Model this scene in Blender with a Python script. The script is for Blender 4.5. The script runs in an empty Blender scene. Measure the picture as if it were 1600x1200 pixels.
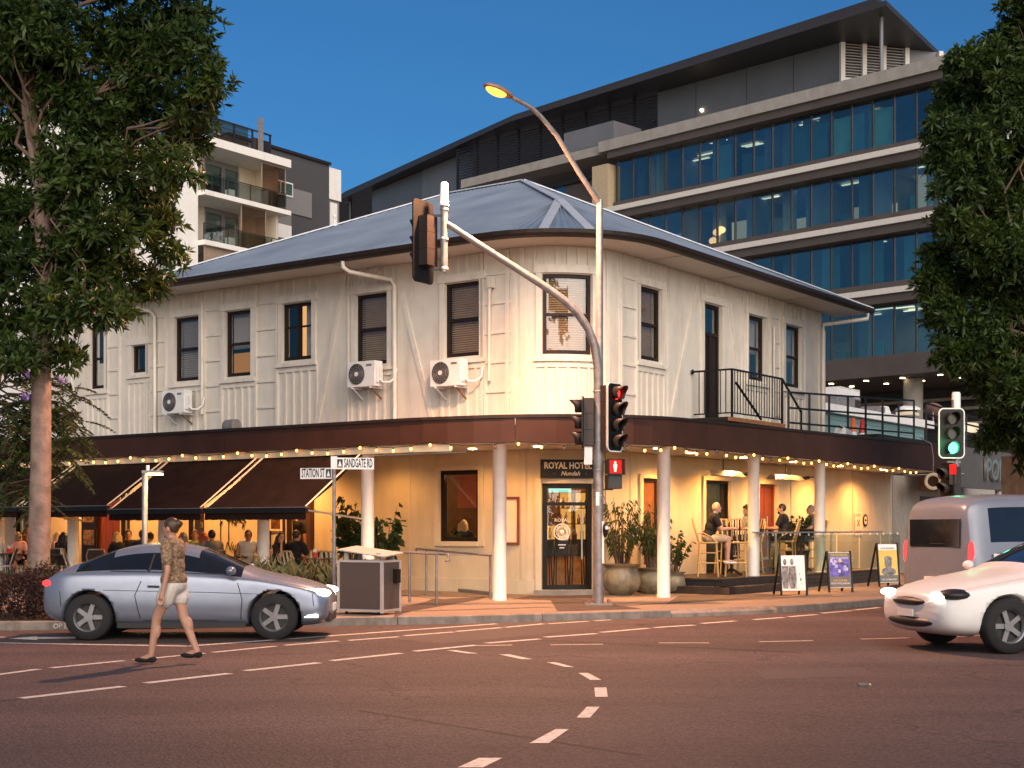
import bpy, math, random
import numpy as np
from mathutils import Vector, Matrix

R = random.Random(11)
NR = np.random.default_rng(5)
SC = bpy.context.scene
COL = SC.collection
rad = math.radians
PI = math.pi

# ------------------------------------------------------------------ camera
cam = bpy.data.cameras.new('camera')
cam.sensor_width = 36
cam.lens = 50.4
cam.shift_y = 0.1406
cam.clip_end = 3000
camo = bpy.data.objects.new('camera', cam)
camo.location = (0, 0, 1.5)
camo.rotation_euler = (rad(90), 0, 0)
COL.objects.link(camo)
SC.camera = camo

# ------------------------------------------------------------------ sky, dusk glow, exposure
SUN_AZ, SUN_EL = 160.0, 5.0
wd = bpy.data.worlds.new('World')
SC.world = wd
wd.use_nodes = True
_nt = wd.node_tree
_sky = _nt.nodes.new('ShaderNodeTexSky')
_sky.sky_type = 'NISHITA'
_sky.sun_disc = False
_sky.sun_elevation = rad(SUN_EL)
_sky.sun_rotation = rad(SUN_AZ)
_sky.air_density = 1.0
_sky.dust_density = 0.15
_sky.ozone_density = 5.0
_nt.links.new(_sky.outputs[0], _nt.nodes['Background'].inputs[0])
_nt.nodes['Background'].inputs[1].default_value = 0.14
sun = bpy.data.lights.new('sun', 'SUN')
sun.energy = 4.9
sun.angle = rad(75)
sun.color = (1.0, 0.85, 0.71)
suno = bpy.data.objects.new('sun', sun)
suno.rotation_euler = (rad(90 - 15), 0, rad(12))
COL.objects.link(suno)
SC.view_settings.view_transform = 'Standard'
SC.view_settings.look = 'None'
SC.view_settings.exposure = 0.36
SC.view_settings.gamma = 1
SC.render.engine = 'CYCLES'
SC.cycles.use_denoising = True
SC.cycles.max_bounces = 7
SC.cycles.diffuse_bounces = 3
SC.cycles.glossy_bounces = 3
SC.cycles.transmission_bounces = 4
SC.cycles.transparent_max_bounces = 10
SC.cycles.caustics_reflective = False
SC.cycles.caustics_refractive = False
SC.cycles.sample_clamp_indirect = 4

# ------------------------------------------------------------------ mesh builder
class MB:
    def __init__(s):
        s.V = []; s.F = []; s.S = []; s.M = []; s.mi = 0
    def add(s, vs, fs, smooth=False):
        b = len(s.V)
        s.V.extend(tuple(v) for v in vs)
        for f in fs:
            s.F.append(tuple(i + b for i in f)); s.S.append(smooth); s.M.append(s.mi)
        return s
    def boxb(s, x0, x1, y0, y1, z0, z1):
        return s.add([(x0,y0,z0),(x1,y0,z0),(x1,y1,z0),(x0,y1,z0),(x0,y0,z1),(x1,y0,z1),(x1,y1,z1),(x0,y1,z1)],
                     [(0,3,2,1),(4,5,6,7),(0,1,5,4),(1,2,6,5),(2,3,7,6),(3,0,4,7)])
    def box(s, cx, cy, cz, sx, sy, sz, rz=0, rx=0, ry=0):
        m = Matrix.Translation((cx,cy,cz)) @ Matrix.Rotation(rz,4,'Z') @ Matrix.Rotation(ry,4,'Y') @ Matrix.Rotation(rx,4,'X')
        x, y, z = sx/2, sy/2, sz/2
        vs = [m @ Vector(p) for p in [(-x,-y,-z),(x,-y,-z),(x,y,-z),(-x,y,-z),(-x,-y,z),(x,-y,z),(x,y,z),(-x,y,z)]]
        return s.add(vs, [(0,3,2,1),(4,5,6,7),(0,1,5,4),(1,2,6,5),(2,3,7,6),(3,0,4,7)])
    def bar(s, p0, p1, w, h):
        p0 = Vector(p0); p1 = Vector(p1); d = p1 - p0; L = d.length
        q = d.to_track_quat('X', 'Z').to_matrix().to_4x4()
        m = Matrix.Translation((p0 + p1) / 2) @ q
        x, y, z = L/2, w/2, h/2
        vs = [m @ Vector(p) for p in [(-x,-y,-z),(x,-y,-z),(x,y,-z),(-x,y,-z),(-x,-y,z),(x,-y,z),(x,y,z),(-x,y,z)]]
        return s.add(vs, [(0,3,2,1),(4,5,6,7),(0,1,5,4),(1,2,6,5),(2,3,7,6),(3,0,4,7)])
    def tube(s, pts, r, n=8, cap=True, closed=False):
        pts = [Vector(p) for p in pts]
        k = len(pts)
        rs = r if isinstance(r, (list, tuple)) else [r] * k
        up = None; rings = []
        for i, p in enumerate(pts):
            if closed: t = pts[(i+1) % k] - pts[i-1]
            else: t = pts[min(i+1, k-1)] - pts[max(i-1, 0)]
            t.normalize()
            if up is None:
                up = Vector((0,0,1)) if abs(t.z) < 0.9 else Vector((1,0,0))
            up = (up - t * up.dot(t))
            if up.length < 1e-5: up = t.orthogonal()
            up.normalize()
            w = t.cross(up)
            rings.append([p + (up * math.cos(2*PI*j/n) + w * math.sin(2*PI*j/n)) * rs[i] for j in range(n)])
        b = len(s.V)
        vs = [v for rg in rings for v in rg]; fs = []
        for i in range(k if closed else k-1):
            i2 = (i+1) % k
            for j in range(n):
                j2 = (j+1) % n
                fs.append((i*n+j, i*n+j2, i2*n+j2, i2*n+j))
        s.add(vs, fs, True)
        if cap and not closed:
            s.add(rings[0], [tuple(range(n-1,-1,-1))]); s.add(rings[-1], [tuple(range(n))])
        return s
    def cyl(s, p0, p1, r0, r1=None, n=12, cap=True):
        return s.tube([p0, p1], [r0, r0 if r1 is None else r1], n, cap)
    def lathe(s, prof, n=20, c=(0,0,0), sx=1, sy=1, caps=True):
        vs = []; fs = []; k = len(prof)
        for r, z in prof:
            for j in range(n):
                a = 2*PI*j/n
                vs.append((c[0]+r*sx*math.cos(a), c[1]+r*sy*math.sin(a), c[2]+z))
        for i in range(k-1):
            for j in range(n):
                j2 = (j+1) % n
                fs.append((i*n+j, i*n+j2, (i+1)*n+j2, (i+1)*n+j))
        s.add(vs, fs, True)
        if caps and prof[0][0] > 1e-4: s.add(vs[:n], [tuple(range(n-1,-1,-1))])
        if caps and prof[-1][0] > 1e-4: s.add(vs[-n:], [tuple(range(n))])
        return s
    def ell(s, c, r, nu=12, nv=8, rot=None):
        if not isinstance(r, (tuple, list)): r = (r, r, r)
        vs = []; fs = []
        for i in range(nv+1):
            th = PI * i / nv
            for j in range(nu):
                ph = 2*PI*j/nu
                v = Vector((r[0]*math.sin(th)*math.cos(ph), r[1]*math.sin(th)*math.sin(ph), -r[2]*math.cos(th)))
                if rot is not None: v = rot @ v
                vs.append(v + Vector(c))
        for i in range(nv):
            for j in range(nu):
                j2 = (j+1) % nu
                fs.append((i*nu+j, i*nu+j2, (i+1)*nu+j2, (i+1)*nu+j))
        return s.add(vs, fs, True)
    def prism(s, poly, z0, z1):
        n = len(poly)
        ar = sum(poly[i][0]*poly[(i+1)%n][1]-poly[(i+1)%n][0]*poly[i][1] for i in range(n))
        if ar < 0: poly = poly[::-1]
        vs = [(p[0],p[1],z0) for p in poly] + [(p[0],p[1],z1) for p in poly]
        fs = [tuple(range(n-1,-1,-1)), tuple(range(n,2*n))] + [(i,(i+1)%n,n+(i+1)%n,n+i) for i in range(n)]
        return s.add(vs, fs)
    def sheet(s, poly, z):
        n = len(poly)
        ar = sum(poly[i][0]*poly[(i+1)%n][1]-poly[(i+1)%n][0]*poly[i][1] for i in range(n))
        if ar < 0: poly = poly[::-1]
        return s.add([(p[0],p[1],z) for p in poly], [tuple(range(n))])
    def cap(s, p0, p1, r0, r1, n=10):
        s.tube([p0,p1],[r0,r1],n,True); s.ell(p0,r0,n,6); s.ell(p1,r1,n,6); return s
    def xf(s, m, start=0):
        s.V = s.V[:start] + [tuple(m @ Vector(v)) for v in s.V[start:]]
        return s
    def mesh(s, name, mat):
        me = bpy.data.meshes.new(name)
        me.from_pydata(s.V, [], s.F)
        mats = mat if isinstance(mat, (list, tuple)) else [mat]
        for m in mats: me.materials.append(m)
        me.polygons.foreach_set('use_smooth', s.S)
        if len(mats) > 1: me.polygons.foreach_set('material_index', s.M)
        me.update()
        return me
    def build(s, name, mat, parent=None, off=None):
        if off is not None:
            o3 = Vector(off); s.V = [tuple(Vector(v) - o3) for v in s.V]
        o = bpy.data.objects.new(name, s.mesh(name, mat))
        COL.objects.link(o)
        if parent is not None: o.parent = parent
        return o

def np_mesh(name, V, F, mat, parent=None, smooth=False):
    """V (n,3), F (m,4) or (m,3) numpy"""
    me = bpy.data.meshes.new(name)
    k = F.shape[1]; m = F.shape[0]
    me.vertices.add(len(V)); me.vertices.foreach_set('co', np.ascontiguousarray(V, dtype=np.float32).ravel())
    me.loops.add(m*k); me.loops.foreach_set('vertex_index', np.ascontiguousarray(F, dtype=np.int32).ravel())
    me.polygons.add(m)
    me.polygons.foreach_set('loop_start', np.arange(0, m*k, k, dtype=np.int32))
    me.polygons.foreach_set('loop_total', np.full(m, k, dtype=np.int32))
    me.update(calc_edges=True)
    me.materials.append(mat)
    o = bpy.data.objects.new(name, me); COL.objects.link(o)
    if parent is not None: o.parent = parent
    return o

def thing(name, label, cat, loc=(0,0,0), rz=0, group=None):
    o = bpy.data.objects.new(name, None); COL.objects.link(o)
    o.empty_display_size = 0.1
    o.location = loc; o.rotation_euler = (0,0,rz)
    o['label'] = label; o['category'] = cat
    if group: o['group'] = group
    return o
def tag(o, label, cat, group=None):
    o['label'] = label; o['category'] = cat
    if group: o['group'] = group
    return o
def struct(o):
    o['kind'] = 'structure'; return o
def stuff(o):
    o['kind'] = 'stuff'; return o
def dup(root, loc, rz, label, group=None):
    r = root.copy(); COL.objects.link(r); r.location = loc; r.rotation_euler = (0,0,rz); r['label'] = label
    if group: r['group'] = group
    for ch in list(root.children):
        c = ch.copy(); COL.objects.link(c); c.parent = r
        for g in ch.children:
            d = g.copy(); COL.objects.link(d); d.parent = c
    return r
def share(me, name, parent, loc, rz=0, sc=(1,1,1)):
    o = bpy.data.objects.new(name, me); COL.objects.link(o); o.parent = parent
    o.location = loc; o.rotation_euler = (0,0,rz); o.scale = sc
    return o

# ------------------------------------------------------------------ materials
def mat(name, col, rough=0.6, metal=0.0, var=0.12, nscale=6.0, bump=0.0, bscale=60.0, spec=0.5, emit=None, estr=0.0, island=0.0, dirt=None, dscale=0.6, damt=0.0, stretch=None):
    m = bpy.data.materials.new(name); m.use_nodes = True
    nt = m.node_tree; N = nt.nodes; L = nt.links
    b = N['Principled BSDF']
    b.inputs['Roughness'].default_value = rough
    b.inputs['Metallic'].default_value = metal
    b.inputs['Specular IOR Level'].default_value = spec
    geo = N.new('ShaderNodeNewGeometry')
    vec = geo.outputs['Position']
    if stretch:
        mp = N.new('ShaderNodeMapping'); mp.inputs['Scale'].default_value = stretch
        L.new(vec, mp.inputs['Vector']); vec = mp.outputs[0]
    no = N.new('ShaderNodeTexNoise'); no.inputs['Scale'].default_value = nscale; no.inputs['Detail'].default_value = 5
    L.new(vec, no.inputs['Vector'])
    mr = N.new('ShaderNodeMapRange')
    mr.inputs['From Min'].default_value = 0.3; mr.inputs['From Max'].default_value = 0.7
    mr.inputs['To Min'].default_value = 1 - var; mr.inputs['To Max'].default_value = 1 + var
    L.new(no.outputs['Fac'], mr.inputs['Value'])
    fac = mr.outputs[0]
    if island:
        m2 = N.new('ShaderNodeMapRange'); m2.inputs['To Min'].default_value = 1 - island; m2.inputs['To Max'].default_value = 1 + island
        L.new(geo.outputs['Random Per Island'], m2.inputs['Value'])
        mm = N.new('ShaderNodeMath'); mm.operation = 'MULTIPLY'; L.new(fac, mm.inputs[0]); L.new(m2.outputs[0], mm.inputs[1]); fac = mm.outputs[0]
    vm = N.new('ShaderNodeVectorMath'); vm.operation = 'SCALE'
    vm.inputs[0].default_value = col[:3]
    L.new(fac, vm.inputs['Scale'])
    cout = vm.outputs[0]
    if dirt:
        n2 = N.new('ShaderNodeTexNoise'); n2.inputs['Scale'].default_value = dscale; n2.inputs['Detail'].default_value = 8; n2.inputs['Roughness'].default_value = 0.65
        mpd = N.new('ShaderNodeMapping'); mpd.inputs['Scale'].default_value = (3, 3, 0.5); L.new(geo.outputs['Position'], mpd.inputs['Vector']); L.new(mpd.outputs[0], n2.inputs['Vector'])
        m3 = N.new('ShaderNodeMapRange'); m3.inputs['From Min'].default_value = 0.5; m3.inputs['From Max'].default_value = 0.75; m3.inputs['To Max'].default_value = damt
        L.new(n2.outputs['Fac'], m3.inputs['Value'])
        mx = N.new('ShaderNodeMix'); mx.data_type = 'RGBA'
        L.new(m3.outputs[0], mx.inputs['Factor']); L.new(cout, mx.inputs['A']); mx.inputs['B'].default_value = (*dirt, 1)
        cout = mx.outputs['Result']
    L.new(cout, b.inputs['Base Color'])
    if bump:
        nb = N.new('ShaderNodeTexNoise'); nb.inputs['Scale'].default_value = bscale; nb.inputs['Detail'].default_value = 4
        L.new(vec, nb.inputs['Vector'])
        bp = N.new('ShaderNodeBump'); bp.inputs['Strength'].default_value = bump; bp.inputs['Distance'].default_value = 0.02
        L.new(nb.outputs['Fac'], bp.inputs['Height']); L.new(bp.outputs[0], b.inputs['Normal'])
    if emit:
        b.inputs['Emission Color'].default_value = (*emit, 1); b.inputs['Emission Strength'].default_value = estr
    return m
def emat(name, col, s):
    m = bpy.data.materials.new(name); m.use_nodes = True
    nt = m.node_tree; nt.nodes.clear()
    e = nt.nodes.new('ShaderNodeEmission'); e.inputs[0].default_value = (*col, 1); e.inputs[1].default_value = s
    o = nt.nodes.new('ShaderNodeOutputMaterial'); nt.links.new(e.outputs[0], o.inputs[0])
    return m
def glass(name, tint=(0.8,0.85,0.85), refl=0.14, rough=0.01, gcol=(1,1,1)):
    m = bpy.data.materials.new(name); m.use_nodes = True
    nt = m.node_tree; N = nt.nodes; L = nt.links; N.clear()
    o = N.new('ShaderNodeOutputMaterial'); t = N.new('ShaderNodeBsdfTransparent'); g = N.new('ShaderNodeBsdfGlossy')
    t.inputs[0].default_value = (*tint, 1); g.inputs['Roughness'].default_value = rough; g.inputs[0].default_value = (*gcol, 1)
    fr = N.new('ShaderNodeLayerWeight'); fr.inputs[0].default_value = 0.5
    pw = N.new('ShaderNodeMath'); pw.operation = 'POWER'; pw.inputs[1].default_value = 4; L.new(fr.outputs['Facing'], pw.inputs[0])
    a = N.new('ShaderNodeMath'); a.operation = 'MULTIPLY_ADD'; a.use_clamp = True; a.inputs[1].default_value = 0.8; a.inputs[2].default_value = refl
    no = N.new('ShaderNodeTexNoise'); no.inputs['Scale'].default_value = 1.1
    geo = N.new('ShaderNodeNewGeometry'); L.new(geo.outputs['Position'], no.inputs['Vector'])
    bp = N.new('ShaderNodeBump'); bp.inputs['Strength'].default_value = 0.06; bp.inputs['Distance'].default_value = 0.02
    L.new(no.outputs['Fac'], bp.inputs['Height']); L.new(bp.outputs[0], g.inputs['Normal'])
    L.new(pw.outputs[0], a.inputs[0])
    mx = N.new('ShaderNodeMixShader'); L.new(a.outputs[0], mx.inputs[0]); L.new(t.outputs[0], mx.inputs[1]); L.new(g.outputs[0], mx.inputs[2])
    L.new(mx.outputs[0], o.inputs[0])
    return m
def leafmat(name, col, col2, rough=0.45):
    m = bpy.data.materials.new(name); m.use_nodes = True
    nt = m.node_tree; N = nt.nodes; L = nt.links
    b = N['Principled BSDF']; b.inputs['Roughness'].default_value = rough; b.inputs['Specular IOR Level'].default_value = 0.3
    geo = N.new('ShaderNodeNewGeometry')
    no = N.new('ShaderNodeTexNoise'); no.inputs['Scale'].default_value = 0.9; no.inputs['Detail'].default_value = 4
    L.new(geo.outputs['Position'], no.inputs['Vector'])
    ad = N.new('ShaderNodeMath'); ad.operation = 'MULTIPLY_ADD'; ad.inputs[1].default_value = 0.65
    L.new(geo.outputs['Random Per Island'], ad.inputs[0])
    mr = N.new('ShaderNodeMapRange'); mr.inputs['From Min'].default_value = 0.35; mr.inputs['From Max'].default_value = 0.7; mr.inputs['To Max'].default_value = 0.5
    L.new(no.outputs['Fac'], mr.inputs['Value']); L.new(mr.outputs[0], ad.inputs[2])
    mx = N.new('ShaderNodeMix'); mx.data_type = 'RGBA'
    L.new(ad.outputs[0], mx.inputs['Factor']); mx.inputs['A'].default_value = (*col, 1); mx.inputs['B'].default_value = (*col2, 1)
    L.new(mx.outputs['Result'], b.inputs['Base Color'])
    tr = N.new('ShaderNodeBsdfTranslucent'); L.new(mx.outputs['Result'], tr.inputs[0])
    ms = N.new('ShaderNodeMixShader'); ms.inputs[0].default_value = 0.25
    L.new(b.outputs[0], ms.inputs[1]); L.new(tr.outputs[0], ms.inputs[2])
    L.new(ms.outputs[0], N['Material Output'].inputs[0])
    return m

M = {}
M['wall'] = mat('painted_wall', (0.66,0.61,0.53), 0.55, var=0.05, nscale=2.5, bump=0.05, bscale=30, dirt=(0.36,0.30,0.23), dscale=1.1, damt=0.42)
M['trim'] = mat('painted_timber', (0.68,0.63,0.55), 0.5, var=0.05, nscale=5, bump=0.08, bscale=40, dirt=(0.34,0.28,0.21), dscale=1.4, damt=0.45)
M['soffit'] = mat('painted_soffit', (0.62,0.58,0.52), 0.6, var=0.05)
M['fascia'] = mat('brown_metal', (0.046,0.018,0.011), 0.6, var=0.2, nscale=1.5, spec=0.3)
M['gutter'] = mat('dark_gutter', (0.022,0.014,0.012), 0.45, var=0.15, spec=0.3)
M['sash'] = mat('dark_sash', (0.016,0.010,0.008), 0.5, var=0.2, spec=0.25)
M['glass'] = glass('window_glass', (0.9,0.9,0.9), refl=0.05)
M['doorglass'] = glass('door_glass', (0.9,0.92,0.9), refl=0.03)
M['blind'] = mat('timber_blind', (0.55,0.36,0.17), 0.5, var=0.1)
M['blindpale'] = mat('pale_blind', (0.55,0.48,0.42), 0.6, var=0.05)
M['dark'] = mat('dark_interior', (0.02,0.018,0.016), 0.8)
M['black'] = mat('black_paint', (0.008,0.0075,0.0075), 0.45, var=0.2, spec=0.3)
M['blackrough'] = mat('matt_black', (0.015,0.014,0.015), 0.75, var=0.2)
M['galv'] = mat('galvanised_steel', (0.27,0.25,0.25), 0.45, 0.4, var=0.22, nscale=9, bump=0.05, dirt=(0.16,0.11,0.09), dscale=2, damt=0.5)
M['steel'] = mat('stainless', (0.55,0.54,0.52), 0.3, 0.85, var=0.08)
M['white'] = mat('white_paint', (0.75,0.74,0.72), 0.45, var=0.06, dirt=(0.4,0.36,0.3), damt=0.3)
M['column'] = mat('column_paint', (0.76,0.73,0.68), 0.45, var=0.05, bump=0.03, dirt=(0.4,0.35,0.3), dscale=1.0, damt=0.3)
M['concrete'] = mat('concrete', (0.30,0.27,0.24), 0.85, var=0.22, nscale=4, bump=0.3, bscale=50, dirt=(0.12,0.1,0.09), dscale=1.3, damt=0.6)
M['kerb'] = mat('kerb_concrete', (0.24,0.20,0.17), 0.85, var=0.25, nscale=5, bump=0.3, bscale=40, dirt=(0.07,0.055,0.045), dscale=1.2, damt=0.7)
M['paint'] = mat('road_paint', (0.66,0.62,0.57), 0.6, var=0.2, nscale=16, dirt=(0.20,0.15,0.13), dscale=5, damt=0.85)
M['paintold'] = mat('worn_road_paint', (0.58,0.50,0.40), 0.6, var=0.2, nscale=14, dirt=(0.15,0.11,0.1), dscale=8, damt=0.7)
M['timber'] = mat('red_timber', (0.20,0.045,0.02), 0.35, var=0.25, nscale=8, stretch=(6,6,0.6))
M['timberdk'] = mat('dark_timber', (0.045,0.02,0.012), 0.35, var=0.25, nscale=8, stretch=(6,6,0.6))
M['deck'] = mat('deck_timber', (0.045,0.032,0.026), 0.5, var=0.3, nscale=5, bump=0.1)
M['rattan'] = mat('rattan', (0.52,0.33,0.13), 0.4, var=0.2, nscale=40)
M['rattandk'] = mat('dark_weave', (0.03,0.02,0.015), 0.5, var=0.2)
M['canvas'] = mat('brown_canvas', (0.016,0.008,0.0055), 0.9, var=0.25, nscale=3, bump=0.1, bscale=120, spec=0.1)
M['rail'] = mat('black_rail', (0.007,0.007,0.008), 0.5, var=0.15, spec=0.25)
M['rust'] = mat('rusty_edge', (0.22,0.09,0.035), 0.7, var=0.35, nscale=10)
M['signwhite'] = mat('sign_white', (0.78,0.78,0.76), 0.4, var=0.03)
M['red'] = mat('red_plastic', (0.55,0.03,0.02), 0.4)
M['orange'] = mat('orange_plastic', (0.75,0.16,0.03), 0.4)
M['cream'] = mat('cream_letter', (0.75,0.66,0.48), 0.5, var=0.03)
M['skin'] = mat('skin', (0.50,0.27,0.18), 0.5, var=0.06, nscale=20)
M['skindk'] = mat('tanned_skin', (0.38,0.19,0.12), 0.5, var=0.06, nscale=20)
M['hairdk'] = mat('dark_hair', (0.018,0.012,0.01), 0.45, var=0.3, nscale=60)
M['hairbr'] = mat('brown_hair', (0.07,0.035,0.018), 0.45, var=0.3, nscale=60)
M['hairbl'] = mat('blonde_hair', (0.55,0.40,0.20), 0.45, var=0.2, nscale=60)
M['hairrd'] = mat('red_hair', (0.42,0.07,0.02), 0.45, var=0.2, nscale=60)
M['hairgr'] = mat('grey_hair', (0.22,0.19,0.17), 0.5, var=0.2, nscale=60)
M['clblack'] = mat('black_cloth', (0.009,0.0085,0.0095), 0.9, var=0.2, nscale=10)
M['clgrey'] = mat('grey_cloth', (0.16,0.16,0.15), 0.85, var=0.15, nscale=10)
M['clwhite'] = mat('white_cloth', (0.68,0.62,0.56), 0.85, var=0.08, nscale=10)
M['cltan'] = mat('tan_cloth', (0.45,0.33,0.22), 0.85, var=0.12, nscale=10)
M['clnavy'] = mat('navy_cloth', (0.03,0.035,0.06), 0.85, var=0.2, nscale=10)
M['clgreen'] = mat('green_cloth', (0.35,0.40,0.2), 0.85, var=0.12, nscale=10)
M['clpink'] = mat('pink_cloth', (0.55,0.3,0.28), 0.85, var=0.12, nscale=10)
M['leafA'] = leafmat('penda_leaf', (0.008,0.024,0.007), (0.062,0.098,0.016))
M['leafB'] = leafmat('fern_leaf', (0.018,0.04,0.012), (0.07,0.10,0.025))
M['leafC'] = leafmat('pot_leaf', (0.02,0.045,0.012), (0.06,0.09,0.025))
M['leafD'] = leafmat('hedge_leaf', (0.022,0.013,0.012), (0.085,0.042,0.036))
M['leafE'] = leafmat('strap_leaf', (0.10,0.12,0.05), (0.30,0.30,0.16))
M['leafF'] = leafmat('dry_leaf', (0.10,0.05,0.02), (0.20,0.12,0.05))
M['bark'] = mat('bark', (0.23,0.155,0.125), 0.85, var=0.35, nscale=5, bump=0.8, bscale=14, dirt=(0.10,0.07,0.055), dscale=1.6, damt=0.7)
M['barkdk'] = mat('dark_bark', (0.12,0.075,0.05), 0.85, var=0.25, nscale=3, bump=0.3, bscale=14)
M['soil'] = mat('soil', (0.05,0.03,0.02), 0.9, var=0.3, bump=0.4)
# ------------------------------------------------------------------ measuring helpers (real distances read off the photograph)
F_ = 2240.0
def gp(px, py, z=0.0):
    Y = F_ * (1.5 - z) / (py - 825.0)
    return ((px - 800) / F_ * Y, Y)
def at(px, py, Y):
    return Vector(((px - 800) / F_ * Y, Y, 1.5 - (py - 825) / F_ * Y))
def zz(py, Y): return 1.5 - (py - 825) / F_ * Y

C0 = Vector((1.288, 29.0, 0))
ang = rad(-35.7)
dR = Vector((-math.sin(ang) , math.cos(ang), 0))      # along the right facade, away from the corner
dL = Vector((-math.cos(ang), -math.sin(ang), 0))      # along the left facade, away from the corner
nL, nR = -dR, -dL
def RF(s, out=0.0, z=0.0): return C0 + dR * s + nR * out + Vector((0,0,z))
def LF(s, out=0.0, z=0.0): return C0 + dL * s + nL * out + Vector((0,0,z))
def sL(px, out=0.0):
    p = LF(0, out); k = (px - 800) / F_
    return (p.x - k * p.y) / (-dL.x + k * dL.y)
def sR(px, out=0.0):
    p = RF(0, out); k = (px - 800) / F_
    return (k * p.y - p.x) / (dR.x - k * dR.y)
TL = ang                    # rotation of a thing whose x runs right along the left facade and whose -y faces the street
TR = ang + PI/2
TD = ang + PI/4

class Wall:
    """rounded corner: u runs left to right along the wall, d outward, z up"""
    def __init__(s, c, r):
        s.c = c; s.r = r; s.a = r * PI / 4; s.o = c + (dL + dR) * r
    def uL(s, d): return -(s.a + (d - s.r))
    def uR(s, d): return s.a + (d - s.r)
    def pt(s, u, d, z):
        if u < -s.a: p = s.o + dL * (-s.a - u) + nL * (s.r + d)
        elif u > s.a: p = s.o + dR * (u - s.a) + nR * (s.r + d)
        else:
            f = u / s.r + PI/4
            n = nL * math.cos(f) + nR * math.sin(f)
            p = s.o + n * (s.r + d)
        return Vector((p.x, p.y, z))
    def us(s, u0, u1):
        out = [u0]
        for k in range(13):
            u = -s.a + 2 * s.a * k / 12
            if u0 + 0.01 < u < u1 - 0.01: out.append(u)
        return out + [u1]
    def box(s, mb, u0, u1, d0, d1, z0, z1):
        us = s.us(u0, u1); vs = []; fs = []; n = len(us)
        for u in us:
            vs += [s.pt(u,d0,z0), s.pt(u,d1,z0), s.pt(u,d1,z1), s.pt(u,d0,z1)]
        for i in range(n-1):
            for j in range(4):
                j2 = (j+1) % 4
                fs.append((4*i+j, 4*i+j2, 4*i+4+j2, 4*i+4+j))
        fs += [(3,2,1,0), (4*n-4, 4*n-3, 4*n-2, 4*n-1)]
        mb.add(vs, fs); return mb
    def boxv(s, mb, u0, u1, d0, d1, fz0, fz1):
        us = s.us(u0, u1); vs = []; fs = []; n = len(us)
        for u in us: vs += [s.pt(u,d0,fz0(u)), s.pt(u,d1,fz0(u)), s.pt(u,d1,fz1(u)), s.pt(u,d0,fz1(u))]
        for i in range(n-1):
            for j in range(4):
                j2 = (j+1) % 4
                fs.append((4*i+j, 4*i+j2, 4*i+4+j2, 4*i+4+j))
        fs += [(3,2,1,0), (4*n-4, 4*n-3, 4*n-2, 4*n-1)]
        mb.add(vs, fs); return mb
    def line(s, d, u0, u1): return [s.pt(u, d, 0) for u in s.us(u0, u1)]
W = Wall(C0, 1.64)
WA = Wall(Vector((1.106, 25.31, 0)), 4.0)      # outer edge of the street awning

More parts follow.
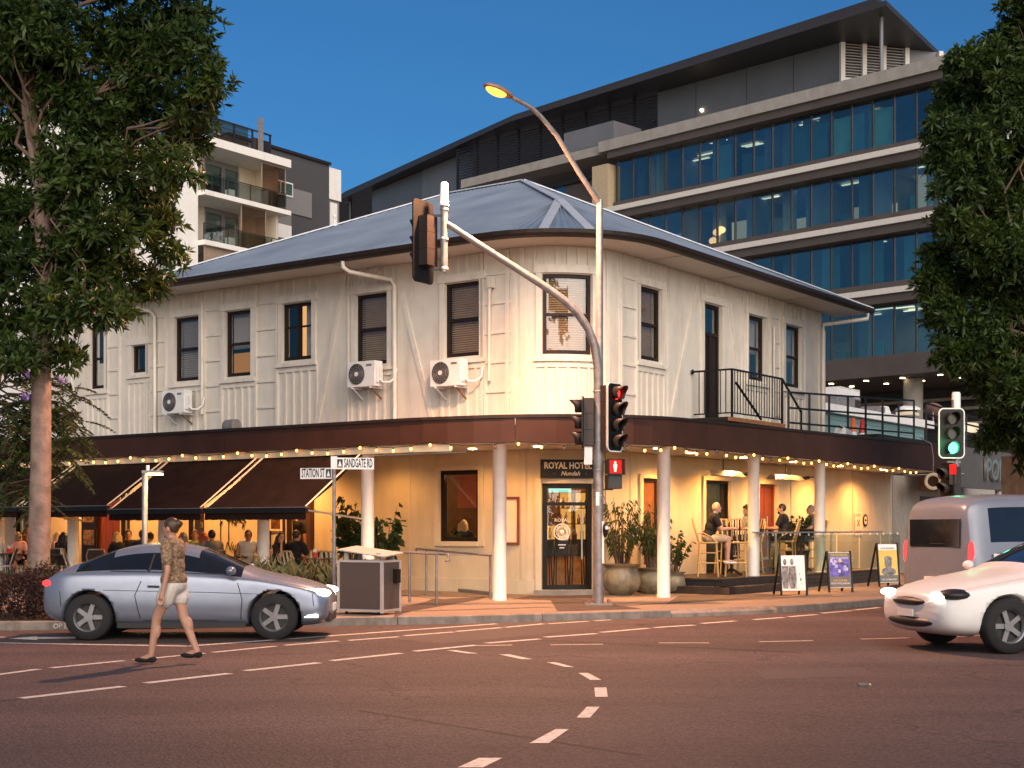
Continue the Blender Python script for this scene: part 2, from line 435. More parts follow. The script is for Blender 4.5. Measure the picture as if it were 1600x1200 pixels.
# ------------------------------------------------------------------ ground, road, kerb, footpath
def asphalt():
    m = bpy.data.materials.new('asphalt'); m.use_nodes = True
    nt = m.node_tree; N = nt.nodes; L = nt.links; b = N['Principled BSDF']; b.inputs['Roughness'].default_value = 0.78
    b.inputs['Specular IOR Level'].default_value = 0.35
    geo = N.new('ShaderNodeNewGeometry')
    def noise(sc, det, st=None):
        n = N.new('ShaderNodeTexNoise'); n.inputs['Scale'].default_value = sc; n.inputs['Detail'].default_value = det
        v = geo.outputs['Position']
        if st:
            mp = N.new('ShaderNodeMapping'); mp.inputs['Scale'].default_value = st; mp.inputs['Rotation'].default_value = (0,0,rad(-14)); L.new(v, mp.inputs[0]); v = mp.outputs[0]
        L.new(v, n.inputs['Vector']); return n.outputs['Fac']
    def mr(s, a, b_, c, d):
        x = N.new('ShaderNodeMapRange'); x.inputs[1].default_value = a; x.inputs[2].default_value = b_; x.inputs[3].default_value = c; x.inputs[4].default_value = d
        L.new(s, x.inputs[0]); return x.outputs[0]
    def mul(a, c):
        x = N.new('ShaderNodeMath'); x.operation = 'MULTIPLY'; L.new(a, x.inputs[0]); L.new(c, x.inputs[1]); return x.outputs[0]
    vo = N.new('ShaderNodeTexVoronoi'); vo.inputs['Scale'].default_value = 55; L.new(geo.outputs['Position'], vo.inputs['Vector'])
    sp = N.new('ShaderNodeSeparateColor'); L.new(vo.outputs['Color'], sp.inputs[0])
    f = mul(mr(sp.outputs[0], 0, 1, 0.62, 1.40), mr(noise(30, 4), 0.3, 0.7, 0.72, 1.28))
    f = mul(f, mr(noise(0.35, 6), 0.3, 0.7, 0.85, 1.15))
    f = mul(f, mr(noise(0.5, 4, (0.10, 1.6, 1)), 0.35, 0.65, 0.80, 1.16))
    f = mul(f, mr(noise(1.6, 8), 0.58, 0.72, 1.0, 0.80))
    vc = N.new('ShaderNodeTexVoronoi'); vc.feature = 'DISTANCE_TO_EDGE'; vc.inputs['Scale'].default_value = 0.22
    nw = N.new('ShaderNodeTexNoise'); nw.inputs['Scale'].default_value = 1.3; nw.inputs['Detail'].default_value = 6; L.new(geo.outputs['Position'], nw.inputs['Vector'])
    va = N.new('ShaderNodeVectorMath'); va.operation = 'MULTIPLY_ADD'; va.inputs[1].default_value = (1.4,1.4,0); L.new(nw.outputs['Color'], va.inputs[0]); L.new(geo.outputs['Position'], va.inputs[2]); L.new(va.outputs[0], vc.inputs['Vector'])
    f = mul(f, mr(vc.outputs['Distance'], 0.0015, 0.005, 0.62, 1.0))
    vm = N.new('ShaderNodeVectorMath'); vm.operation = 'SCALE'; vm.inputs[0].default_value = (0.098, 0.066, 0.063); L.new(f, vm.inputs['Scale'])
    L.new(vm.outputs[0], b.inputs['Base Color'])
    bp = N.new('ShaderNodeBump'); bp.inputs['Strength'].default_value = 0.7; bp.inputs['Distance'].default_value = 0.01
    L.new(vo.outputs['Distance'], bp.inputs['Height']); L.new(bp.outputs[0], b.inputs['Normal'])
    return m
M['asphalt'] = asphalt()
M['path'] = mat('pebble_concrete', (0.255,0.185,0.14), 0.8, var=0.3, nscale=45, bump=0.3, bscale=60, dirt=(0.2,0.13,0.1), dscale=1.5, damt=0.5)
M['pathdk'] = mat('dark_paving', (0.07,0.048,0.044), 0.75, var=0.3, nscale=30, bump=0.2, bscale=60)

o = struct(MB().sheet([(-900,-120),(900,-120),(900,1500),(-900,1500)], -0.02).build('ground', M['concrete']))
road = struct(MB().sheet([(-120,-60),(120,-60),(120,140),(-120,140)], 0.0).build('road', M['asphalt']))

KP = [(-40,20.0),(-22,20.3),(-14,20.6),(-9,20.9),(-6.2,21.1),(-4.2,21.55),(-2.35,22.05),(-.5,22.55),(1.6,23.5),(2.79,24.05),(4.2,24.9),(5.58,26.05),(7.13,27.8),(9.5,31.2),(14,37.5),(30,60),(60,102)]
def smooth_path(P, n=6):
    out = []
    for i in range(len(P)-1):
        p0 = Vector(P[max(i-1,0)]); p1 = Vector(P[i]); p2 = Vector(P[i+1]); p3 = Vector(P[min(i+2,len(P)-1)])
        for k in range(n):
            t = k / n
            out.append(0.5 * ((2*p1) + (p2-p0)*t + (2*p0-5*p1+4*p2-p3)*t*t + (3*p1-p0-3*p2+p3)*t**3))
    return out + [Vector(P[-1])]
KL = smooth_path(KP)
def inset(P, d):
    out = []
    for i, p in enumerate(P):
        t = (P[min(i+1,len(P)-1)] - P[max(i-1,0)]).normalized()
        out.append(p + Vector((-t.y, t.x)) * d)
    return out
KI = inset(KL, 0.16)
fp = struct(MB().prism([tuple(p) for p in KI] + [(70,150),(-60,150),(-60,20.2)], -0.3, 0.125).build('footpath', M['path']))
kerb = bpy.data.objects.new('kerb', None); COL.objects.link(kerb); struct(kerb)
def resample(P, step):
    out = [P[0]]; acc = 0
    for a, b in zip(P[:-1], P[1:]):
        d = (b - a).length; t = step - acc
        while t < d: out.append(a + (b-a)*(t/d)); t += step
        acc = (acc + d) % step
    return out
KR = resample(KL, 0.6)
KRI = inset(KR, 0.155)
for i in range(0, len(KR)-4, 4):
    if KR[i].y > 62 or KR[i].x < -26: continue
    mb = MB(); vs = []; fs = []
    idx = list(range(i, i+5))
    h = 0.128 if KR[i].x < 1.3 or KR[i].x > 4.6 else 0.075
    for n_, k in enumerate(idx):
        a, b = KR[k].copy(), KRI[k].copy()
        if n_ == 4: e = (KR[k-1]-KR[k]).normalized() * 0.012; a += e; b += e
        vs += [(a.x,a.y,-0.02),(a.x + (b.x-a.x)*0.12, a.y+(b.y-a.y)*0.12, h-0.012),(a.x+(b.x-a.x)*0.25,a.y+(b.y-a.y)*0.25,h),(b.x,b.y,0.128),(b.x,b.y,-0.02)]
    for n_ in range(4):
        for j in range(4): fs.append((5*n_+j, 5*n_+5+j, 5*n_+6+j, 5*n_+1+j))
    fs += [(0,1,2,3,4), (24,23,22,21,20)]
    mb.add(vs, fs).build('kerb_stone', M['kerb'], kerb)
# dark paving bands and drain slots let into the footpath
def gpoly(pts, z): return [gp(x, y, z) for x, y in pts]
z1 = 0.129
for pts in ([(616,964),(632,958),(647,954),(747,937),(769,930),(682,933),(666,940),(618,950)],
            [(800,936),(860,937.5),(871,955),(952,952.5),(1003,951),(976,947),(926,937.5),(926,930),(826,931)],
            [(1040,944),(1130,937),(1240,930),(1150,926),(1060,931)]):
    struct(MB().sheet(gpoly(pts, z1), z1).build('paving_band', M['pathdk']))
for a, b in (((647,954.6),(863,948.2)),((957,947),(1062,941)),((1062,941),(1300,929)),((540,957),(640,955))):
    p, q = Vector(gp(*a, .133)), Vector(gp(*b, .133)); n = Vector((-(q-p).y,(q-p).x)).normalized()*0.035
    struct(MB().sheet([p-n,q-n,q+n,p+n], 0.133).build('drain_slot', M['blackrough']))

M['asphalt2'] = mat('newer_asphalt', (0.085,0.060,0.056), 0.75, var=0.35, nscale=50, bump=0.4, bscale=80)
for pts in ([(600,996),(742,978),(905,966),(1010,968),(842,992),(690,1006)], [(1180,1048),(1345,1043),(1372,1056),(1196,1062)]):
    struct(MB().sheet(gpoly(pts, 0), 0.002).build('road_patch', M['asphalt2']))
for a, b in (((0,1096),(33,1092)),((840,1000),(1250,1020)),((560,1110),(1000,1180))):
    p, q = Vector(gp(*a)), Vector(gp(*b)); n = Vector((-(q-p).y,(q-p).x)).normalized()*.02
    struct(MB().sheet([p-n,q-n,q+n,p+n], 0.0025).build('road_seam', M['blackrough']))
# painted markings, each dash a sheet of its own on the road
zm = 0.004
def gl(a, b, w=0.10, m='paint', name='lane_dash', par=None):
    p, q = Vector(gp(*a)), Vector(gp(*b)); n = Vector((-(q-p).y,(q-p).x)).normalized()*(w/2)
    MB().sheet([p-n,q-n,q+n,p+n], zm).build(name, M[m], par)
marks = bpy.data.objects.new('road_markings', None); COL.objects.link(marks); struct(marks)
for a, b in (((-80,1003.5),(294,1010)),((294,1010),(776,975)),((-60,987.5+8),(8,996))):
    gl(a, b, 0.11, 'paint', 'edge_line', marks)
for a, b in (((-60,1062),(61,1046)),((80.5,1044),(194,1032.7)),((210,1031.7),(320,1021)),((332.5,1019.8),(430.5,1010)),((444.5,1008.6),(528.5,1002)),
             ((545,1001),(622.5,995.3)),((632,993.8),(708.4,987.8)),((713,987),(783.4,981)),((790,980.6),(849,975)),((857,975),(919,971)),((929,970.3),(954,968.7))):
    gl(a, b, 0.10, 'paint', 'lane_dash', marks)
for a, b in (((33,1091.6),(192.5,1073)),((227.5,1067.8),(358.8,1052.7)),((383,1048.5),(498.8,1036)),((518,1032.8),(627,1021)),((647.5,1018),(744,1008.4)),
             ((760,1005.3),(843,998.8)),((852,996),(932,990.3)),((939.7,988.4),(1013,982)),((1022,981),(1085,977)),((1096,974.5),(1150,970.5)),
             ((1178,968.5),(1225,965)),((1232,964),(1276,960.5)),((1284,958.5),(1330,954.5)),((1336,953.5),(1374,949.5))):
    gl(a, b, 0.12, 'paint', 'lane_dash', marks)
for a, b in (((745,1009.3),(800,1008.2)),((860,1008),(942,1007)),((1029,1005),(1108,1005)),((1186,1003),(1270,1001.5)),((1345,999),(1421,997)),((1490,995),(1565,992))):
    gl(a, b, 0.09, 'paintold', 'lane_dash', marks)
for q in ([(697.5,1016.5),(712,1016.5),(747.5,1021.5),(730,1021.5)],[(780,1023),(796,1023),(832,1030.5),(815,1030.5)],
          [(853.7,1035.3),(868,1035.3),(897.5,1042.8),(883.4,1042.8)],[(903.7,1052),(919,1052),(939.7,1063),(922.5,1063)],
          [(928.7,1075),(947.5,1074.6),(949.7,1089.4),(930,1089.4)],[(917,1105),(937,1105),(922,1122),(901,1122)],
          [(868,1140),(889,1140),(857,1162),(827,1162)],[(748,1185),(785,1185),(755,1200),(715,1200)],[(560,1222),(620,1222),(540,1242),(460,1242)]):
    MB().sheet(gpoly(q, 0), zm).build('turning_dash', M['paint'], marks)
MB().sheet(gpoly([(14,998.2),(58,994.6),(58,995.9),(118,995.2),(118,998.2),(58,998.6),(58,1000.4)], 0), zm).build('lane_arrow', M['paint'], marks)

# ------------------------------------------------------------------ text as flat cut letters
def text(body, size, mt, parent, m, name='lettering', ext=0.004, shear=0.0, off=0.0, sx=1.0, align='CENTER', space=1.0, fit=None):
    c = bpy.data.curves.new(name, 'FONT'); c.body = body; c.size = size; c.extrude = ext; c.shear = shear; c.offset = off; c.space_character = space
    c.align_x = align; c.align_y = 'CENTER'; c.resolution_u = 2
    t = bpy.data.objects.new(name, c); COL.objects.link(t)
    me = bpy.data.meshes.new_from_object(t)
    bpy.data.objects.remove(t); bpy.data.curves.remove(c)
    me.materials.clear(); me.materials.append(mt)
    if fit:
        xs = [v.co.x for v in me.vertices]; sx = min(sx, fit/(max(xs)-min(xs)))
    me.transform(m @ Matrix.Diagonal((sx,1,1,1)))
    o = bpy.data.objects.new(name, me); COL.objects.link(o)
    if parent is not None: o.parent = parent
    return o
# stands upright, readable from -y, at x,y,z
def up(x, y, z): return Matrix.Translation((x,y,z)) @ Matrix.Rotation(PI/2, 4, 'X')

# ------------------------------------------------------------------ hotel
hotel = thing('hotel_building', 'white two storey corner hotel with rounded corner, blue metal roof and brown street awning', 'hotel', (C0.x, C0.y, 0))
HO = (C0.x, C0.y, 0)
def hb(mb, name, m, par=None): return mb.build(name, M[m] if isinstance(m, str) else m, par or hotel, HO)
ZB, ZT = 3.3, 7.34
# windows of the upper floor: u range, z range, kind
def uLp(px): return W.uL(sL(px))
def uRp(px): return W.uR(sR(px))
def zLp(px, py): p = LF(sL(px), 0); return zz(py, p.y)
WIN = []
for a, b, k in ((142,164,'s'),(274,312,'blind'),(353,393,'lit'),(557,606,'bl'),(696,750,'bl')):
    WIN.append([uLp(a), uLp(b), 5.17, 6.757, k])
WIN.append([uLp(207), uLp(229), zLp(218,582), zLp(218,540), 'small'])
WIN.append([uLp(442), uLp(488), zLp(465,562.5), zLp(465,473.5), 'case'])
WIN.append([-0.55, 0.50, 5.10, 6.757, 'bl'])
for a, b, k in ((999,1032,'bl'),(1168,1194,'s'),(1226,1250,'s')):
    WIN.append([uRp(a), uRp(b), 5.17, 6.757, k])
DOOR_U = [uRp(1099), uRp(1126), 4.02, 6.757, 'door']
OPEN = sorted(WIN + [DOOR_U])
UL_END, UR_END = W.uL(17.2), W.uR(12.2)
def wall_with_openings(u0, u1, zb, zt, ops, d0=-0.22, d1=0.0):
    mb = MB(); cur = u0
    for a, b, c, d, *_ in ops:
        W.box(mb, cur, a, d0, d1, zb, zt)
        if c > zb: W.box(mb, a, b, d0, d1, zb, c)
        W.box(mb, a, b, d0, d1, d, zt)
        cur = b
    W.box(mb, cur, u1, d0, d1, zb, zt)
    return mb
hb(wall_with_openings(UL_END, UR_END, ZB, ZT, OPEN), 'wall', 'wall')
# return walls closing the block
mb = MB()
p, q = W.pt(UR_END, 0, 0), W.pt(UR_END, 0, 0) + dL * 12
mb.bar((p.x - dR.x*.11 + dL.x*.23, p.y - dR.y*.11 + dL.y*.23, (ZB+ZT)/2), (q.x - dR.x*.11, q.y - dR.y*.11, (ZB+ZT)/2), 0.2, ZT-ZB)
hb(mb, 'wall', 'wall')
def batten(u0, u1, z0, z1, d=0.045, name='batten', m='trim'):
    hb(W.box(MB(), u0, u1, 0.001, d, z0, z1), name, m)
E_ = 0.05
def surround(w):
    a, b, c, d, k = w
    # architrave boards, lintel, sill
    batten(a-0.13, a-0.005, c-0.06, d+0.02, 0.045, 'architrave'); batten(b+0.005, b+0.13, c-0.06, d+0.02, 0.045, 'architrave')
    batten(a-0.17, b+0.17, d+0.022, d+0.19, 0.06, 'lintel')
    if k != 'door': batten(a-0.17, b+0.17, c-0.15, c-0.062, 0.085, 'window_sill')
    n = max(3, round((b-a+0.3)/0.24))
    for i in range(n+1):
        x = a - 0.15 + (b-a+0.3) * i / n
        batten(x-0.028, x+0.028, d+0.192, ZT-0.01, 0.03)
        if k != 'door' and c > 4.4: batten(x-0.028, x+0.028, ZB+0.3, c-0.152, 0.03)
    if k != 'door' and c > 4.4: batten(a-0.17, b+0.17, c-0.27, c-0.152, 0.034, 'rail_board')
for w in OPEN: surround(w)
def ladder(u0, u1, n=6):
    batten(u0-0.06, u0, ZB+0.3, ZT-0.01); batten(u1, u1+0.06, ZB+0.3, ZT-0.01)
    z0 = 3.75
    for i in range(n):
        z = z0 + (6.85-z0) * i / (n-1)
        batten(u0+0.002, u1-0.002, z-0.025, z+0.025, 0.028)
for a, b in ((170,186),(233,258),(322,346),(402,432),(756,802)):
    ladder(uLp(a), uLp(b))
for a, b in ((971,993),(1204,1217)):
    ladder(uRp(a), uRp(b))
def brace(u0, z0, u1, z1):
    p, q = W.pt(u0, 0.018, z0), W.pt(u1, 0.018, z1)
    hb(MB().bar(p, q, 0.03, 0.11), 'diagonal_brace', 'trim')
brace(uLp(541), ZT-0.03, uLp(492), 3.6); brace(uLp(628), 6.7, uLp(680), 3.6); brace(uLp(108), 5.8, uLp(126), 3.6)
brace(uRp(1090), ZT-0.1, uRp(1044), 3.7); brace(uRp(1140), 6.9, uRp(1152), 5.3)
for px in (131, 546, 690): batten(uLp(px)-0.05, uLp(px)+0.05, ZB+0.3, ZT-0.01, 0.03)
for u in (-W.a-0.05, W.a+0.08, -0.98, 0.92, -1.2): batten(u-0.05, u+0.05, ZB+0.3, ZT-0.01, 0.032)
for px in (1044, 1160, 1258, 1280): batten(uRp(px)-0.05, uRp(px)+0.05, ZB+0.3, ZT-0.01, 0.03)
batten(UL_END, UR_END, ZB, ZB+0.298, 0.03, 'base_board')

litm = emat('warm_room_light', (1.0, 0.50, 0.16), 0.9)
litm2 = emat('amber_blind_glow', (1.0, 0.42, 0.10), 0.33)
def sash_window(w):
    a, b, c, d, k = w
    fr = hb(MB(), 'window', 'sash')
    mb = MB(); t = 0.07
    for r in ((a,a+t,c,d),(b-t,b,c,d),(a+t,b-t,c,c+t+.02),(a+t,b-t,d-t,d)): W.box(mb, r[0], r[1], -0.13, -0.05, r[2], r[3])
    zm_ = (c+d)/2
    if k == 'door':
        W.box(mb, a+t, b-t, -0.13, -0.05, c+2.0, c+2.08)
        W.box(mb, (a+b)/2-0.05, (a+b)/2+0.05, -0.12, -0.055, c+t+.02, c+2.0)
    elif k == 'case':
        W.box(mb, (a+b)/2-0.05, (a+b)/2+0.05, -0.12, -0.055, c+t+.02, d-t)
        W.box(mb, a+t, b-t, -0.115, -0.06, zm_+.1, zm_+.14)
    elif k != 'small': W.box(mb, a+t, b-t, -0.125, -0.055, zm_-0.03, zm_+0.03)
    o3 = Vector(HO); mb.V = [tuple(Vector(v)-o3) for v in mb.V]
    fr.data = mb.mesh('window', M['sash'])
    if k == 'door':
        W_ = W.box(MB(), a+t, (a+b)/2-0.05, -0.10, -0.08, c+t+.02, c+2.0); W.box(W_, (a+b)/2+0.05, b-t, -0.10, -0.08, c+t+.02, c+2.0)
        hb(W_, 'door_leaf', 'sash', fr); hb(W.box(MB(), a+t, b-t, -0.10, -0.09, c+2.08, d-t), 'pane', 'glass', fr); return
    if k in ('case',):
        hb(W.box(MB(), a+t, (a+b)/2-0.05, -0.098, -0.09, c+t+.02, d-t), 'pane', 'glass', fr)
        hb(W.box(MB(), (a+b)/2+0.05, b-t, -0.098, -0.09, c+t+.02, d-t), 'pane', 'glass', fr)
    elif k == 'small': hb(W.box(MB(), a+t, b-t, -0.098, -0.09, c+t+.02, d-t), 'pane', 'glass', fr)
    else:
        hb(W.box(MB(), a+t, b-t, -0.098, -0.09, c+t+.02, zm_-.03), 'pane', 'glass', fr)
        hb(W.box(MB(), a+t, b-t, -0.098, -0.09, zm_+.03, d-t), 'pane', 'glass', fr)
    if k in ('bl', 'blind'):
        mb = MB(); z = c + 0.1
        while z < d - 0.08:
            W.box(mb, a+t-.02, b-t+.02, -0.205, -0.17, z, z+0.022); z += 0.048
        W.box(mb, a+t, b-t, -0.235, -0.23, c+.05, d-.05)
        stuff(hb(mb, 'blind', 'blind' if k == 'bl' else 'blindpale', fr))
    if k == 'lit': hb(W.box(MB(), a+t-.03, b-t+.03, -0.24, -0.23, c+.05, zm_-.2), 'blind', litm2, fr); hb(W.box(MB(), a+t-.03, b-t+.03, -0.24, -0.23, zm_-.1, d-.03), 'blind', 'blindpale', fr)
    if k == 'case': hb(W.box(MB(), a+.02, (a+b)/2-.02, -0.5, -0.49, c-.1, d+.1), 'lit_curtain', litm, fr); hb(W.box(MB(), (a+b)/2+.02, b, -0.3, -0.29, c, d), 'blind', 'blindpale', fr)
    if k == 's':
        hb(W.box(MB(), a+t, b-t, -0.235, -0.23, zm_-.1, d-.05), 'blind', 'blindpale' if w[0] > 0 else 'dark', fr)
for w in OPEN: sash_window(w)
# dark rooms behind the windows
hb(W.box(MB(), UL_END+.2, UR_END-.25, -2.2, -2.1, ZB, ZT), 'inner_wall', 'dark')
# soffit, gutter, roof
S_END = 13.2
def ring(w, d, sl, sr): return w.line(d, w.uL(sl), w.uR(sr))
outer = [tuple(p.xy) for p in ring(W, 0.96, S_END, S_END)]
inn = [tuple(p.xy) for p in ring(W, -0.05, S_END, S_END)]
mb = MB()
A_, B_ = ring(W, 0.96, S_END, S_END), ring(W, -0.05, S_END, S_END)
uo = W.us(W.uL(S_END), W.uR(S_END))
for u0, u1 in zip(uo[:-1], uo[1:]):
    vs = [W.pt(u0,-0.05,ZT), W.pt(u1,-0.05,ZT), W.pt(u1,0.97,ZT+.01), W.pt(u0,0.97,ZT+.01)]
    mb.add(vs, [(0,1,2,3)])
hb(mb, 'soffit', 'soffit')
k = 0
for px in (300,420,560,690): u = uLp(px); hb(W.box(MB(), u-.02, u+.02, 0.0, 0.95, ZT-.012, ZT-.002), 'soffit_batten', 'soffit')
for px in (1010,1110,1220): u = uRp(px); hb(W.box(MB(), u-.02, u+.02, 0.0, 0.95, ZT-.012, ZT-.002), 'soffit_batten', 'soffit')
mb = MB()
us = W.us(W.uL(S_END), W.uR(S_END)); vs = []; fs = []
prof = [(0.94,7.33),(1.00,7.325),(1.06,7.35),(1.09,7.40),(1.10,7.475),(1.075,7.475),(1.05,7.42),(0.96,7.42)]
for u in us: vs += [W.pt(u, d, z) for d, z in prof]
n = len(prof)
for i in range(len(us)-1):
    for j in range(n): fs.append((i*n+j, i*n+(j+1)%n, (i+1)*n+(j+1)%n, (i+1)*n+j))
fs += [tuple(range(n-1,-1,-1)), tuple((len(us)-1)*n+j for j in range(n))]
mb.add(vs, fs); hb(mb, 'gutter', 'gutter')
def roofmat():
    m = bpy.data.materials.new('corrugated_roof'); m.use_nodes = True
    nt = m.node_tree; N = nt.nodes; L = nt.links; b = N['Principled BSDF']
    b.inputs['Roughness'].default_value = 0.42; b.inputs['Metallic'].default_value = 0.25
    geo = N.new('ShaderNodeNewGeometry'); no = N.new('ShaderNodeTexNoise'); no.inputs['Scale'].default_value = 0.8; no.inputs['Detail'].default_value = 8
    L.new(geo.outputs['Position'], no.inputs['Vector'])
    cr = N.new('ShaderNodeValToRGB'); cr.color_ramp.elements[0].position = .3; cr.color_ramp.elements[0].color = (0.20,0.245,0.31,1); cr.color_ramp.elements[1].position = .75; cr.color_ramp.elements[1].color = (0.31,0.37,0.45,1)
    L.new(no.outputs['Fac'], cr.inputs[0]); L.new(cr.outputs[0], b.inputs['Base Color'])
    return m
M['roof'] = roofmat()
M['roofcap'] = mat('roof_capping', (0.50,0.53,0.58), 0.45, 0.2, var=0.08)
apexA = C0 + dR*6.1 + dL*5.6; apexA.z = 10.5
apexB = apexA + dL*2.55
EZ = 7.455
def roof_face(base, top, name, pitch=0.152):
    """corrugated sheet: base list of points along the eave, top function giving the upper point for t in 0..1"""
    mb = MB(); n = len(base); vs = []; fs = []
    for i in range(n):
        p = base[i]; q = top[i]
        nrm = Vector((0,0,1)); h = 0.024 if i % 2 else -0.006
        vs += [p + nrm*h, q + nrm*h]
    for i in range(n-1): fs.append((2*i, 2*i+2, 2*i+3, 2*i+1))
    mb.add(vs, fs); return mb
rf = hb(MB(), 'roof', 'roof')
def eave(u, d=1.04): return W.pt(u, d, EZ)
mbr = MB()
pit = 0.075
# left slope: corrugations run straight up from the gutter
nrm_in_L = dR; nrm_in_R = dL
def hipclip(p, inward, faces):
    """walk inward from eave point p up the slope until the hip or ridge of the face; faces: function t->limit"""
    return p
def slope_strip(u0, u1, side):
    n = max(2, int((u1-u0)/pit)); base = []; top = []
    for i in range(n+1):
        u = u0 + (u1-u0)*i/n; p = eave(u)
        if side == 'L':
            s = W.r + (-W.a - u); run = 6.1 + 1.04
            sa, sb = 5.6, 8.15       # ridge span along the wall
            if s < sa: t = (s + 1.04) / (sa + 1.04)
            elif s > sb: t = max(0, (S_END - s) / (S_END - sb))
            else: t = 1
            q = p + dR * run * t
        else:
            s = W.r + (u - W.a); run = 5.6 + 1.04
            if s < 6.1: t = (s + 1.04) / (6.1 + 1.04)
            else: t = max(0, (S_END - s) / (S_END - 6.1))
            q = p + dL * run * t
        t = max(0.0, min(1.0, t))
        q = Vector((q.x, q.y, EZ + (10.5-EZ)*t)); base.append(p); top.append(q)
    return base, top
bl, tl = slope_strip(W.uL(S_END), -W.a, 'L')
br, tr_ = slope_strip(W.a, W.uR(S_END), 'R')
# rounded corner: fan from the end of both hips
pc0, pc1 = tl[-1], tr_[0]
bc, tc = [], []
n = 44
for i in range(n+1):
    u = -W.a + 2*W.a*i/n; bc.append(eave(u)); f = i/n; tc.append(pc0*(1-f)+pc1*f)
# close gap between fan top and apex along the hip
for base, top in ((bl,tl),(bc,tc),(br,tr_)):
    vs = []; fs = []
    for i, (p, q) in enumerate(zip(base, top)):
        h = Vector((0,0,0.02 if i % 2 else -0.02)); vs += [p+h, q+h]
    for i in range(len(base)-1): fs.append((2*i, 2*i+2, 2*i+3, 2*i+1))
    mbr.add(vs, fs)
mbr.add([pc0, pc1, apexA], [(0,1,2)])
eL = W.pt(W.uL(S_END),1.04,EZ); eR = W.pt(W.uR(S_END),1.04,EZ); back = C0 + dL*S_END + dR*S_END; back.z = EZ
mbr.add([eL, apexB, back], [(0,1,2)]); mbr.add([eR, back, apexB, apexA], [(0,1,2,3)])
o3 = Vector(HO); mbr.V = [tuple(Vector(v)-o3) for v in mbr.V]; rf.data = mbr.mesh('roof', M['roof'])
def capstrip(p, q, w=0.17):
    hb(MB().bar(p + Vector((0,0,.03)), q + Vector((0,0,.03)), w, 0.03), 'ridge_capping', 'roofcap', rf)
capstrip(apexA, apexB); capstrip(apexB, eL); capstrip(apexA, eR)
capstrip(apexA, (pc0*0.75+pc1*0.25), 0.2); capstrip(apexA, (pc0*0.25+pc1*0.75), 0.2)
for f in (0.2, 0.8):
    a_ = pc0*(1-f)+pc1*f; b_ = eave(-W.a + 2*W.a*(0.33 if f < .5 else 0.55)); capstrip(a_, b_, 0.2)
mb = MB().lathe([(0.09,0),(0.09,0.03),(0.03,0.05),(0.03,0.22),(0.05,0.24),(0.05,0.3),(0,0.33)], 10, tuple(eL*0.35+apexB*0.65 + Vector((0,0,.0))))
hb(mb, 'roof_vent', 'white', rf)
# lower wing roof at the far left, mostly behind the tree
p = W.pt(W.uL(17.4), 0.25, 0); q = W.pt(W.uL(12.4), 0.25, 0); r_ = q + dR*5; s_ = p + dR*5
mb = MB().add([(p.x,p.y,7.36),(q.x,q.y,7.36),(r_.x,r_.y,8.2),(s_.x,s_.y,8.2),(p.x,p.y,7.28),(q.x,q.y,7.28),(r_.x,r_.y,7.28),(s_.x,s_.y,7.28)],
              [(0,1,2,3),(0,4,5,1),(4,7,6,5),(1,5,6,2),(0,3,7,4)])
hb(mb, 'wing_roof', 'gutter')
# downpipes
def pipe(pts, r, name='downpipe', m='trim', par=None): return hb(MB().tube(pts, r, 8), name, m, par)
u = uLp(583); pa = W.pt(u, 1.0, 7.33); v = uLp(621)
pipe([pa, pa+Vector((0,0,-.12)), W.pt(u+.05,0.85,7.12), W.pt(v-.06,0.16,6.98), W.pt(v,0.10,6.85), W.pt(v,0.09,3.5)], 0.05)
u = uLp(205); v = uLp(246)
pipe([W.pt(u,1.0,7.3), W.pt(u+.1,0.8,7.15), W.pt(v-.1,0.15,7.0), W.pt(v,0.1,6.85), W.pt(v,0.09,3.8), W.pt(v+.1,0.12,3.6), W.pt(v+.1,.12,3.4)], 0.05)
pipe([W.pt(uLp(771),0.08,6.65), W.pt(uLp(768),0.08,6.5), W.pt(uLp(767),0.07,4.6)], 0.035, 'conduit')
hb(W.box(MB(), uLp(771)-.06, uLp(771)+.06, 0.03, 0.14, 6.55, 6.78), 'conduit_box', 'trim')
pipe([W.pt(uLp(546),0.05,7.2), W.pt(uLp(546),0.05,3.5)], 0.015, 'conduit')
pipe([W.pt(uLp(319),0.07,7.1), W.pt(uLp(319),0.07,4.3)], 0.04, 'conduit')
pipe([W.pt(uRp(1165),0.05,7.2), W.pt(uRp(1165),0.05,5.0)], 0.02, 'conduit')
pipe([W.pt(uRp(1205),0.08,6.6), W.pt(uRp(1205),0.08,4.3)], 0.03, 'conduit')
pR = W.pt(UR_END-.12, 0.1, 0)
pg = W.pt(W.uR(S_END-.25), 1.0, 7.33)
pipe([pg, pg+Vector((0,0,-.15)), Vector((pR.x,pR.y,7.0)), Vector((pR.x,pR.y,6.8)), Vector((pR.x,pR.y,3.7))], 0.055)
for px, s_ in ((582,1),): pass
# bits along the awning top: bird-cage ventilators and wall box
for px in (411,):
    p = LF(sL(px), 1.0, 0)
    hb(MB().lathe([(0.10,3.5),(0.10,3.75)],12,tuple(p)).cyl(p+dL*(-.16)+Vector((0,0,3.86)), p+dL*.16+Vector((0,0,3.86)), .17), 'roof_ventilator', 'galv')
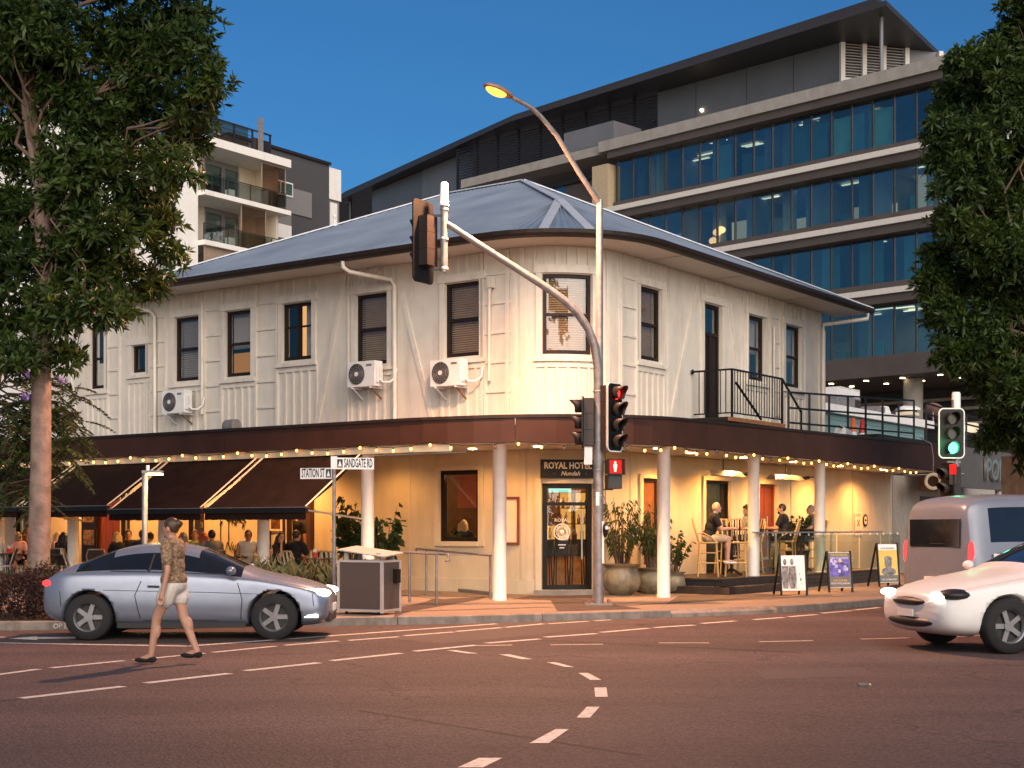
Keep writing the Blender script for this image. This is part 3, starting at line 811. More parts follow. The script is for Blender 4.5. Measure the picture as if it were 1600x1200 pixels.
# ------------------------------------------------------------------ ground floor of the hotel
def uGp(px): return W.uL(sL(px))
GOPS = []
def gz(px, py): return zz(py, LF(sL(px)).y)
g_bright = [uGp(188), uGp(203), 1.15, 2.75, 'bright']
g_panel = [uGp(150), uGp(187), 0.13, 2.75, 'panel']
g_bar = [uGp(294), uGp(319), 1.15, 2.75, 'bright']
g_door = [uGp(447), uGp(487), 0.13, 2.75, 'bardoor']
g_win = [uGp(688), uGp(749), zz(846, LF(sL(719)).y), zz(735, LF(sL(719)).y), 'bigwin']
g_far = [uGp(24), uGp(38), 0.6, 2.75, 'bright']
g_ent = [-0.56, 0.52, 0.22, 2.42, 'entry']
g_rw = [uRp(1002), uRp(1029), 0.7, 2.58, 'brown']
g_rd1 = [uRp(1100), uRp(1139), 0.44, 2.62, 'blackdoor']
g_rd2 = [uRp(1184), uRp(1211), 0.44, 2.60, 'reddoor']
GO = sorted([g_bright, g_panel, g_bar, g_door, g_win, g_far, g_ent, g_rw, g_rd1, g_rd2])
UGR = W.uR(17.4)
M['wallg'] = mat('ground_wall_paint', (0.70,0.59,0.42), 0.55, var=0.05, nscale=2.5, bump=0.04, bscale=30, dirt=(0.42,0.33,0.22), dscale=0.9, damt=0.3)
hb(wall_with_openings(W.uL(20), UGR, 0.05, 3.12, GO), 'wall', 'wallg')
def gb(u0, u1, z0, z1, d0=0.001, d=0.04, name='wall_board', m='wallg'):
    return hb(W.box(MB(), u0, u1, d0, d, z0, z1), name, m)
# skirting and panel boards, kept clear of openings
def runs(z0, z1, u0, u1):
    cur = u0
    for a, b, c, d, k in GO:
        if b < u0 or a > u1: continue
        if c < z1 and d > z0:
            if a - 0.14 > cur: yield cur, a - 0.14
            cur = b + 0.14
    if cur < u1: yield cur, u1
for a, b in runs(0.12, 0.4, W.uL(8), W.uR(2.2)): gb(a, b, 0.125, 0.42, 0.001, 0.05, 'skirting_board')
for a, b in runs(0.6, 0.8, W.uL(5), W.uR(2)): pass
for a, b, c, d, k in (g_win, g_ent, g_rw, g_rd1, g_rd2):
    gb(a-0.13, a-0.004, max(c-0.1,0.43) if k != 'entry' else 0.13, d+0.10, 0.001, 0.06, 'architrave'); gb(b+0.004, b+0.13, max(c-0.1,0.43) if k != 'entry' else 0.13, d+0.10, 0.001, 0.06, 'architrave')
    gb(a-0.003, b+0.003, d+0.005, d+0.10, 0.001, 0.06, 'architrave')
gb(g_win[0]-.004, g_win[1]+.004, g_win[2]-0.1, g_win[2]-.005, 0.001, 0.09, 'window_sill')
for px in (640, 678): gb(uGp(px)-.04, uGp(px)+.04, 0.425, 3.1, 0.001, 0.022, 'wall_board')
for u in (-0.95, 0.9): gb(u-.05, u+.05, 0.425, 3.1, 0.001, 0.03, 'wall_board')
for px in (985, 1236, 1332, 1390): gb(uRp(px)-.03, uRp(px)+.03, 0.5, 3.1, 0.001, 0.02, 'wall_board')
gb(W.uR(2.0), W.uR(3.2), 1.2, 1.24, .001, .02, 'wall_board')
# frames, panes, doors
def gframe(w, t=0.07, mt='sash', bars=(), name='window', panes='doorglass'):
    a, b, c, d, k = w; mb = MB()
    for r in ((a,a+t,c,d),(b-t,b,c,d),(a+t,b-t,c,c+t),(a+t,b-t,d-t,d)): W.box(mb, r[0], r[1], -0.12, -0.02, r[2], r[3])
    for z in bars: W.box(mb, a+t, b-t, -0.12, -0.03, z-.035, z+.035)
    f = hb(mb, name, mt)
    zs = [c+t] + list(bars) + [d-t]
    if panes:
        for z0, z1_ in zip(zs[:-1], zs[1:]): hb(W.box(MB(), a+t, b-t, -0.085, -0.075, z0+.036, z1_-.036), 'pane', panes, f)
    return f
f = gframe(g_win, 0.09)
a, b, c, d, _ = g_win
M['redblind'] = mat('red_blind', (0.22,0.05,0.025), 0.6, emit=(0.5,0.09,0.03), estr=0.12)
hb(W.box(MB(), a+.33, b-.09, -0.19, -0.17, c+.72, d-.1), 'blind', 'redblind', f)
for w in (g_bright, g_bar, g_far): gframe(w, 0.05)
f = gframe(g_panel, 0.06, 'timberdk', panes=None)
a, b, c, d, _ = g_panel
for i in range(3):
    u0 = a+.06+(b-a-.12)*i/3; hb(W.box(MB(), u0+.01, u0+(b-a-.12)/3-.01, -0.09, -0.05, c+.07, d-.07), 'panel', 'timber', f)
a, b, c, d, _ = g_door
gframe(g_door, 0.07, 'timberdk', panes=None, name='door_frame')
f = gframe(g_rw, 0.06, 'timberdk', panes=None); a, b, c, d, _ = g_rw
M['brownblind'] = mat('brown_blind', (0.20,0.08,0.03), 0.5, var=.15)  # plain brown blind, one base colour with slight variation
hb(W.box(MB(), a+.06, b-.06, -0.10, -0.08, c+.06, d-.06), 'blind', 'brownblind', f)
f = gframe(g_rd1, 0.06, 'black', panes=None, name='door'); a, b, c, d, _ = g_rd1
M['dkglass'] = mat('dark_tinted_glass', (0.03,0.035,0.03), 0.12, var=.2)
hb(W.box(MB(), a+.06, b-.3, -0.10, -0.08, c+.06, d-.06), 'pane', 'dkglass', f); hb(W.box(MB(), b-.3, b-.06, -0.11, -0.06, c+.06, d-.06), 'door_stile', 'black', f)
f = gframe(g_rd2, 0.06, 'timber', panes=None, name='door'); a, b, c, d, _ = g_rd2
hb(W.box(MB(), a+.06, (a+b)/2-.01, -0.10, -0.07, c+.06, d-.06), 'door_leaf', 'timber', f); hb(W.box(MB(), (a+b)/2+.01, b-.06, -0.10, -0.07, c+.06, d-.06), 'door_leaf', 'timber', f)
pu = W.pt((a+b)/2+.08, -.02, 0); hb(MB().cyl((pu.x,pu.y,1.2),(pu.x,pu.y,1.8),.018), 'door_handle', 'steel', f)
# entry door on the corner
f = gframe(g_ent, 0.10, 'black', (2.0,), 'door'); a, b, c, d, _ = g_ent
hb(W.box(MB(), a+.1, b-.1, -0.12, -0.05, c+.001, c+.09), 'kick_plate', 'steel', f)
hb(W.box(MB(), a+.1, b-.1, -0.115, -0.05, 1.965, 2.03), 'transom', 'steel', f)
p = W.pt(0.28, 0.0, 0); hb(MB().cyl((p.x,p.y,0.85),(p.x,p.y,1.85),.02), 'door_handle', 'steel', f)
hb(W.box(MB(), a-.12, b+.12, -.2, .24, 0.02, 0.215), 'door_step', 'concrete')
# frosted crest on the glass: scalloped ring and letters
c0 = W.pt(-0.14, -0.06, 1.42); md = Matrix.Translation(c0 - Vector(HO)) @ Matrix.Rotation(TD, 4, 'Z') @ Matrix.Rotation(PI/2, 4, 'X')
mb = MB()
for i in range(16):
    t = 2*PI*i/16; mb.add([(0.13*math.cos(t+dt)*r_, 0.13*math.sin(t+dt)*r_, 0) for r_, dt in ((.72,-.11),(1,-.13),(1,.13),(.72,.11))], [(0,1,2,3)])
for i in range(24):
    t0, t1 = 2*PI*i/24, 2*PI*(i+1)/24
    mb.add([(math.cos(t)*r_, math.sin(t)*r_, 0) for t, r_ in ((t0,.155),(t0,.175),(t1,.175),(t1,.155))], [(0,1,2,3)])
mb.box(0, -.27, 0, .16, .02, .002); mb.box(0,-.33,0,.10,.02,.002)
mb.ell((0,0,0),(.05,.05,.002),14,6)
mb.xf(md); MBo = stuff(mb.build('glass_crest', M['signwhite'], f))
text('ROYAL', 0.10, M['signwhite'], f, md @ Matrix.Translation((0,0.24,0)), 'glass_lettering', 0.001)
# lit notice panels seen through the fanlight
M['screen'] = emat('notice_screen', (0.45,0.9,0.7), 0.9)
hb(W.box(MB(), a+.12, b-.42, -0.2, -0.19, 2.24, 2.35), 'notice_panel', 'screen', f)

# rooms behind the ground floor
M['floor_in'] = mat('warm_floor', (0.25,0.13,0.06), 0.4, var=.2)
M['wall_in'] = mat('dark_red_wall', (0.14,0.05,0.02), 0.6, var=.3, nscale=3)
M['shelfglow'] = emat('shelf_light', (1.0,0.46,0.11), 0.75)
hb(W.box(MB(), W.uL(19.5), W.uR(5.5), -3.6, -3.5, 0, 3.1), 'inner_wall', 'wall_in')
hb(W.box(MB(), W.uR(5.5)-.05, W.uR(5.5)+.05, -3.5, -.25, 0, 3.1), 'inner_wall', 'wall_in')
mb = MB()
oi = W.line(-.1, W.uL(19.5), W.uR(5.6)); ii = W.line(-3.55, W.uL(19.5), W.uR(5.6))
usx = W.us(W.uL(19.5), W.uR(5.6))
for u0, u1 in zip(usx[:-1], usx[1:]):
    mb.add([W.pt(u0,-.05,.2), W.pt(u1,-.05,.2), W.pt(u1,-1.6,.2), W.pt(u0,-1.6,.2)], [(0,1,2,3)])
    mb.add([W.pt(u0,-.23,3.09), W.pt(u1,-.23,3.09), W.pt(u1,-1.6,3.09), W.pt(u0,-1.6,3.09)], [(0,3,2,1)])
hb(mb, 'inner_floor', 'floor_in')
pb = C0 + (dL+dR)*5.5
hb(MB().prism([tuple((C0+dL*a_+dR*b_).xy) for a_, b_ in ((1.2,1.2),(19.5,.4),(19.5,3.8),(6,6),(.4,6))], 0.1, 0.195), 'inner_floor', 'floor_in')
# back bar behind the corner door: shelves of bottles with a lit back
def local(m, x, y, z): return m @ Vector((x,y,z))
mdoor = Matrix.Translation(W.pt(0,0,0)) @ Matrix.Rotation(TD,4,'Z')      # x right, y into the building
mb = MB().boxb(-1.6,1.6,2.3,2.36,0.9,2.6); mb.xf(mdoor); hb(mb, 'back_bar', 'shelfglow')
bb = MB()
for z in (1.25,1.6,1.95,2.3): bb.boxb(-1.6,1.6,2.1,2.3,z-.02,z)
for x in (-.9,-.1,.55,1.2): bb.boxb(x-.03,x+.03,2.09,2.3,.9,2.6)
bb.boxb(-1.6,-.75,2.05,2.29,1.3,2.6); bb.boxb(-.1,.22,2.05,2.29,1.55,2.6); bb.boxb(-1.6,1.6,2.05,2.29,2.3,2.6)
bb.xf(mdoor); hb(bb, 'back_bar_shelf', 'timberdk')
M['bottle'] = mat('bottle_glass', (0.10,0.05,0.02), 0.15, var=.9, nscale=5, island=.8)
M['bottle2'] = mat('pale_bottle', (0.45,0.35,0.2), 0.15, var=.5, nscale=5, island=.8)
for z in (1.25,1.6,1.95):
    x = -.72
    while x < 1.15:
        h_ = R.uniform(.2,.3); mb = MB().lathe([(.035,0),(.038,h_*.6),(.014,h_*.75),(.014,h_),(0,h_)], 7, (x, 2.18, z)); mb.xf(mdoor)
        hb(mb, 'bottle', R.choice(['bottle','bottle','bottle2'])); x += R.uniform(.11,.17)
M['amber'] = mat('amber_timber', (0.50,0.27,0.09), .4, var=.35, nscale=9, stretch=(8,8,1))
mb = MB().boxb(-1.2,1.4,1.3,1.75,.2,1.12); mb.xf(mdoor); hb(mb, 'bar_counter', 'amber')
mb = MB().boxb(-1.25,1.45,1.22,1.8,1.12,1.17); mb.xf(mdoor); hb(mb, 'bar_top', 'steel')
for x in (-.35,0.0,.35):
    mb = MB()
    for dx in (-.14,.14):
        for dy in (-.14,.14): mb.cyl((x+dx,.85+dy,.2),(x+dx*.8,.85+dy*.8,.9),.014,n=6)
    mb.boxb(x-.17,x+.17,.68,1.02,.9,.95); mb.boxb(x-.17,x+.17,.66,.69,.95,1.25)
    mb.xf(mdoor); hb(mb, 'bar_stool', 'dark')
def shelfbox(w, depth=0.5):
    a, b, c, d, _ = w
    hb(W.box(MB(), a-.1, b+.1, -depth-.25, -depth-.22, c-.1, d+.1), 'lit_back_wall', 'shelfglow')
    mb = MB()
    for z in (c+.35,c+.8,c+1.2): W.box(mb, a-.05, b+.05, -depth-.1, -.25, z-.015, z)
    hb(mb, 'bar_shelf', 'timberdk')
    for z in (c+.35,c+.8):
        n = 5
        for i in range(n):
            p = W.pt(a+(b-a)*(i+.5)/n, -.35, 0); h_ = R.uniform(.16,.26)
            hb(MB().lathe([(.04,0),(.04,h_*.6),(.014,h_*.75),(.014,h_),(0,h_)],6,(p.x,p.y,z)), 'bottle', R.choice(['bottle','bottle2']))
shelfbox(g_bar); shelfbox(g_bright); shelfbox(g_far)
a, b, c, d, _ = g_door
hb(W.box(MB(), (a+b)/2-.1, b+.1, -1.6, -1.57, .9, 2.7), 'lit_back_wall', 'shelfglow')
mb = MB()
for z in (1.3,1.75,2.2): W.box(mb, (a+b)/2-.1, b+.1, -1.55, -1.3, z-.02, z)
hb(mb, 'bar_shelf', 'timberdk')
M['redposter'] = mat('red_poster', (0.5,0.05,0.02), .5, emit=(1,.15,.05), estr=.3)
hb(W.box(MB(), (a+b)/2+.05, b-.1, -1.5, -1.49, 2.05, 2.4), 'poster', 'redposter')
# interior lamps: one warm bulb per room
def lamp(name, loc, e, col, r=0.1, kind='POINT', par=None, spot=None, blend=.5, rot=None):
    l = bpy.data.lights.new(name, kind); l.energy = e; l.color = col
    if kind != 'AREA': l.shadow_soft_size = r
    else: l.size = r
    if spot: l.spot_size = rad(spot); l.spot_blend = blend
    o = bpy.data.objects.new(name, l); COL.objects.link(o); o.location = loc
    if rot: o.rotation_euler = rot
    return o
WARM = (1.0, 0.50, 0.17)
lamp('bar_lamp', mdoor @ Vector((0,.75,2.85)), 130, WARM)
lamp('dining_room_lamp', LF(3.0,-1.8,2.6), 120, WARM)
lamp('dining_room_lamp', LF(8.4,-1.4,2.6), 120, WARM)
lamp('dining_room_lamp', LF(12.8,-1.4,2.6), 120, WARM)

# ------------------------------------------------------------------ street awning: soffit, fascia panels, roof
ZA, ZF = 3.107, 3.61
def zf(u): return 3.60 + .22*max(0, min(1.3, (u+2)/14))
UAL, UAR = WA.uL(21), WA.uR(19.6)
PW = 2.42
u = UAL
while u < UAR - .1:
    u1 = min(u + PW, UAR)
    hb(WA.boxv(MB(), u+.004, u1-.004, -0.06, 0.0, lambda q: ZA, lambda q: zf(q)-.05), 'fascia_panel', 'fascia'); u = u1
hb(WA.boxv(MB(), UAL, UAR, -0.09, 0.025, lambda q: zf(q)-.048, lambda q: zf(q)+.012), 'fascia_capping', 'gutter')
hb(WA.box(MB(), UAL, UAR, -0.10, -0.062, ZA-.02, ZA+.06), 'fascia_batten', 'soffit')
hb(WA.box(MB(), UAL, WA.uL(2.9), -0.10, -0.062, ZA-.15, ZA-.022), 'awning_beam', 'wallg')
oL = WA.line(-.062, UAL, UAR); iL = W.line(0.004, W.uL(20), UGR)
poly = [tuple(p.xy) for p in oL] + [tuple(p.xy) for p in iL[::-1]]
hb(MB().prism(poly, ZA+.02, ZA+.06), 'awning_soffit', 'soffit')
poly2 = [tuple(p.xy) for p in WA.line(-.1, UAL, UAR)] + [tuple(p.xy) for p in W.line(0.004, W.uL(20), UGR)[::-1]]
hb(MB().prism(poly2, ZF-.22, ZF-.16), 'awning_roof', 'galv')
# soffit boards
for s in np.arange(-1, 20, 2.4):
    if s > 1.5: hb(MB().bar(LF(s,.05,ZA+.012), LF(s,2.95,ZA+.012), .06, .016), 'soffit_batten', 'soffit')
    if s > 2: hb(MB().bar(RF(s,.05,ZA+.012), RF(s,1.9,ZA+.012), .06, .016), 'soffit_batten', 'soffit')
# columns
def column(p, zb):
    hb(MB().lathe([(.14,zb),(.142,zb+.05),(.130,zb+.07),(.130,ZA-.02),(.14,ZA-.02),(.14,ZA+.019)],20,(p.x,p.y,0)), 'column', 'column')
colL = [LF(s,2.85) for s in (3.07,5.98,9.1,12.3,15.2,18.2)]
for p in colL: column(p, .12)
column(Vector((-.235,27.15,0)), .12); column(Vector((3.0,28.35,0)), .12)
for s in (4.49,8.06): column(RF(s,1.75), .44)
# recessed downlights under the awning, lit
M['lamp'] = emat('downlight_glow', (1.0,0.66,0.30), 22)
DL = [LF(s,.95) for s in (1.9,4.6,7.4,10.2,13.0,15.8)] + [W.pt(-.5,1.2,0), W.pt(1.0,1.3,0)] + [RF(s,.95) for s in (3.1,5.6,8.3,11.2,14.2)]
for i, p in enumerate(DL):
    l_ = hb(MB().lathe([(0,ZA+.012),(.075,ZA+.012),(.085,ZA+.004),(.085,ZA+.019)],14,(p.x,p.y,0)), 'downlight', 'lamp')
    right = i >= 8
    lamp('downlight_lamp', (p.x,p.y,ZA-.03), 330 if right else (62 if i < 2 else (260 if i < 6 else 125)), (1.0,0.44,0.11), 0.06, 'SPOT', spot=155, blend=.7)

# ------------------------------------------------------------------ string lights along the fascia
st = thing('string_lights', 'string of small warm bulbs on black cable looped along the awning edge', 'string lights', (0,0,0))
M['bulb'] = emat('bulb_glow', (1.0,0.42,0.09), 6)
u = UAL + .5; pts = []; L_ = 0
hooks = []
while u < WA.uR(18.2): hooks.append(u); u += 1.72
for a, b in zip(hooks[:-1], hooks[1:]):
    for k in range(8):
        t = k/8; pts.append(WA.pt(a+(b-a)*t, .035, ZA+.035-.085*4*t*(1-t)))
MB().tube(pts, .007, 5).build('cable', M['black'], st)
bm_ = MB().lathe([(0,-.036),(.016,-.032),(.026,-.014),(.026,.004),(.014,.022),(.010,.03)],10).mesh('bulb', M['bulb'])
sk_ = MB().lathe([(.014,.02),(.016,.05),(.012,.06),(0,.06)],8).mesh('socket', M['black'])
dead = mat('dead_bulb', (.1,.08,.06), .1)
bd_ = MB().lathe([(0,-.036),(.018,-.032),(.029,-.014),(.029,.004),(.016,.022),(.010,.03)],8).mesh('bulb', dead)
i = 0
for j, p in enumerate(pts):
    if j % 2: continue
    i += 1
    off = i in (44,47,50,57,63)
    b_ = share(bd_ if off else bm_, 'bulb', st, p + Vector((0,0,-.06)))
    share(sk_, 'socket', b_, (0,0,0))

# ------------------------------------------------------------------ roll-down canvas blinds in front of the dining terrace
def shade_bay(s0, s1, zbar, obar, label):
    t = thing('canvas_awning', label, 'awning', LF((s0+s1)/2, 3.1), 0, 'canvas awnings over the dining terrace')
    off = t.location
    mb = MB(); n = 8; N2 = 10
    vs = []; fs = []
    for i in range(n+1):
        for j in range(N2+1):
            f = i/n; s = s0+.06 + (s1-s0-.12)*j/N2
            z = (ZA-.15)*(1-f) + (zbar+.06)*f - .05*math.sin(PI*f); o_ = 3.0*(1-f) + obar*f
            vs.append(LF(s, o_, z) - off)
    for i in range(n):
        for j in range(N2): fs.append((i*(N2+1)+j, i*(N2+1)+j+1, (i+1)*(N2+1)+j+1, (i+1)*(N2+1)+j))
    mb.add(vs, fs, True).build('canvas', M['canvas'], t)
    a, b = LF(s0+.04, obar, zbar)-off, LF(s1-.04, obar, zbar)-off
    MB().bar(a, b, .07, .10).build('front_bar', M['black'], t)
    MB().bar(a+Vector((0,0,.055)), b+Vector((0,0,.055)), .075, .012).build('bar_flashing', M['galv'], t)
    mb = MB(); vs = []
    k = 24
    for i in range(k+1):
        s = s0+.06+(s1-s0-.12)*i/k; z = zbar-.05
        vs += [LF(s,obar+.01,z)-off, LF(s,obar+.01,z-.13-.006*math.sin(i*2.1))-off]
    mb.add(vs, [(2*i,2*i+2,2*i+3,2*i+1) for i in range(k)]).build('valance', M['canvas'], t)
    for s in (s0+.1, s1-.1):
        MB().bar(LF(s,obar-.03,zbar)-off, LF(s,2.88,1.67)-off, .03, .035).build('arm', M['steel'], t)
        MB().bar(LF(s,3.02,ZA-.13)-off, LF(s,obar-.02,zbar+.07)-off, .025, .02).build('strap', M['cream'], t)
bays = [3.0,5.9,8.85,12.0,15.1,18.2]
names = ['brown canvas awning nearest the street name signs, arm fixed to the white column', 'brown canvas awning with the small post lamp in front, right of the grey tree trunk',
         'brown canvas awning just right of the tree trunk, lowered slightly less', 'brown canvas awning crossing behind the big tree trunk', 'brown canvas awning at the left end, beside the feathery tree']
for i in range(5): shade_bay(bays[i], bays[i+1], 1.84 if i < 2 else 1.92, 4.6 if i < 2 else 4.55, names[i])

# ------------------------------------------------------------------ deck and steps on the right side
def rbox(mb, s0, s1, o0, o1, z0, z1):
    ps = [RF(s0,o0), RF(s0,o1), RF(s1,o1), RF(s1,o0)]
    return mb.prism([tuple(p.xy) for p in ps], z0, z1)
dk = bpy.data.objects.new('deck', None); COL.objects.link(dk); struct(dk)
nb = 14
for i in range(nb):
    o0 = 0.01 + 2.0*i/nb; rbox(MB(), 2.5, 11.6, o0+.004, o0+2.0/nb-.004, .405, .44).build('deck_board', M['deck'], dk)
rbox(MB(), 2.52, 11.58, .02, 1.99, .1, .403).build('deck_base', M['blackrough'], dk)
rbox(MB(), 2.2, 5.2, 2.02, 2.34, .1, .28).build('step', M['deck'], dk)
rbox(MB(), 2.16, 2.498, .02, 2.34, .1, .28).build('step', M['deck'], dk)
for i in range(3):
    z = .13+.09*i; rbox(MB(), 5.3, 11.6, 2.0, 2.02, z, z+.08).build('fascia_board', M['deck'], dk)
for i in range(2):
    z = .285+.06*i; rbox(MB(), 2.5, 5.3, 2.001, 2.018, z, z+.055).build('fascia_board', M['deck'], dk)
# glass balustrade
gbal = thing('glass_balustrade', 'clear glass balustrade with flat steel handrail along the raised bar deck', 'balustrade', RF(4.2,1.92,.44), 0)
def rloc(t, s, o, z): return RF(s,o,z) - t.location
HZ = 1.40
MB().bar(rloc(gbal,4.1,1.95,HZ), rloc(gbal,11.5,1.95,HZ), .09, .035).build('handrail', M['steel'], gbal)
M['balglass'] = glass('balustrade_glass', (0.80,0.85,0.80), 0.02)
for s in np.arange(4.35, 11.5, 1.42):
    MB().bar(rloc(gbal,s+.05,1.95,.91), rloc(gbal,s+1.36,1.95,.91), .012, .86).build('glass_panel', M['balglass'], gbal)
    for ds in (.2,.7,1.2):
        p = rloc(gbal, s+ds, 1.95, HZ-.05); MB().bar(p+Vector((0,0,.03)), p+Vector((0,0,-.03)), .02, .03).build('bracket', M['steel'], gbal)
    for ds in (.25,1.15): MB().ell(rloc(gbal,s+ds,1.98,.36),(.03,.03,.03),8,6).build('fixing', M['steel'], gbal)
for s in (5.3,8.4): MB().bar(rloc(gbal,s,1.9,.44), rloc(gbal,s,1.9,HZ-.018), .04, .04).build('post', M['steel'], gbal)
# ramp handrails left of the corner
def handrail(label, pts, r=.022, posts=()):
    t = thing('ramp_handrail', label, 'handrail', (*pts[0][:2], .125), 0, 'handrails beside the ramp'); o_ = t.location
    MB().tube([Vector(p)-o_ for p in pts], r, 8).build('rail', M['galv'], t)
    for p in posts: MB().cyl(Vector((p[0],p[1],.12))-o_, Vector(p)-o_, .024).build('post', M['galv'], t)
    return t
def atp(px, py, Y): return tuple(at(px,py,Y))
p1, p2 = atp(616,862.5,26.9), atp(700,866,25.6)
handrail('short grey handrail ending beside the bin', [p1, p2, (p2[0]+.02,p2[1],p2[2]-.12), (p2[0]-.05,p2[1]+.02,p2[2]-.12)], .022, [atp(682,866,25.75), atp(640,864,26.5)])
q1, q2 = atp(650,857.5,29.3), atp(768,868,27.6)
handrail('grey handrail running along the wall under the big ground floor window', [(q1[0],q1[1],q1[2]-.08), q1, q2], .022, [atp(666,859,29.1), atp(766,868,27.7)])
# ramp slab
struct(MB().prism([gp(625,930,.125), gp(690,937,.125), gp(768,932,.125), gp(768,915,.125), gp(640,909,.125)], .1, .135).build('ramp', M['path']))
mb = MB()
a_, b_ = Vector((*gp(655,918,.125),.16)), Vector((*gp(768,931,.125),.16)); mb.bar(a_, b_, .08, .09)
struct(mb.build('ramp_kerb', M['galv']))

# name board over the corner door
sg = thing('name_board', 'black board with cream hotel lettering above the corner door', 'sign', tuple(W.pt(0,.12,2.72)), TD)
MB().boxb(-.62,.58,-.015,.03,-.19,.19).build('board', M['black'], sg)
text('ROYAL HOTEL', 0.185, M['cream'], sg, up(-.05,-.017,.06), 'lettering', .003, off=.006, sx=.92, fit=1.0)
text('Nundah', 0.125, M['cream'], sg, up(0,-.017,-.10), 'lettering', .003, shear=.35, off=.002)
for x in (-.33,.33): MB().ell((x,-.017,-.10),(.012,.003,.012),8,6).build('stud', M['rust'], sg)
# framed notice left of the door
t = thing('notice_case', 'empty red timber notice frame on the wall left of the corner door', 'notice case', tuple(W.pt(-1.25,.03,1.65)), TD-.45)
for r_ in ((-.2,-.15,-.5,.5),(.15,.2,-.5,.5),(-.149,.149,-.5,-.45),(-.149,.149,.45,.5)): MB().boxb(r_[0],r_[1],-.04,.0,r_[2],r_[3]).build('frame', M['timber'], t)
MB().boxb(-.15,.15,-.012,-.002,-.45,.45).build('backing', M['cream'], t)
# small wall notices on the right wall
def wallthing(name, label, cat, px, z, out=.02):
    p = RF(sR(px), out, z); return thing(name, label, cat, tuple(p), TR)
t = wallthing('warning_notice', 'white wall notice with red cross and red bar beside round badge', 'notice', 1340, 1.62)
MB().boxb(-.28,.28,-.006,0,-.34,.34).build('backing', M['cream'], t)
text('EVENTS', .12, M['clgrey'], t, up(0,-.008,.24), 'lettering', .001)
for s in (1,-1): MB().box(0,-.008,.02,.26,.003,.045,ry=s*.8).build('cross', M['red'], t)
MB().boxb(-.22,.22,-.009,-.006,-.26,-.20).build('bar', M['red'], t)
t = wallthing('round_badge', 'round black no smoking style badge on the beige wall', 'badge', 1351, 1.72)
MB().cyl((0,-.008,0),(0,0,0),.18,n=24).build('ring', M['black'], t); MB().cyl((0,-.012,0),(0,-.0081,0),.12,n=24).build('face', M['cream'], t); MB().boxb(-.07,.07,-.014,-.0121,-.03,.03).build('mark', M['black'], t)
# picture frame and mural on the dining wall
def lwall(name, label, cat, px, z, out=.02):
    p = LF(sL(px), out, z); return thing(name, label, cat, tuple(p), TL)
t = lwall('framed_picture', 'small picture in pale frame on the dark wall beside the bar doorway', 'picture', 433, 1.75)
MB().boxb(-.2,.2,-.03,0,-.32,.32).build('frame', M['cream'], t); MB().boxb(-.15,.15,-.034,-.0301,-.27,.27).build('print', mat('brown_print',(.12,.05,.02),.4,var=.9,nscale=7), t)
t = lwall('wall_mural', 'black leaf splash mural with handwriting on the yellow dining wall', 'mural', 368, 1.6)
mb = MB()
for i in range(120):
    r_ = abs(R.gauss(0,.33)); a_ = R.uniform(0,2*PI); x, z = r_*math.cos(a_)*1.0, .35+r_*math.sin(a_)*.9
    q = R.uniform(0,6.3); l_, w_ = R.uniform(.05,.12), R.uniform(.02,.05)
    c_, s_ = math.cos(q), math.sin(q)
    mb.add([(x-c_*l_,-.002,z-s_*l_),(x+s_*w_,-.002,z-c_*w_),(x+c_*l_,-.002,z+s_*l_),(x-s_*w_,-.002,z+c_*w_)], [(0,1,2,3)])
for x in (-.5,-.22): mb.boxb(x-.012,x+.012,-.004,-.001,-.5,.5)
stuff(mb.build('leaf_print', M['clblack'], t))
text('Nundah', .3, M['clblack'], t, up(.12,-.004,-.55), 'lettering', .001, shear=.4)
t = lwall('drink_poster_board', 'tall black board of faded food pictures beside the red timber panels', 'poster board', 141, 1.7, .03)
MB().boxb(-.3,.3,-.02,0,-1.1,1.1).build('board', M['black'], t)
for z in (.7,.15,-.45): MB().boxb(-.22,.22,-.024,-.0201,z-.2,z+.2).build('print', mat('food_print',(.16,.09,.05),.5,var=.95,nscale=9), t)
gb(uGp(487), uGp(491), .13, 2.8, .001, .05, 'door_post', 'timberdk'); gb(uGp(418), uGp(424), .13, 2.8, .001, .04, 'door_post', 'timberdk')
gb(uGp(438), uGp(446), .13, 2.8, .001, .03, 'door_post', 'timberdk')
gb(uGp(38.5), uGp(43), .13, 2.8, .001, .05, 'door_post', 'timber')
# ------------------------------------------------------------------ main traffic light pole with mast arm and street lamp
PP = Vector((*gp(935,945,.125), .125))
tp = thing('traffic_light_pole', 'tall galvanised pole with curved mast arm, signal heads and lit orange street lamp', 'traffic light', tuple(PP))
YP = PP.y
def pl(px, py, dy=0.0):
    """point beside the pole at the pole's own distance (+dy)"""
    p = at(px, py, YP + dy)
    return Vector((p.x - PP.x, dy, p.z - PP.z))
MB().tube([(0,0,.02),(0,0,pl(935,560).z)],[.095,.085],16).build('pole', M['galv'], tp)
MB().tube([pl(936,575), pl(937,312)],[.072,.058],14).build('upper_pole', M['galv'], tp)
M['galvrust'] = mat('rusty_galvanised', (0.33,0.19,0.15), 0.55, .3, var=.2, nscale=9, bump=.05)
MB().boxb(-.24,.24,-.24,.24,-.001,.03).build('base_plate', M['galv'], tp)
mb = MB()
for x in (-.19,.19):
    for y in (-.19,.19): mb.cyl((x,y,.03),(x,y,.09),.025,n=6)
mb.build('anchor_bolt', M['galvrust'], tp)
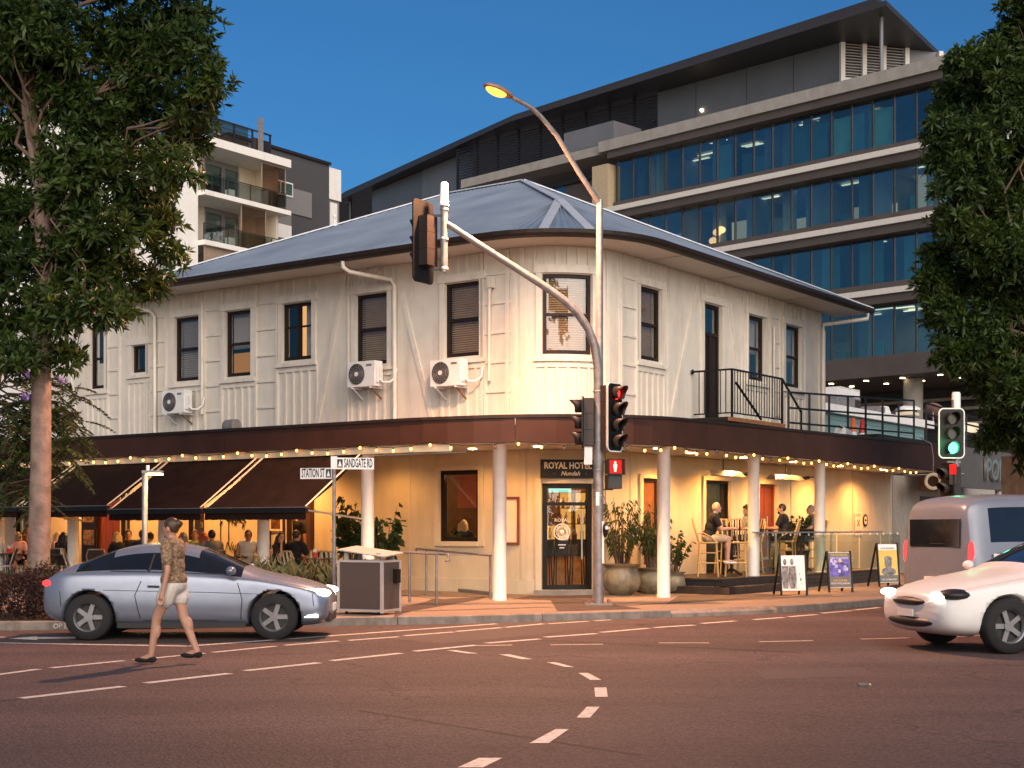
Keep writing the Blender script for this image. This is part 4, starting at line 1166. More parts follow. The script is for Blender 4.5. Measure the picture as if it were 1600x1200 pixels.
# mast arm
arm = [pl(935,640), pl(934.5,600,-.02), pl(934,572,-.05), pl(929,540,-.10), pl(919,513,-.16), pl(903,490,-.24), pl(880,468,-.34), pl(850,447,-.45), pl(800,415,-.62), pl(750,383,-.8), pl(698,349,-1.0)]
MB().tube(arm, [.085,.08,.078,.076,.075,.073,.07,.068,.063,.058,.052], 12).build('mast_arm', M['galv'], tp)
a, b = pl(694,425,-1.0), pl(694,322,-1.0)
MB().cyl(a, b, .062, n=12).build('drop_pipe', M['galv'], tp)
MB().lathe([(.085,0),(.085,.04),(.075,.05),(.068,.38),(.055,.40),(0,.40)],14,tuple(b)).build('pipe_cap', M['signwhite'], tp)
for f in (.05,.5,.95): MB().lathe([(.075,-.02),(.075,.02),(.062,.03)],12,tuple(a*(1-f)+b*f)).build('clamp', M['galv'], tp)
# lamp outreach and luminaire
o_ = [pl(937,318), pl(905,270,-.25), pl(870,212,-.55), pl(845,182,-.75), pl(830,168,-.85), pl(815,160,-.95), pl(798,151,-1.05)]
MB().tube(o_, [.05,.046,.043,.04,.04,.04,.04], 10).build('lamp_arm', M['galv'], tp)
ld = (o_[-1]-o_[-2]).normalized()
hd = Vector((ld.x, ld.y, ld.z*.8)).normalized()
qm = hd.to_track_quat('X','Z').to_matrix()
lc = o_[-1] + hd*.24
hood = MB().ell((0,0,0),(.30,.135,.085),18,10)
hood.V = [(v[0], v[1]*(1.0-.25*v[0]/.3*-1), max(v[2],-.02)) for v in hood.V]
hood.xf(Matrix.Translation(lc) @ qm.to_4x4()); hood.build('lamp_head', M['galvrust'], tp)
M['sodium'] = emat('sodium_lamp', (1.0,0.44,0.06), 2.6)
g_ = MB().ell((0.05,0,0),(.20,.115,.075),16,10); g_.V = [(v[0], v[1], min(v[2],-.0)) for v in g_.V]
g_.xf(Matrix.Translation(lc + Vector((0,0,-.022))) @ qm.to_4x4()); g_.build('lamp_lens', M['sodium'], tp)
lw = lc + PP + Vector((0,0,-.18))
SODIUM = lamp('street_lamp_light', tuple(lw), 6600, (1.0,0.45,0.22), .15, 'SPOT', spot=168, blend=.6, rot=(rad(-15),0,0))

M['lensoff'] = mat('unlit_lens', (0.02,0.018,0.016), .25)
M['lensred'] = emat('red_signal', (1.0,0.03,0.02), 3.0)
M['lensgreen'] = emat('green_signal', (0.08,1.0,0.45), 5.0)
M['shell'] = mat('signal_housing', (0.02,0.014,0.013), .5, var=.2)
def rrect(w, h, r, n=6):
    out = []
    for cx, cz, a0 in ((w/2-r,h/2-r,0),(-w/2+r,h/2-r,90),(-w/2+r,-h/2+r,180),(w/2-r,-h/2+r,270)):
        for k in range(n+1):
            t = rad(a0+90*k/n); out.append((cx+r*math.cos(t), cz+r*math.sin(t)))
    return out
def signal_head(par, loc, rz, n=3, lit=None, litm='lensred', plate=True, visor=.24, pw=.46, ph=None, tube_r=.125, border=True):
    """front faces local -y"""
    m = Matrix.Translation(loc) @ Matrix.Rotation(rz,4,'Z')
    ph = ph or (.3*n+.22)
    step = .285
    hb_ = MB()
    for i in range(n):
        z = (i-(n-1)/2)*-step
        hb_.boxb(-.15,.15,.03,.21,z-.14,z+.14)
    hb_.xf(m); head = hb_.build('signal_head', M['shell'], par)
    if plate:
        pr = rrect(pw, ph, .1); mb = MB()
        vs = [(x,.0,z) for x,z in pr]+[(x,.025,z) for x,z in pr]; k = len(pr)
        mb.add(vs, [tuple(range(k)), tuple(range(2*k-1,k-1,-1))]+[(i,k+i,k+(i+1)%k,(i+1)%k) for i in range(k)]); mb.xf(m); mb.build('backboard', M['black'], head)
        if border:
            i1, i2 = rrect(pw,ph,.1), rrect(pw-.045,ph-.045,.082); mb = MB()
            vs = [(x,-.004,z) for x,z in i1]+[(x,-.004,z) for x,z in i2]+[(x,.029,z) for x,z in i1]
            mb.add(vs, [(i,(i+1)%k,k+(i+1)%k,k+i) for i in range(k)]+[(i,2*k+i,2*k+(i+1)%k,(i+1)%k) for i in range(k)]); mb.xf(m); mb.build('border', M['signwhite'], head)
    for i in range(n):
        z = (i-(n-1)/2)*-step
        on = lit == i
        mb = MB().lathe([(.0,0),(tube_r-.03,.0),(tube_r-.012,.02)],20); mb.xf(m @ Matrix.Translation((0,-.01,z)) @ Matrix.Rotation(PI/2,4,'X')); mb.build('lens', M[litm] if on else M['lensoff'], head)
        # visor: cowl open underneath
        vs = []; fs = []; kk = 18
        for q in range(kk+1):
            t = rad(-58 + (296)*q/kk); L1 = visor*(0.55+.45*max(0,math.sin(t)))
            for r_, y in ((tube_r,-.005),(tube_r,-L1),(tube_r-.008,-L1),(tube_r-.008,-.005)): vs.append((r_*math.cos(t), y, z+r_*math.sin(t)))
        for q in range(kk):
            for j in range(4): fs.append((4*q+j,4*q+4+j,4*q+4+(j+1)%4,4*q+(j+1)%4))
        mb = MB().add(vs, fs, True); mb.xf(m); mb.build('visor', M['shell'], head)
    return head
# mast head: seen from behind and the side, facing left
signal_head(tp, pl(660,378,-1.0), rad(-122), 3, None, pw=.6, ph=1.42, border=False)
for py in (337,421): MB().bar(pl(672,py,-1.0), pl(692,py,-1.0), .03,.04).build('bracket', M['shell'], tp)
# side head facing left, front head of four lamps facing right
signal_head(tp, pl(910,660,.0), rad(-97), 3, None, pw=.46, ph=.92, border=False)
signal_head(tp, pl(961,652,-.12), rad(50), 4, 0, 'lensred', pw=.46, ph=1.24, visor=.26)
for py in (628,690): MB().bar(pl(912,py), pl(935,py), .03,.03).build('bracket', M['shell'], tp); MB().bar(pl(935,py), pl(955,py,.02), .03,.03).build('bracket', M['shell'], tp)
for i in range(3):
    pass
# pedestrian lantern with red standing man
m = Matrix.Translation(pl(961,741,-.1)) @ Matrix.Rotation(rad(12),4,'Z')
mb = MB().boxb(-.13,.13,.0,.2,.01,.26).boxb(-.13,.13,0,.2,-.26,-.01); mb.xf(m); ph_ = mb.build('pedestrian_lantern', M['shell'], tp)
for z in (.0,.27): mb = MB().boxb(-.15,.15,-.16,.0,.258 if z else -.012,.268 if z else -.002); mb.xf(m); mb.build('hood', M['shell'], ph_)
for x in (-.14,.14): mb = MB().boxb(x-.006,x+.006,-.15,.0,-.0,.258); mb.xf(m); mb.build('hood', M['shell'], ph_)
M['pedred'] = emat('red_man_panel', (1.0,0.02,0.015), 1.3); M['pedman'] = emat('standing_man', (1.0,0.35,0.22), 5)
mb = MB().boxb(-.115,.115,-.008,-.001,.02,.25); mb.xf(m); mb.build('lens', M['pedred'], ph_)
mb = MB().boxb(-.115,.115,-.008,-.001,-.25,-.02); mb.xf(m); mb.build('lens', M['lensoff'], ph_)
mb = MB().ell((0,-.012,.205),(.02,.004,.022),10,8)
for q in ([(-.035,.175),(.035,.175),(.03,.115),(.022,.11),(.018,.045),(.004,.045),(0,.10),(-.004,.045),(-.018,.045),(-.022,.11),(-.03,.115)],):
    mb.add([(x,-.012,z) for x,z in q], [tuple(range(len(q)))])
mb.xf(m); mb.build('man_symbol', M['pedman'], ph_)
for py in (722,765): MB().bar(pl(938,py), pl(958,py,.0), .03,.02).build('bracket', M['shell'], tp)
mb = MB().boxb(-.07,.07,-.06,.06,-.16,.16).boxb(-.05,.05,-.065,-.061,-.12,.12); mb.xf(Matrix.Translation(pl(919,712,-.05))); mb.build('control_box', M['signwhite'], tp)
mb = MB().ell((0,0,0),(.05,.06,.14),12,10); mb.xf(Matrix.Translation(pl(946,828,-.1))); pbtn = mb.build('push_button', M['black'], tp)
mb = MB().cyl((0,-.07,.04),(0,-.05,.04),.035,n=12); mb.xf(Matrix.Translation(pl(946,828,-.1)) @ Matrix.Rotation(rad(20),4,'Z')); mb.build('button', M['steel'], pbtn)
MB().boxb(-.03,.03,-.098,-.09,0,.24).xf(Matrix.Translation((-.02,0,pl(930,790).z))).build('sticker', M['signwhite'], tp)
MB().boxb(.04,.075,-.08,-.07,0,.75).xf(Matrix.Translation((.02,0,pl(930,880).z))).build('cable_cover', M['signwhite'], tp)
for py in (612,690,735,775): MB().lathe([(.094,-.012),(.1,-.01),(.1,.01),(.094,.012)],14,(0,0,pl(935,py).z)).build('clamp', M['galv'], tp)

# right hand signal showing green
P2 = Vector((*gp(1493,935,.125), .125))
t2 = thing('traffic_light', 'three lamp traffic light showing green with white border, at the right by the parked palm and lettered sign', 'traffic light', tuple(P2))
t2['label'] = 'traffic light showing green in a white bordered backboard, at the right'
def pl2(px, py, dy=0): p = at(px, py, P2.y + dy); return Vector((p.x-P2.x, dy, p.z-P2.z))
MB().cyl((0,0,0), pl2(1493,625), .075, n=14).build('pole', M['galv'], t2)
MB().lathe([(.085,0),(.085,.3),(.07,.34),(0,.34)],14,tuple(pl2(1494,640))).build('pole_cap', M['signwhite'], t2)
signal_head(t2, pl2(1487,677,-.2), rad(4), 3, 2, 'lensgreen', pw=.52, ph=.98)
signal_head(t2, pl2(1480,752,-.05), rad(-70), 2, None, plate=True, pw=.4, ph=.72, border=False)
m = Matrix.Translation(pl2(1489,741,-.22)) @ Matrix.Rotation(rad(-20),4,'Z')
mb = MB().boxb(-.07,.07,0,.16,-.2,.2); mb.xf(m); k_ = mb.build('pedestrian_lantern', M['shell'], t2)
mb = MB().boxb(-.06,.06,-.01,-.001,.0,.19); mb.xf(m); mb.build('lens', M['pedred'], k_)
for py in (722,802): MB().bar(pl2(1480,py,-.05), pl2(1500,py,-.02), .05,.04).build('bracket', M['galv'], t2)
lamp('green_signal_light', tuple(P2 + pl2(1487,692,-.55)), 5, (0.05,1.0,0.4), .1)

# street name post
PS = Vector((*gp(522,955,.125), .125))
ts = thing('street_sign', 'slim post with two white street name blades reading Station and Sandgate', 'street sign', tuple(PS))
def ps(px, py, dy=0): p = at(px, py, PS.y + dy); return Vector((p.x-PS.x, dy, p.z-PS.z))
MB().cyl((0,0,0), (0,0,ps(522,714).z), .03, n=12).build('post', M['galv'], ts)
def blade(x0, x1, y0, y1, rz, txt, par, side):
    a, b = ps(x0,(y0+y1)/2), ps(x1,(y0+y1)/2); w = abs(b.x-a.x)/math.cos(rz); h = ps(0,y0).z-ps(0,y1).z
    base = Vector((0,-.0,a.z))
    m = Matrix.Translation(base) @ Matrix.Rotation(rz,4,'Z')
    s = 1 if side > 0 else -1
    x_0, x_1 = (.04, .04+w) if s > 0 else (-.04-w, -.04)
    mb = MB().boxb(x_0,x_1,-.012,.012,-h/2,h/2); mb.xf(m); o = mb.build('name_blade', M['signwhite'], par)
    mb = MB()
    lx = x_0+.055 if s > 0 else x_1-.055
    mb.boxb(lx-.045,lx+.045,-.0145,-.0121,-.07,.07); mb.xf(m); mb.build('logo', M['clnavy'], o)
    mb = MB().add([(lx-.03,-.016,-.05),(lx+.03,-.016,-.05),(lx+.0,-.016,.05)], [(0,1,2)]); mb.xf(m); mb.build('logo', M['signwhite'], o)
    cx = (x_0+x_1)/2 + (.05 if s > 0 else -.05)
    text(txt, .205, M['black'], o, m @ up(cx,-.0135,0), 'lettering', .001, sx=.78, off=.004, fit=w-.15)
    return o
blade(526,583,715,733,rad(14),'SANDGATE RD',ts,1)
blade(470,521,731,748,rad(-16),'STATION ST',ts,-1)
mb = MB().boxb(-.05,.05,-.03,.03,ps(0,733).z,ps(0,713).z); mb.build('bracket', M['signwhite'], ts)

# litter bin
PB = Vector((*gp(577,959,.125), .125))
tb = thing('litter_bin', 'brown panelled street litter bin with pale frame and tilted lid', 'bin', tuple(PB), rad(-26))
M['binpanel'] = mat('perforated_brown_panel', (0.09,0.065,0.055), .5, var=.15, nscale=60)
M['binframe'] = mat('pale_bin_frame', (0.45,0.40,0.37), .45, var=.08)
bw, bd, bh = .40, .27, .86
for x in (-bw,bw):
    for y in (-bd,bd): MB().boxb(x-.022,x+.022,y-.022,y+.022,.03,bh).build('frame_post', M['binframe'], tb)
for z in (.05,bh-.03):
    for y in (-bd,bd): MB().boxb(-bw+.022,bw-.022,y-.02,y+.02,z,z+.035).build('frame_rail', M['binframe'], tb)
    for x in (-bw,bw): MB().boxb(x-.02,x+.02,-bd+.022,bd-.022,z,z+.035).build('frame_rail', M['binframe'], tb)
for y in (-bd,bd): MB().boxb(-bw+.022,bw-.022,y-.008,y+.008,.085,bh-.03).build('panel', M['binpanel'], tb)
for x in (-bw,bw): MB().boxb(x-.008,x+.008,-bd+.022,bd-.022,.085,bh-.03).build('panel', M['binpanel'], tb)
MB().boxb(-bw+.03,bw-.03,-bd+.03,bd-.03,.05,.8).build('liner', M['blackrough'], tb)
mb = MB().boxb(-bw-.03,bw+.06,-bd-.03,bd+.03,0,.02); mb.xf(Matrix.Translation((0,0,bh+.13)) @ Matrix.Rotation(rad(7),4,'Y') @ Matrix.Rotation(rad(5),4,'X')); mb.build('lid', M['binframe'], tb)
for x in (-.3,.3):
    for y in (-.2,.2): MB().boxb(x-.035,x+.035,y-.02,y+.02,bh-.0,bh+.12).build('lid_post', M['binframe'], tb)
MB().boxb(bw+.01,bw+.09,.05,.16,.5,.72).build('butt_holder', M['black'], tb)
for x in (-.3,.3): MB().cyl((x,-.2,0),(x,-.2,.05),.025,n=8).build('foot', M['black'], tb)

# small post lamp by the hedge
PL = Vector((*gp(228,958,.125), .125)); PL = Vector((-6.25,24.4,.125))
tl_ = thing('post_lamp', 'short grey post with small lit yellow lamp head before the awning', 'lamp post', tuple(PL))
zt = zz(738, PL.y)-.125
MB().tube([(0,0,0),(0,0,1.0),(0,0,1.01),(0,0,zt)],[.07,.07,.05,.05],12).build('post', M['galv'], tl_)
MB().boxb(-.03,.30,-.09,.09,zt-.02,zt+.03).build('lamp_head', M['galv'], tl_)
MB().cyl((.05,0,zt+.03),(.05,0,zt+.12),.03).build('sensor', M['signwhite'], tl_)
M['led'] = emat('yellow_led', (1.0,0.75,0.18), 28)
MB().boxb(.06,.29,-.075,.075,zt-.045,zt-.021).build('lamp_lens', M['led'], tl_)
lamp('post_lamp_light', (PL.x+.18, PL.y, PL.z+zt-.08), 70, (1.0,0.68,0.22), .1, 'SPOT', spot=150, blend=.5)

# ------------------------------------------------------------------ air conditioners on the left wall
def aircon(px, z, label, pipe_right=True):
    p = LF(sL(px), .28, z); t = thing('air_conditioner', label, 'air conditioner', tuple(p), TL, 'outdoor air conditioner units on the upper wall')
    w, h, d = .80, .56, .27
    MB().boxb(-w/2,w/2,-d/2,d/2,-h/2,h/2).build('casing', M['white'], t)
    mb = MB()
    for r_ in (.23,.19,.15,.11,.07):
        mb.tube([(-.12+r_*math.cos(2*PI*i/20), -d/2-.012, r_*math.sin(2*PI*i/20)) for i in range(20)], .006, 5, closed=True)
    for i in range(8): a_ = PI*i/8; mb.bar((-.12-.23*math.cos(a_),-d/2-.014,-.23*math.sin(a_)),(-.12+.23*math.cos(a_),-d/2-.014,.23*math.sin(a_)),.006,.006)
    g = mb.build('fan_grille', M['galv'], t)
    MB().cyl((-.12,-d/2-.003,0),(-.12,-d/2-.0005,0),.235,n=24).build('fan_opening', M['dark'], g)
    MB().cyl((-.12,-d/2-.024,0),(-.12,-d/2-.012,0),.05,n=12).build('hub', M['white'], g)
    MB().boxb(w/2-.24,w/2-.08,-d/2-.003,-d/2-.0005,h/2-.12,h/2-.07).build('badge', M['clgrey'], t)
    for i in range(2): MB().boxb(w/2+.001,w/2+.04,-.1+.12*i,-.02+.12*i,-.2,.15).build('valve_cover', M['white'], t)
    for x in (-.27,.27):
        MB().boxb(x-.02,x+.02,-d/2,.26,-h/2-.04,-h/2-.001).build('bracket', M['white'], t)
        MB().bar((x,-.08,-h/2-.04),(x,.25,-h/2-.26),.03,.03).build('bracket_strut', M['rust' if x > 0 else 'white'], t)
    MB().tube([(w/2+.03,.0,-.12),(w/2+.12,.02,-.2),(w/2+.25,.1,-.2),(w/2+.33,.18,-.1),(w/2+.36,.2,.1)], .025, 8).build('pipe', M['white'], t)
aircon(290, 4.62, 'white air conditioner below the first blinded window right of the big tree')
aircon(583, 4.92, 'white air conditioner below the dark window beside the bent downpipe')
aircon(714, 4.80, 'white air conditioner below the blinded window nearest the rounded corner')

# ------------------------------------------------------------------ steel landing outside the upper door and terrace railings
tl2 = thing('steel_landing', 'black railed landing with rusty edge outside the upper door', 'landing', tuple(RF(7.0,.6,3.62)), TR)
o2 = RF(7.0,.6,3.62); mi = (Matrix.Translation(o2) @ Matrix.Rotation(TR,4,'Z')).inverted()
def tl2p(s, o, z): return mi @ RF(s,o,z)
s0_, s1_ = sR(1078,0)+.04, sR(1222,1.05)
LZ = 4.02
def lbox(name, s0, s1, o0, o1, z0, z1, m, par=tl2):
    a, b = tl2p(s0,o0,z0), tl2p(s1,o1,z1)
    return MB().boxb(min(a.x,b.x),max(a.x,b.x),min(a.y,b.y),max(a.y,b.y),z0-3.62,z1-3.62).build(name, M[m], par)
lbox('platform', s0_-.3, s1_, .06, 1.1, LZ-.1, LZ-.03, 'black'); lbox('edge_beam', s0_-.3, s1_, 1.101, 1.14, LZ-.12, LZ-.03, 'rust')
lbox('support', s1_-.12, s1_-.02, .9, 1.0, 3.62, LZ-.101, 'white'); lbox('support', s0_+1.0, s0_+1.1, .5, .6, 3.62, LZ-.101, 'black')
RT = 5.08
def lbar(name, a, b, w=.04, h=.04): return MB().bar(tl2p(*a), tl2p(*b), w, h).build(name, M['rail'], tl2)
lbar('top_rail', (s0_,1.05,RT), (s1_,1.05,RT)); lbar('bottom_rail', (s0_,1.05,LZ+.08), (s1_,1.05,LZ+.08), .03,.03)
lbar('top_rail', (s0_,.08,RT), (s0_,1.03,RT)); lbar('bottom_rail', (s0_,.08,LZ+.08), (s0_,1.03,LZ+.08), .03,.03)
for s in (s0_, s1_): lbar('post', (s,1.05,LZ-.03), (s,1.05,RT-.021), .045,.045)
nb_ = 19
for i in range(1,nb_): s = s0_+(s1_-s0_)*i/nb_; lbar('baluster', (s,1.05,LZ+.096), (s,1.05,RT-.021), .016,.016)
for i in range(1,7): lbar('baluster', (s0_,.08+.95*i/7,LZ+.096), (s0_,.08+.95*i/7,RT-.021), .016,.016)
sm = s0_+.05
for k_, (zA, zB) in enumerate(((RT-.25,LZ+.2),)):
    lbar('stair_rail', (sm,1.12,RT-.3), (sm+1.3,1.12,LZ+.0))
lbar('stair_rail', (s1_,1.05,RT), (s1_+1.1,1.05,4.35)); lbar('post', (s1_+1.1,1.05,3.62), (s1_+1.1,1.05,4.4))
for i in range(3): lbox('tread', s1_+.15+.3*i, s1_+.4+.3*i, .1, 1.0, LZ-.22-.12*i, LZ-.19-.12*i, 'black')
lbar('top_rail', (s0_,.05,RT),(s0_,.08,RT))
MB().ell(tl2p(s0_,.05,RT),(.06,.03,.06),10,6).build('wall_flange', M['rail'], tl2)

def railing(label, a, b, h0, h1, bars=(0,.36,.7), n=7, group='black pipe railings on the awning roof terrace'):
    a = Vector(a); b = Vector(b)
    t = thing('terrace_railing', label, 'railing', tuple(a), 0, group)
    for k in range(n+1):
        f = k/n; p = (b-a)*f; h = h0*(1-f)+h1*f; MB().bar(p, p+Vector((0,0,h-.02)), .05,.05).build('post', M['rail'], t)
    for f in bars: MB().bar(Vector((0,0,h0-f*h0)), (b-a)+Vector((0,0,h1-f*h1)), .045,.045).build('rail', M['rail'], t)
    return t
TZ = 3.74
railing('long black pipe railing from the landing along the terrace edge', RF(sR(1232,1.05),1.05,TZ), RF(sR(1428,1.05),1.05,TZ+.1), 1.05, 1.36, (0,.36,.7), 7)
railing('black pipe railing behind the green traffic light, stepping down to the right', RF(sR(1447,1.05),1.05,4.0), RF(sR(1590,1.05),1.05,4.05), 1.2, .85, (0,.27,.52,.76), 5)
# terrace things
TE = bpy.data.objects.new('terrace', None); COL.objects.link(TE); struct(TE)
def tprism(s0, s1, o0, o1, z0, z1, name, m, par=TE): return MB().prism([tuple(RF(s,o).xy) for s,o in ((s0,o0),(s0,o1),(s1,o1),(s1,o0))], z0, z1).build(name, M[m] if isinstance(m,str) else m, par)
tprism(12.25, 30, -8, 0, 3.4, 3.72, 'roof_slab', 'galv')
tw = thing('terrace_wall', 'pale teal weatherboard wall with white roof edge behind the terrace railing', 'wall', tuple(RF(13,-3.2,3.72)), TR)
M['teal'] = mat('teal_weatherboard', (0.16,0.27,0.27), .5, var=.08)
for i in range(9): z = i*.17; MB().boxb(0,16,-.02-.012,.06,z+.006,z+.165).build('weatherboard', M['teal'], tw)
MB().boxb(-.3,16.5,-.25,1.5,1.56,1.84).build('roof_edge', M['white'], tw)
tprism(15.0, 19.0, -.6, .45, 3.73, 4.1, 'parapet_box', 'white'); tprism(14.9, 19.1, -.7, .55, 4.1, 4.18, 'parapet_cap', 'gutter')
def rthing(name, label, cat, px, py, Y, rz=TR): return thing(name, label, cat, tuple(at(px,py,Y)), rz)
ZR = 5.565
def onroof(px, out, z, *a):
    p = RF(sR(px,out), out, z); return p
p = onroof(1312,-4,ZR); t = thing('rooftop_air_unit', 'big white boxed air plant on the low roof beside the corner downpipe', 'air plant', tuple(p), TR); t.scale = (.85,.85,.58)
MB().boxb(-1.5,1.0,-.5,.6,0,.8).build('casing', M['galv'], t); MB().boxb(-1.5,.9,-.5,.6,.81,1.25).build('top_casing', M['white'], t)
for x in (-1.2,-.45,.25): MB().boxb(x,x+.6,-.52,.5,1.26,1.32).build('top_panel', M['white'], t)
MB().boxb(.4,.95,-.52,-.501,.1,.7).build('louvre', M['dark'], t)
p = onroof(1365,-4,ZR); t = thing('rooftop_duct', 'grey sloped duct box on the low roof between air plant and vent', 'duct', tuple(p), TR); t.scale = (.85,.85,.58)
MB().boxb(-.7,.3,-.4,.5,0,.6).build('casing', M['galv'], t)
MB().add([(.31,-.4,0),(1.2,-.4,0),(1.2,.5,0),(.31,.5,0),(.31,-.4,.7),(.7,-.4,.7),(.7,.5,.7),(.31,.5,.7)], [(0,3,2,1),(4,5,6,7),(0,1,5,4),(1,2,6,5),(2,3,7,6),(3,0,4,7)]).build('hood', M['white'], t)
p = onroof(1418,-4,ZR); t = thing('exhaust_vent', 'square capped white exhaust vent on the low roof left of the dish', 'vent', tuple(p), TR); t.scale = (.85,.85,.58)
MB().boxb(-.55,.55,-.4,.4,0,.45).build('base', M['galv'], t); MB().boxb(-.5,.5,-.36,.36,.46,.68).build('neck', M['cream'], t); MB().boxb(-.38,.38,-.3,.3,.69,.8).build('throat', M['dark'], t); MB().lathe([(.75,.8),(.75,.92),(.5,1.08),(0,1.09)],4,sx=1,sy=.8).build('cowl', M['white'], t)
p = onroof(1458,-4,ZR); t = thing('satellite_dish', 'tilted brown grey satellite dish on the low roof', 'satellite dish', tuple(p), TR); t.scale = (.75,.75,.6)
mb = MB().lathe([(0,0),(.35,.05),(.6,.16),(.61,.17),(.35,.07),(0,.02)],20); mb.xf(Matrix.Translation((0,0,1.0)) @ Matrix.Rotation(rad(62),4,'Y') @ Matrix.Rotation(rad(15),4,'X')); mb.build('dish', M['galvrust'], t); MB().cyl((0,0,0),(0,0,1.0),.04).build('stand', M['galv'], t)
p = onroof(1500,-4.5,ZR); t = thing('water_tank', 'round cream water tank on the low roof behind the signal', 'tank', tuple(p), TR); t.scale = (.85,.85,.58)
MB().lathe([(.9,0),(.9,.7),(.85,.75),(0,.8)],20).build('tank', M['cream'], t)
p = RF(sR(1318,1.0),1.0,3.72); t = thing('floodlight', 'cream floodlight drum on the awning edge below the pipe railing', 'floodlight', tuple(p), TR)
MB().cyl((-.22,0,.28),(.2,0,.22),.17,n=16).build('drum', M['signwhite'], t); MB().boxb(-.1,.1,-.05,.05,0,.1).build('foot', M['galv'], t)
for px, c, lb in ((1333,'orange','orange topped'),(1347,'red','red topped')):
    p = RF(sR(px,-.0),-.0,3.725); t = thing('traffic_cone', lb+' traffic cone standing behind the terrace railing', 'traffic cone', tuple(p), TR, 'traffic cones behind the terrace railing')
    MB().lathe([(.16,.03),(.10,.5)],14).build('lower_cone', M['signwhite'], t); MB().lathe([(.10,.505),(.05,.9),(0,.9)],14).build('upper_cone', M[c], t); MB().boxb(-.2,.2,-.2,.2,0,.03).build('base', M['black'], t)

# ------------------------------------------------------------------ shop next door with letters, concrete pier, gate
sh = thing('neighbour_shop', 'grey shop front with rounded awning sign in silver letters, right of the hotel', 'shop', tuple(RF(18.6,0,0)), TR)
M['shopgrey'] = mat('grey_fascia', (0.10,0.095,0.09), .6, var=.12)
M['shopwall'] = mat('grey_render', (0.42,0.37,0.32), .7, var=.1)
MB().boxb(-1.1,14,.02,.3,.05,3.1).build('wall', M['shopwall'], sh)
MB().boxb(-.2,5.2,-1.7,-1.55,2.72,3.95).build('awning_fascia', M['shopgrey'], sh)
MB().boxb(-.2,5.2,-1.54,0,3.2,3.3).build('awning_roof', M['shopgrey'], sh)
MB().boxb(1.2,3.1,-.02,.018,.13,2.5).build('doorway', M['binpanel'], sh); MB().boxb(4.3,7.6,-.02,.018,.13,2.3).build('roller_door', M['clgrey'], sh)
MB().boxb(-1.0,.2,-.9,-.75,2.6,3.05).build('beam', M['timberdk'], sh)
MB().cyl((4.6,-1.4,.1),(4.6,-1.4,3.2),.12,n=14).build('awning_post', M['white'], sh)
text('PON', .95, M['steel'], sh, up(3.0,-1.78,3.3), 'lettering', .05, off=.02)
tg = thing('roller_gate', 'low dark grey roller gate between the hotel wall and shop', 'gate', tuple(RF(18.3,.6,.125)), TR)
for i in range(8): MB().boxb(.3,3.9,-.03,.03,.05+.17*i,.2+.17*i).build('slat', M['clgrey'], tg)
for x in (.22,3.98): MB().boxb(x-.05,x+.05,-.05,.05,0,1.6).build('gate_post', M['black'], tg)
t = thing('hanging_ring', 'cream ring ornament hanging under the awning corner', 'ring', tuple(at(1458,752,38.0)), 0)
mb = MB().tube([(.19*math.cos(2*PI*i/24),0,.19*math.sin(2*PI*i/24)) for i in range(24)], .045, 8, closed=True); mb.build('ring', M['cream'], t); MB().tube([(0,0,.2),(.01,0,.6),(-.05,0,1.0),(-.3,.1,1.15)], .015,6).build('hanger', M['galv'], t)
t = thing('concrete_pier', 'broad weathered concrete pier block at the right edge under the dark tree', 'pier', tuple(Vector((13.8,36.5,0))), .2)
MB().boxb(-1.0,2.5,-.6,.8,1.9,3.35).build('upper_block', M['concrete'], t); MB().boxb(-.6,2.2,-.4,.6,0,1.89).build('shaft', M['concrete'], t)
t = thing('shop_lamp', 'small lit green and white lamp box under the shop awning', 'lamp', tuple(at(1540,782,37.5)), TR)
MB().boxb(-.25,.25,-.05,.05,-.12,.12).build('face', emat('pale_green_sign', (.6,1,.5), .8), t); MB().boxb(-.27,.27,.052,.12,-.14,.14).build('case', M['black'], t)

# ------------------------------------------------------------------ pavement boards
def aboard(px, py, Y, label, w, h, rz):
    p = at(px, py, Y); p.z = .125
    t = thing('pavement_board', label, 'sandwich board', tuple(p), rz, 'poster boards on the footpath')
    for x in (-w/2-.02,w/2+.02):
        MB().bar((x,0,0),(x,.12,h+.1),.035,.04).build('leg', M['black'], t); MB().bar((x,.5,0),(x,.14,h+.08),.035,.035).build('leg', M['black'], t)
    m = Matrix.Rotation(-math.atan2(.12,h+.1),4,'X')
    mb = MB().boxb(-w/2,w/2,-.005,.012,.1,h+.08); mb.xf(m); b = mb.build('panel', M['signwhite'], t)
    return t, m
M['navyp'] = mat('violet_print', (0.10,0.08,0.36), .5, var=.8, nscale=9); M['yellowp'] = mat('yellow_print', (0.70,0.48,0.10), .5, var=.1); M['greyp'] = mat('grey_print', (0.16,0.16,0.17), .5, var=.7, nscale=14)
M['violetlt'] = mat('pale_violet_print', (0.45,0.45,0.75), .5, var=.4, nscale=12)
t, m = aboard(1241,921,29.2,'white poster board with grey standing figures by the balustrade',.50,.74,rad(8))
def pr(t, m, name, mt, *boxes):
    mb = MB()
    for b in boxes: mb.boxb(b[0],b[1],-.009-.0004*b[4] if len(b)>4 else -.009,-.006,b[2],b[3])
    mb.xf(m); return mb.build(name, M[mt], t)
def fig(t, m, x, z0, s, mt):
    mb = MB(); 
    mb.ell((x,-.0075,z0+.52*s),(.036*s,.002,.066*s),12,8)
    for q in ([(-.06,.44),(.06,.44),(.075,.2),(.05,0),(-.05,0),(-.075,.2)],): mb.add([(x+a*s,-.0076,z0+b*s) for a,b in q], [tuple(range(6))])
    mb.xf(m); return mb.build('figure_print', M[mt], t)
for x in (-.17,-.02): fig(t, m, x, .14, 1.05, 'greyp')
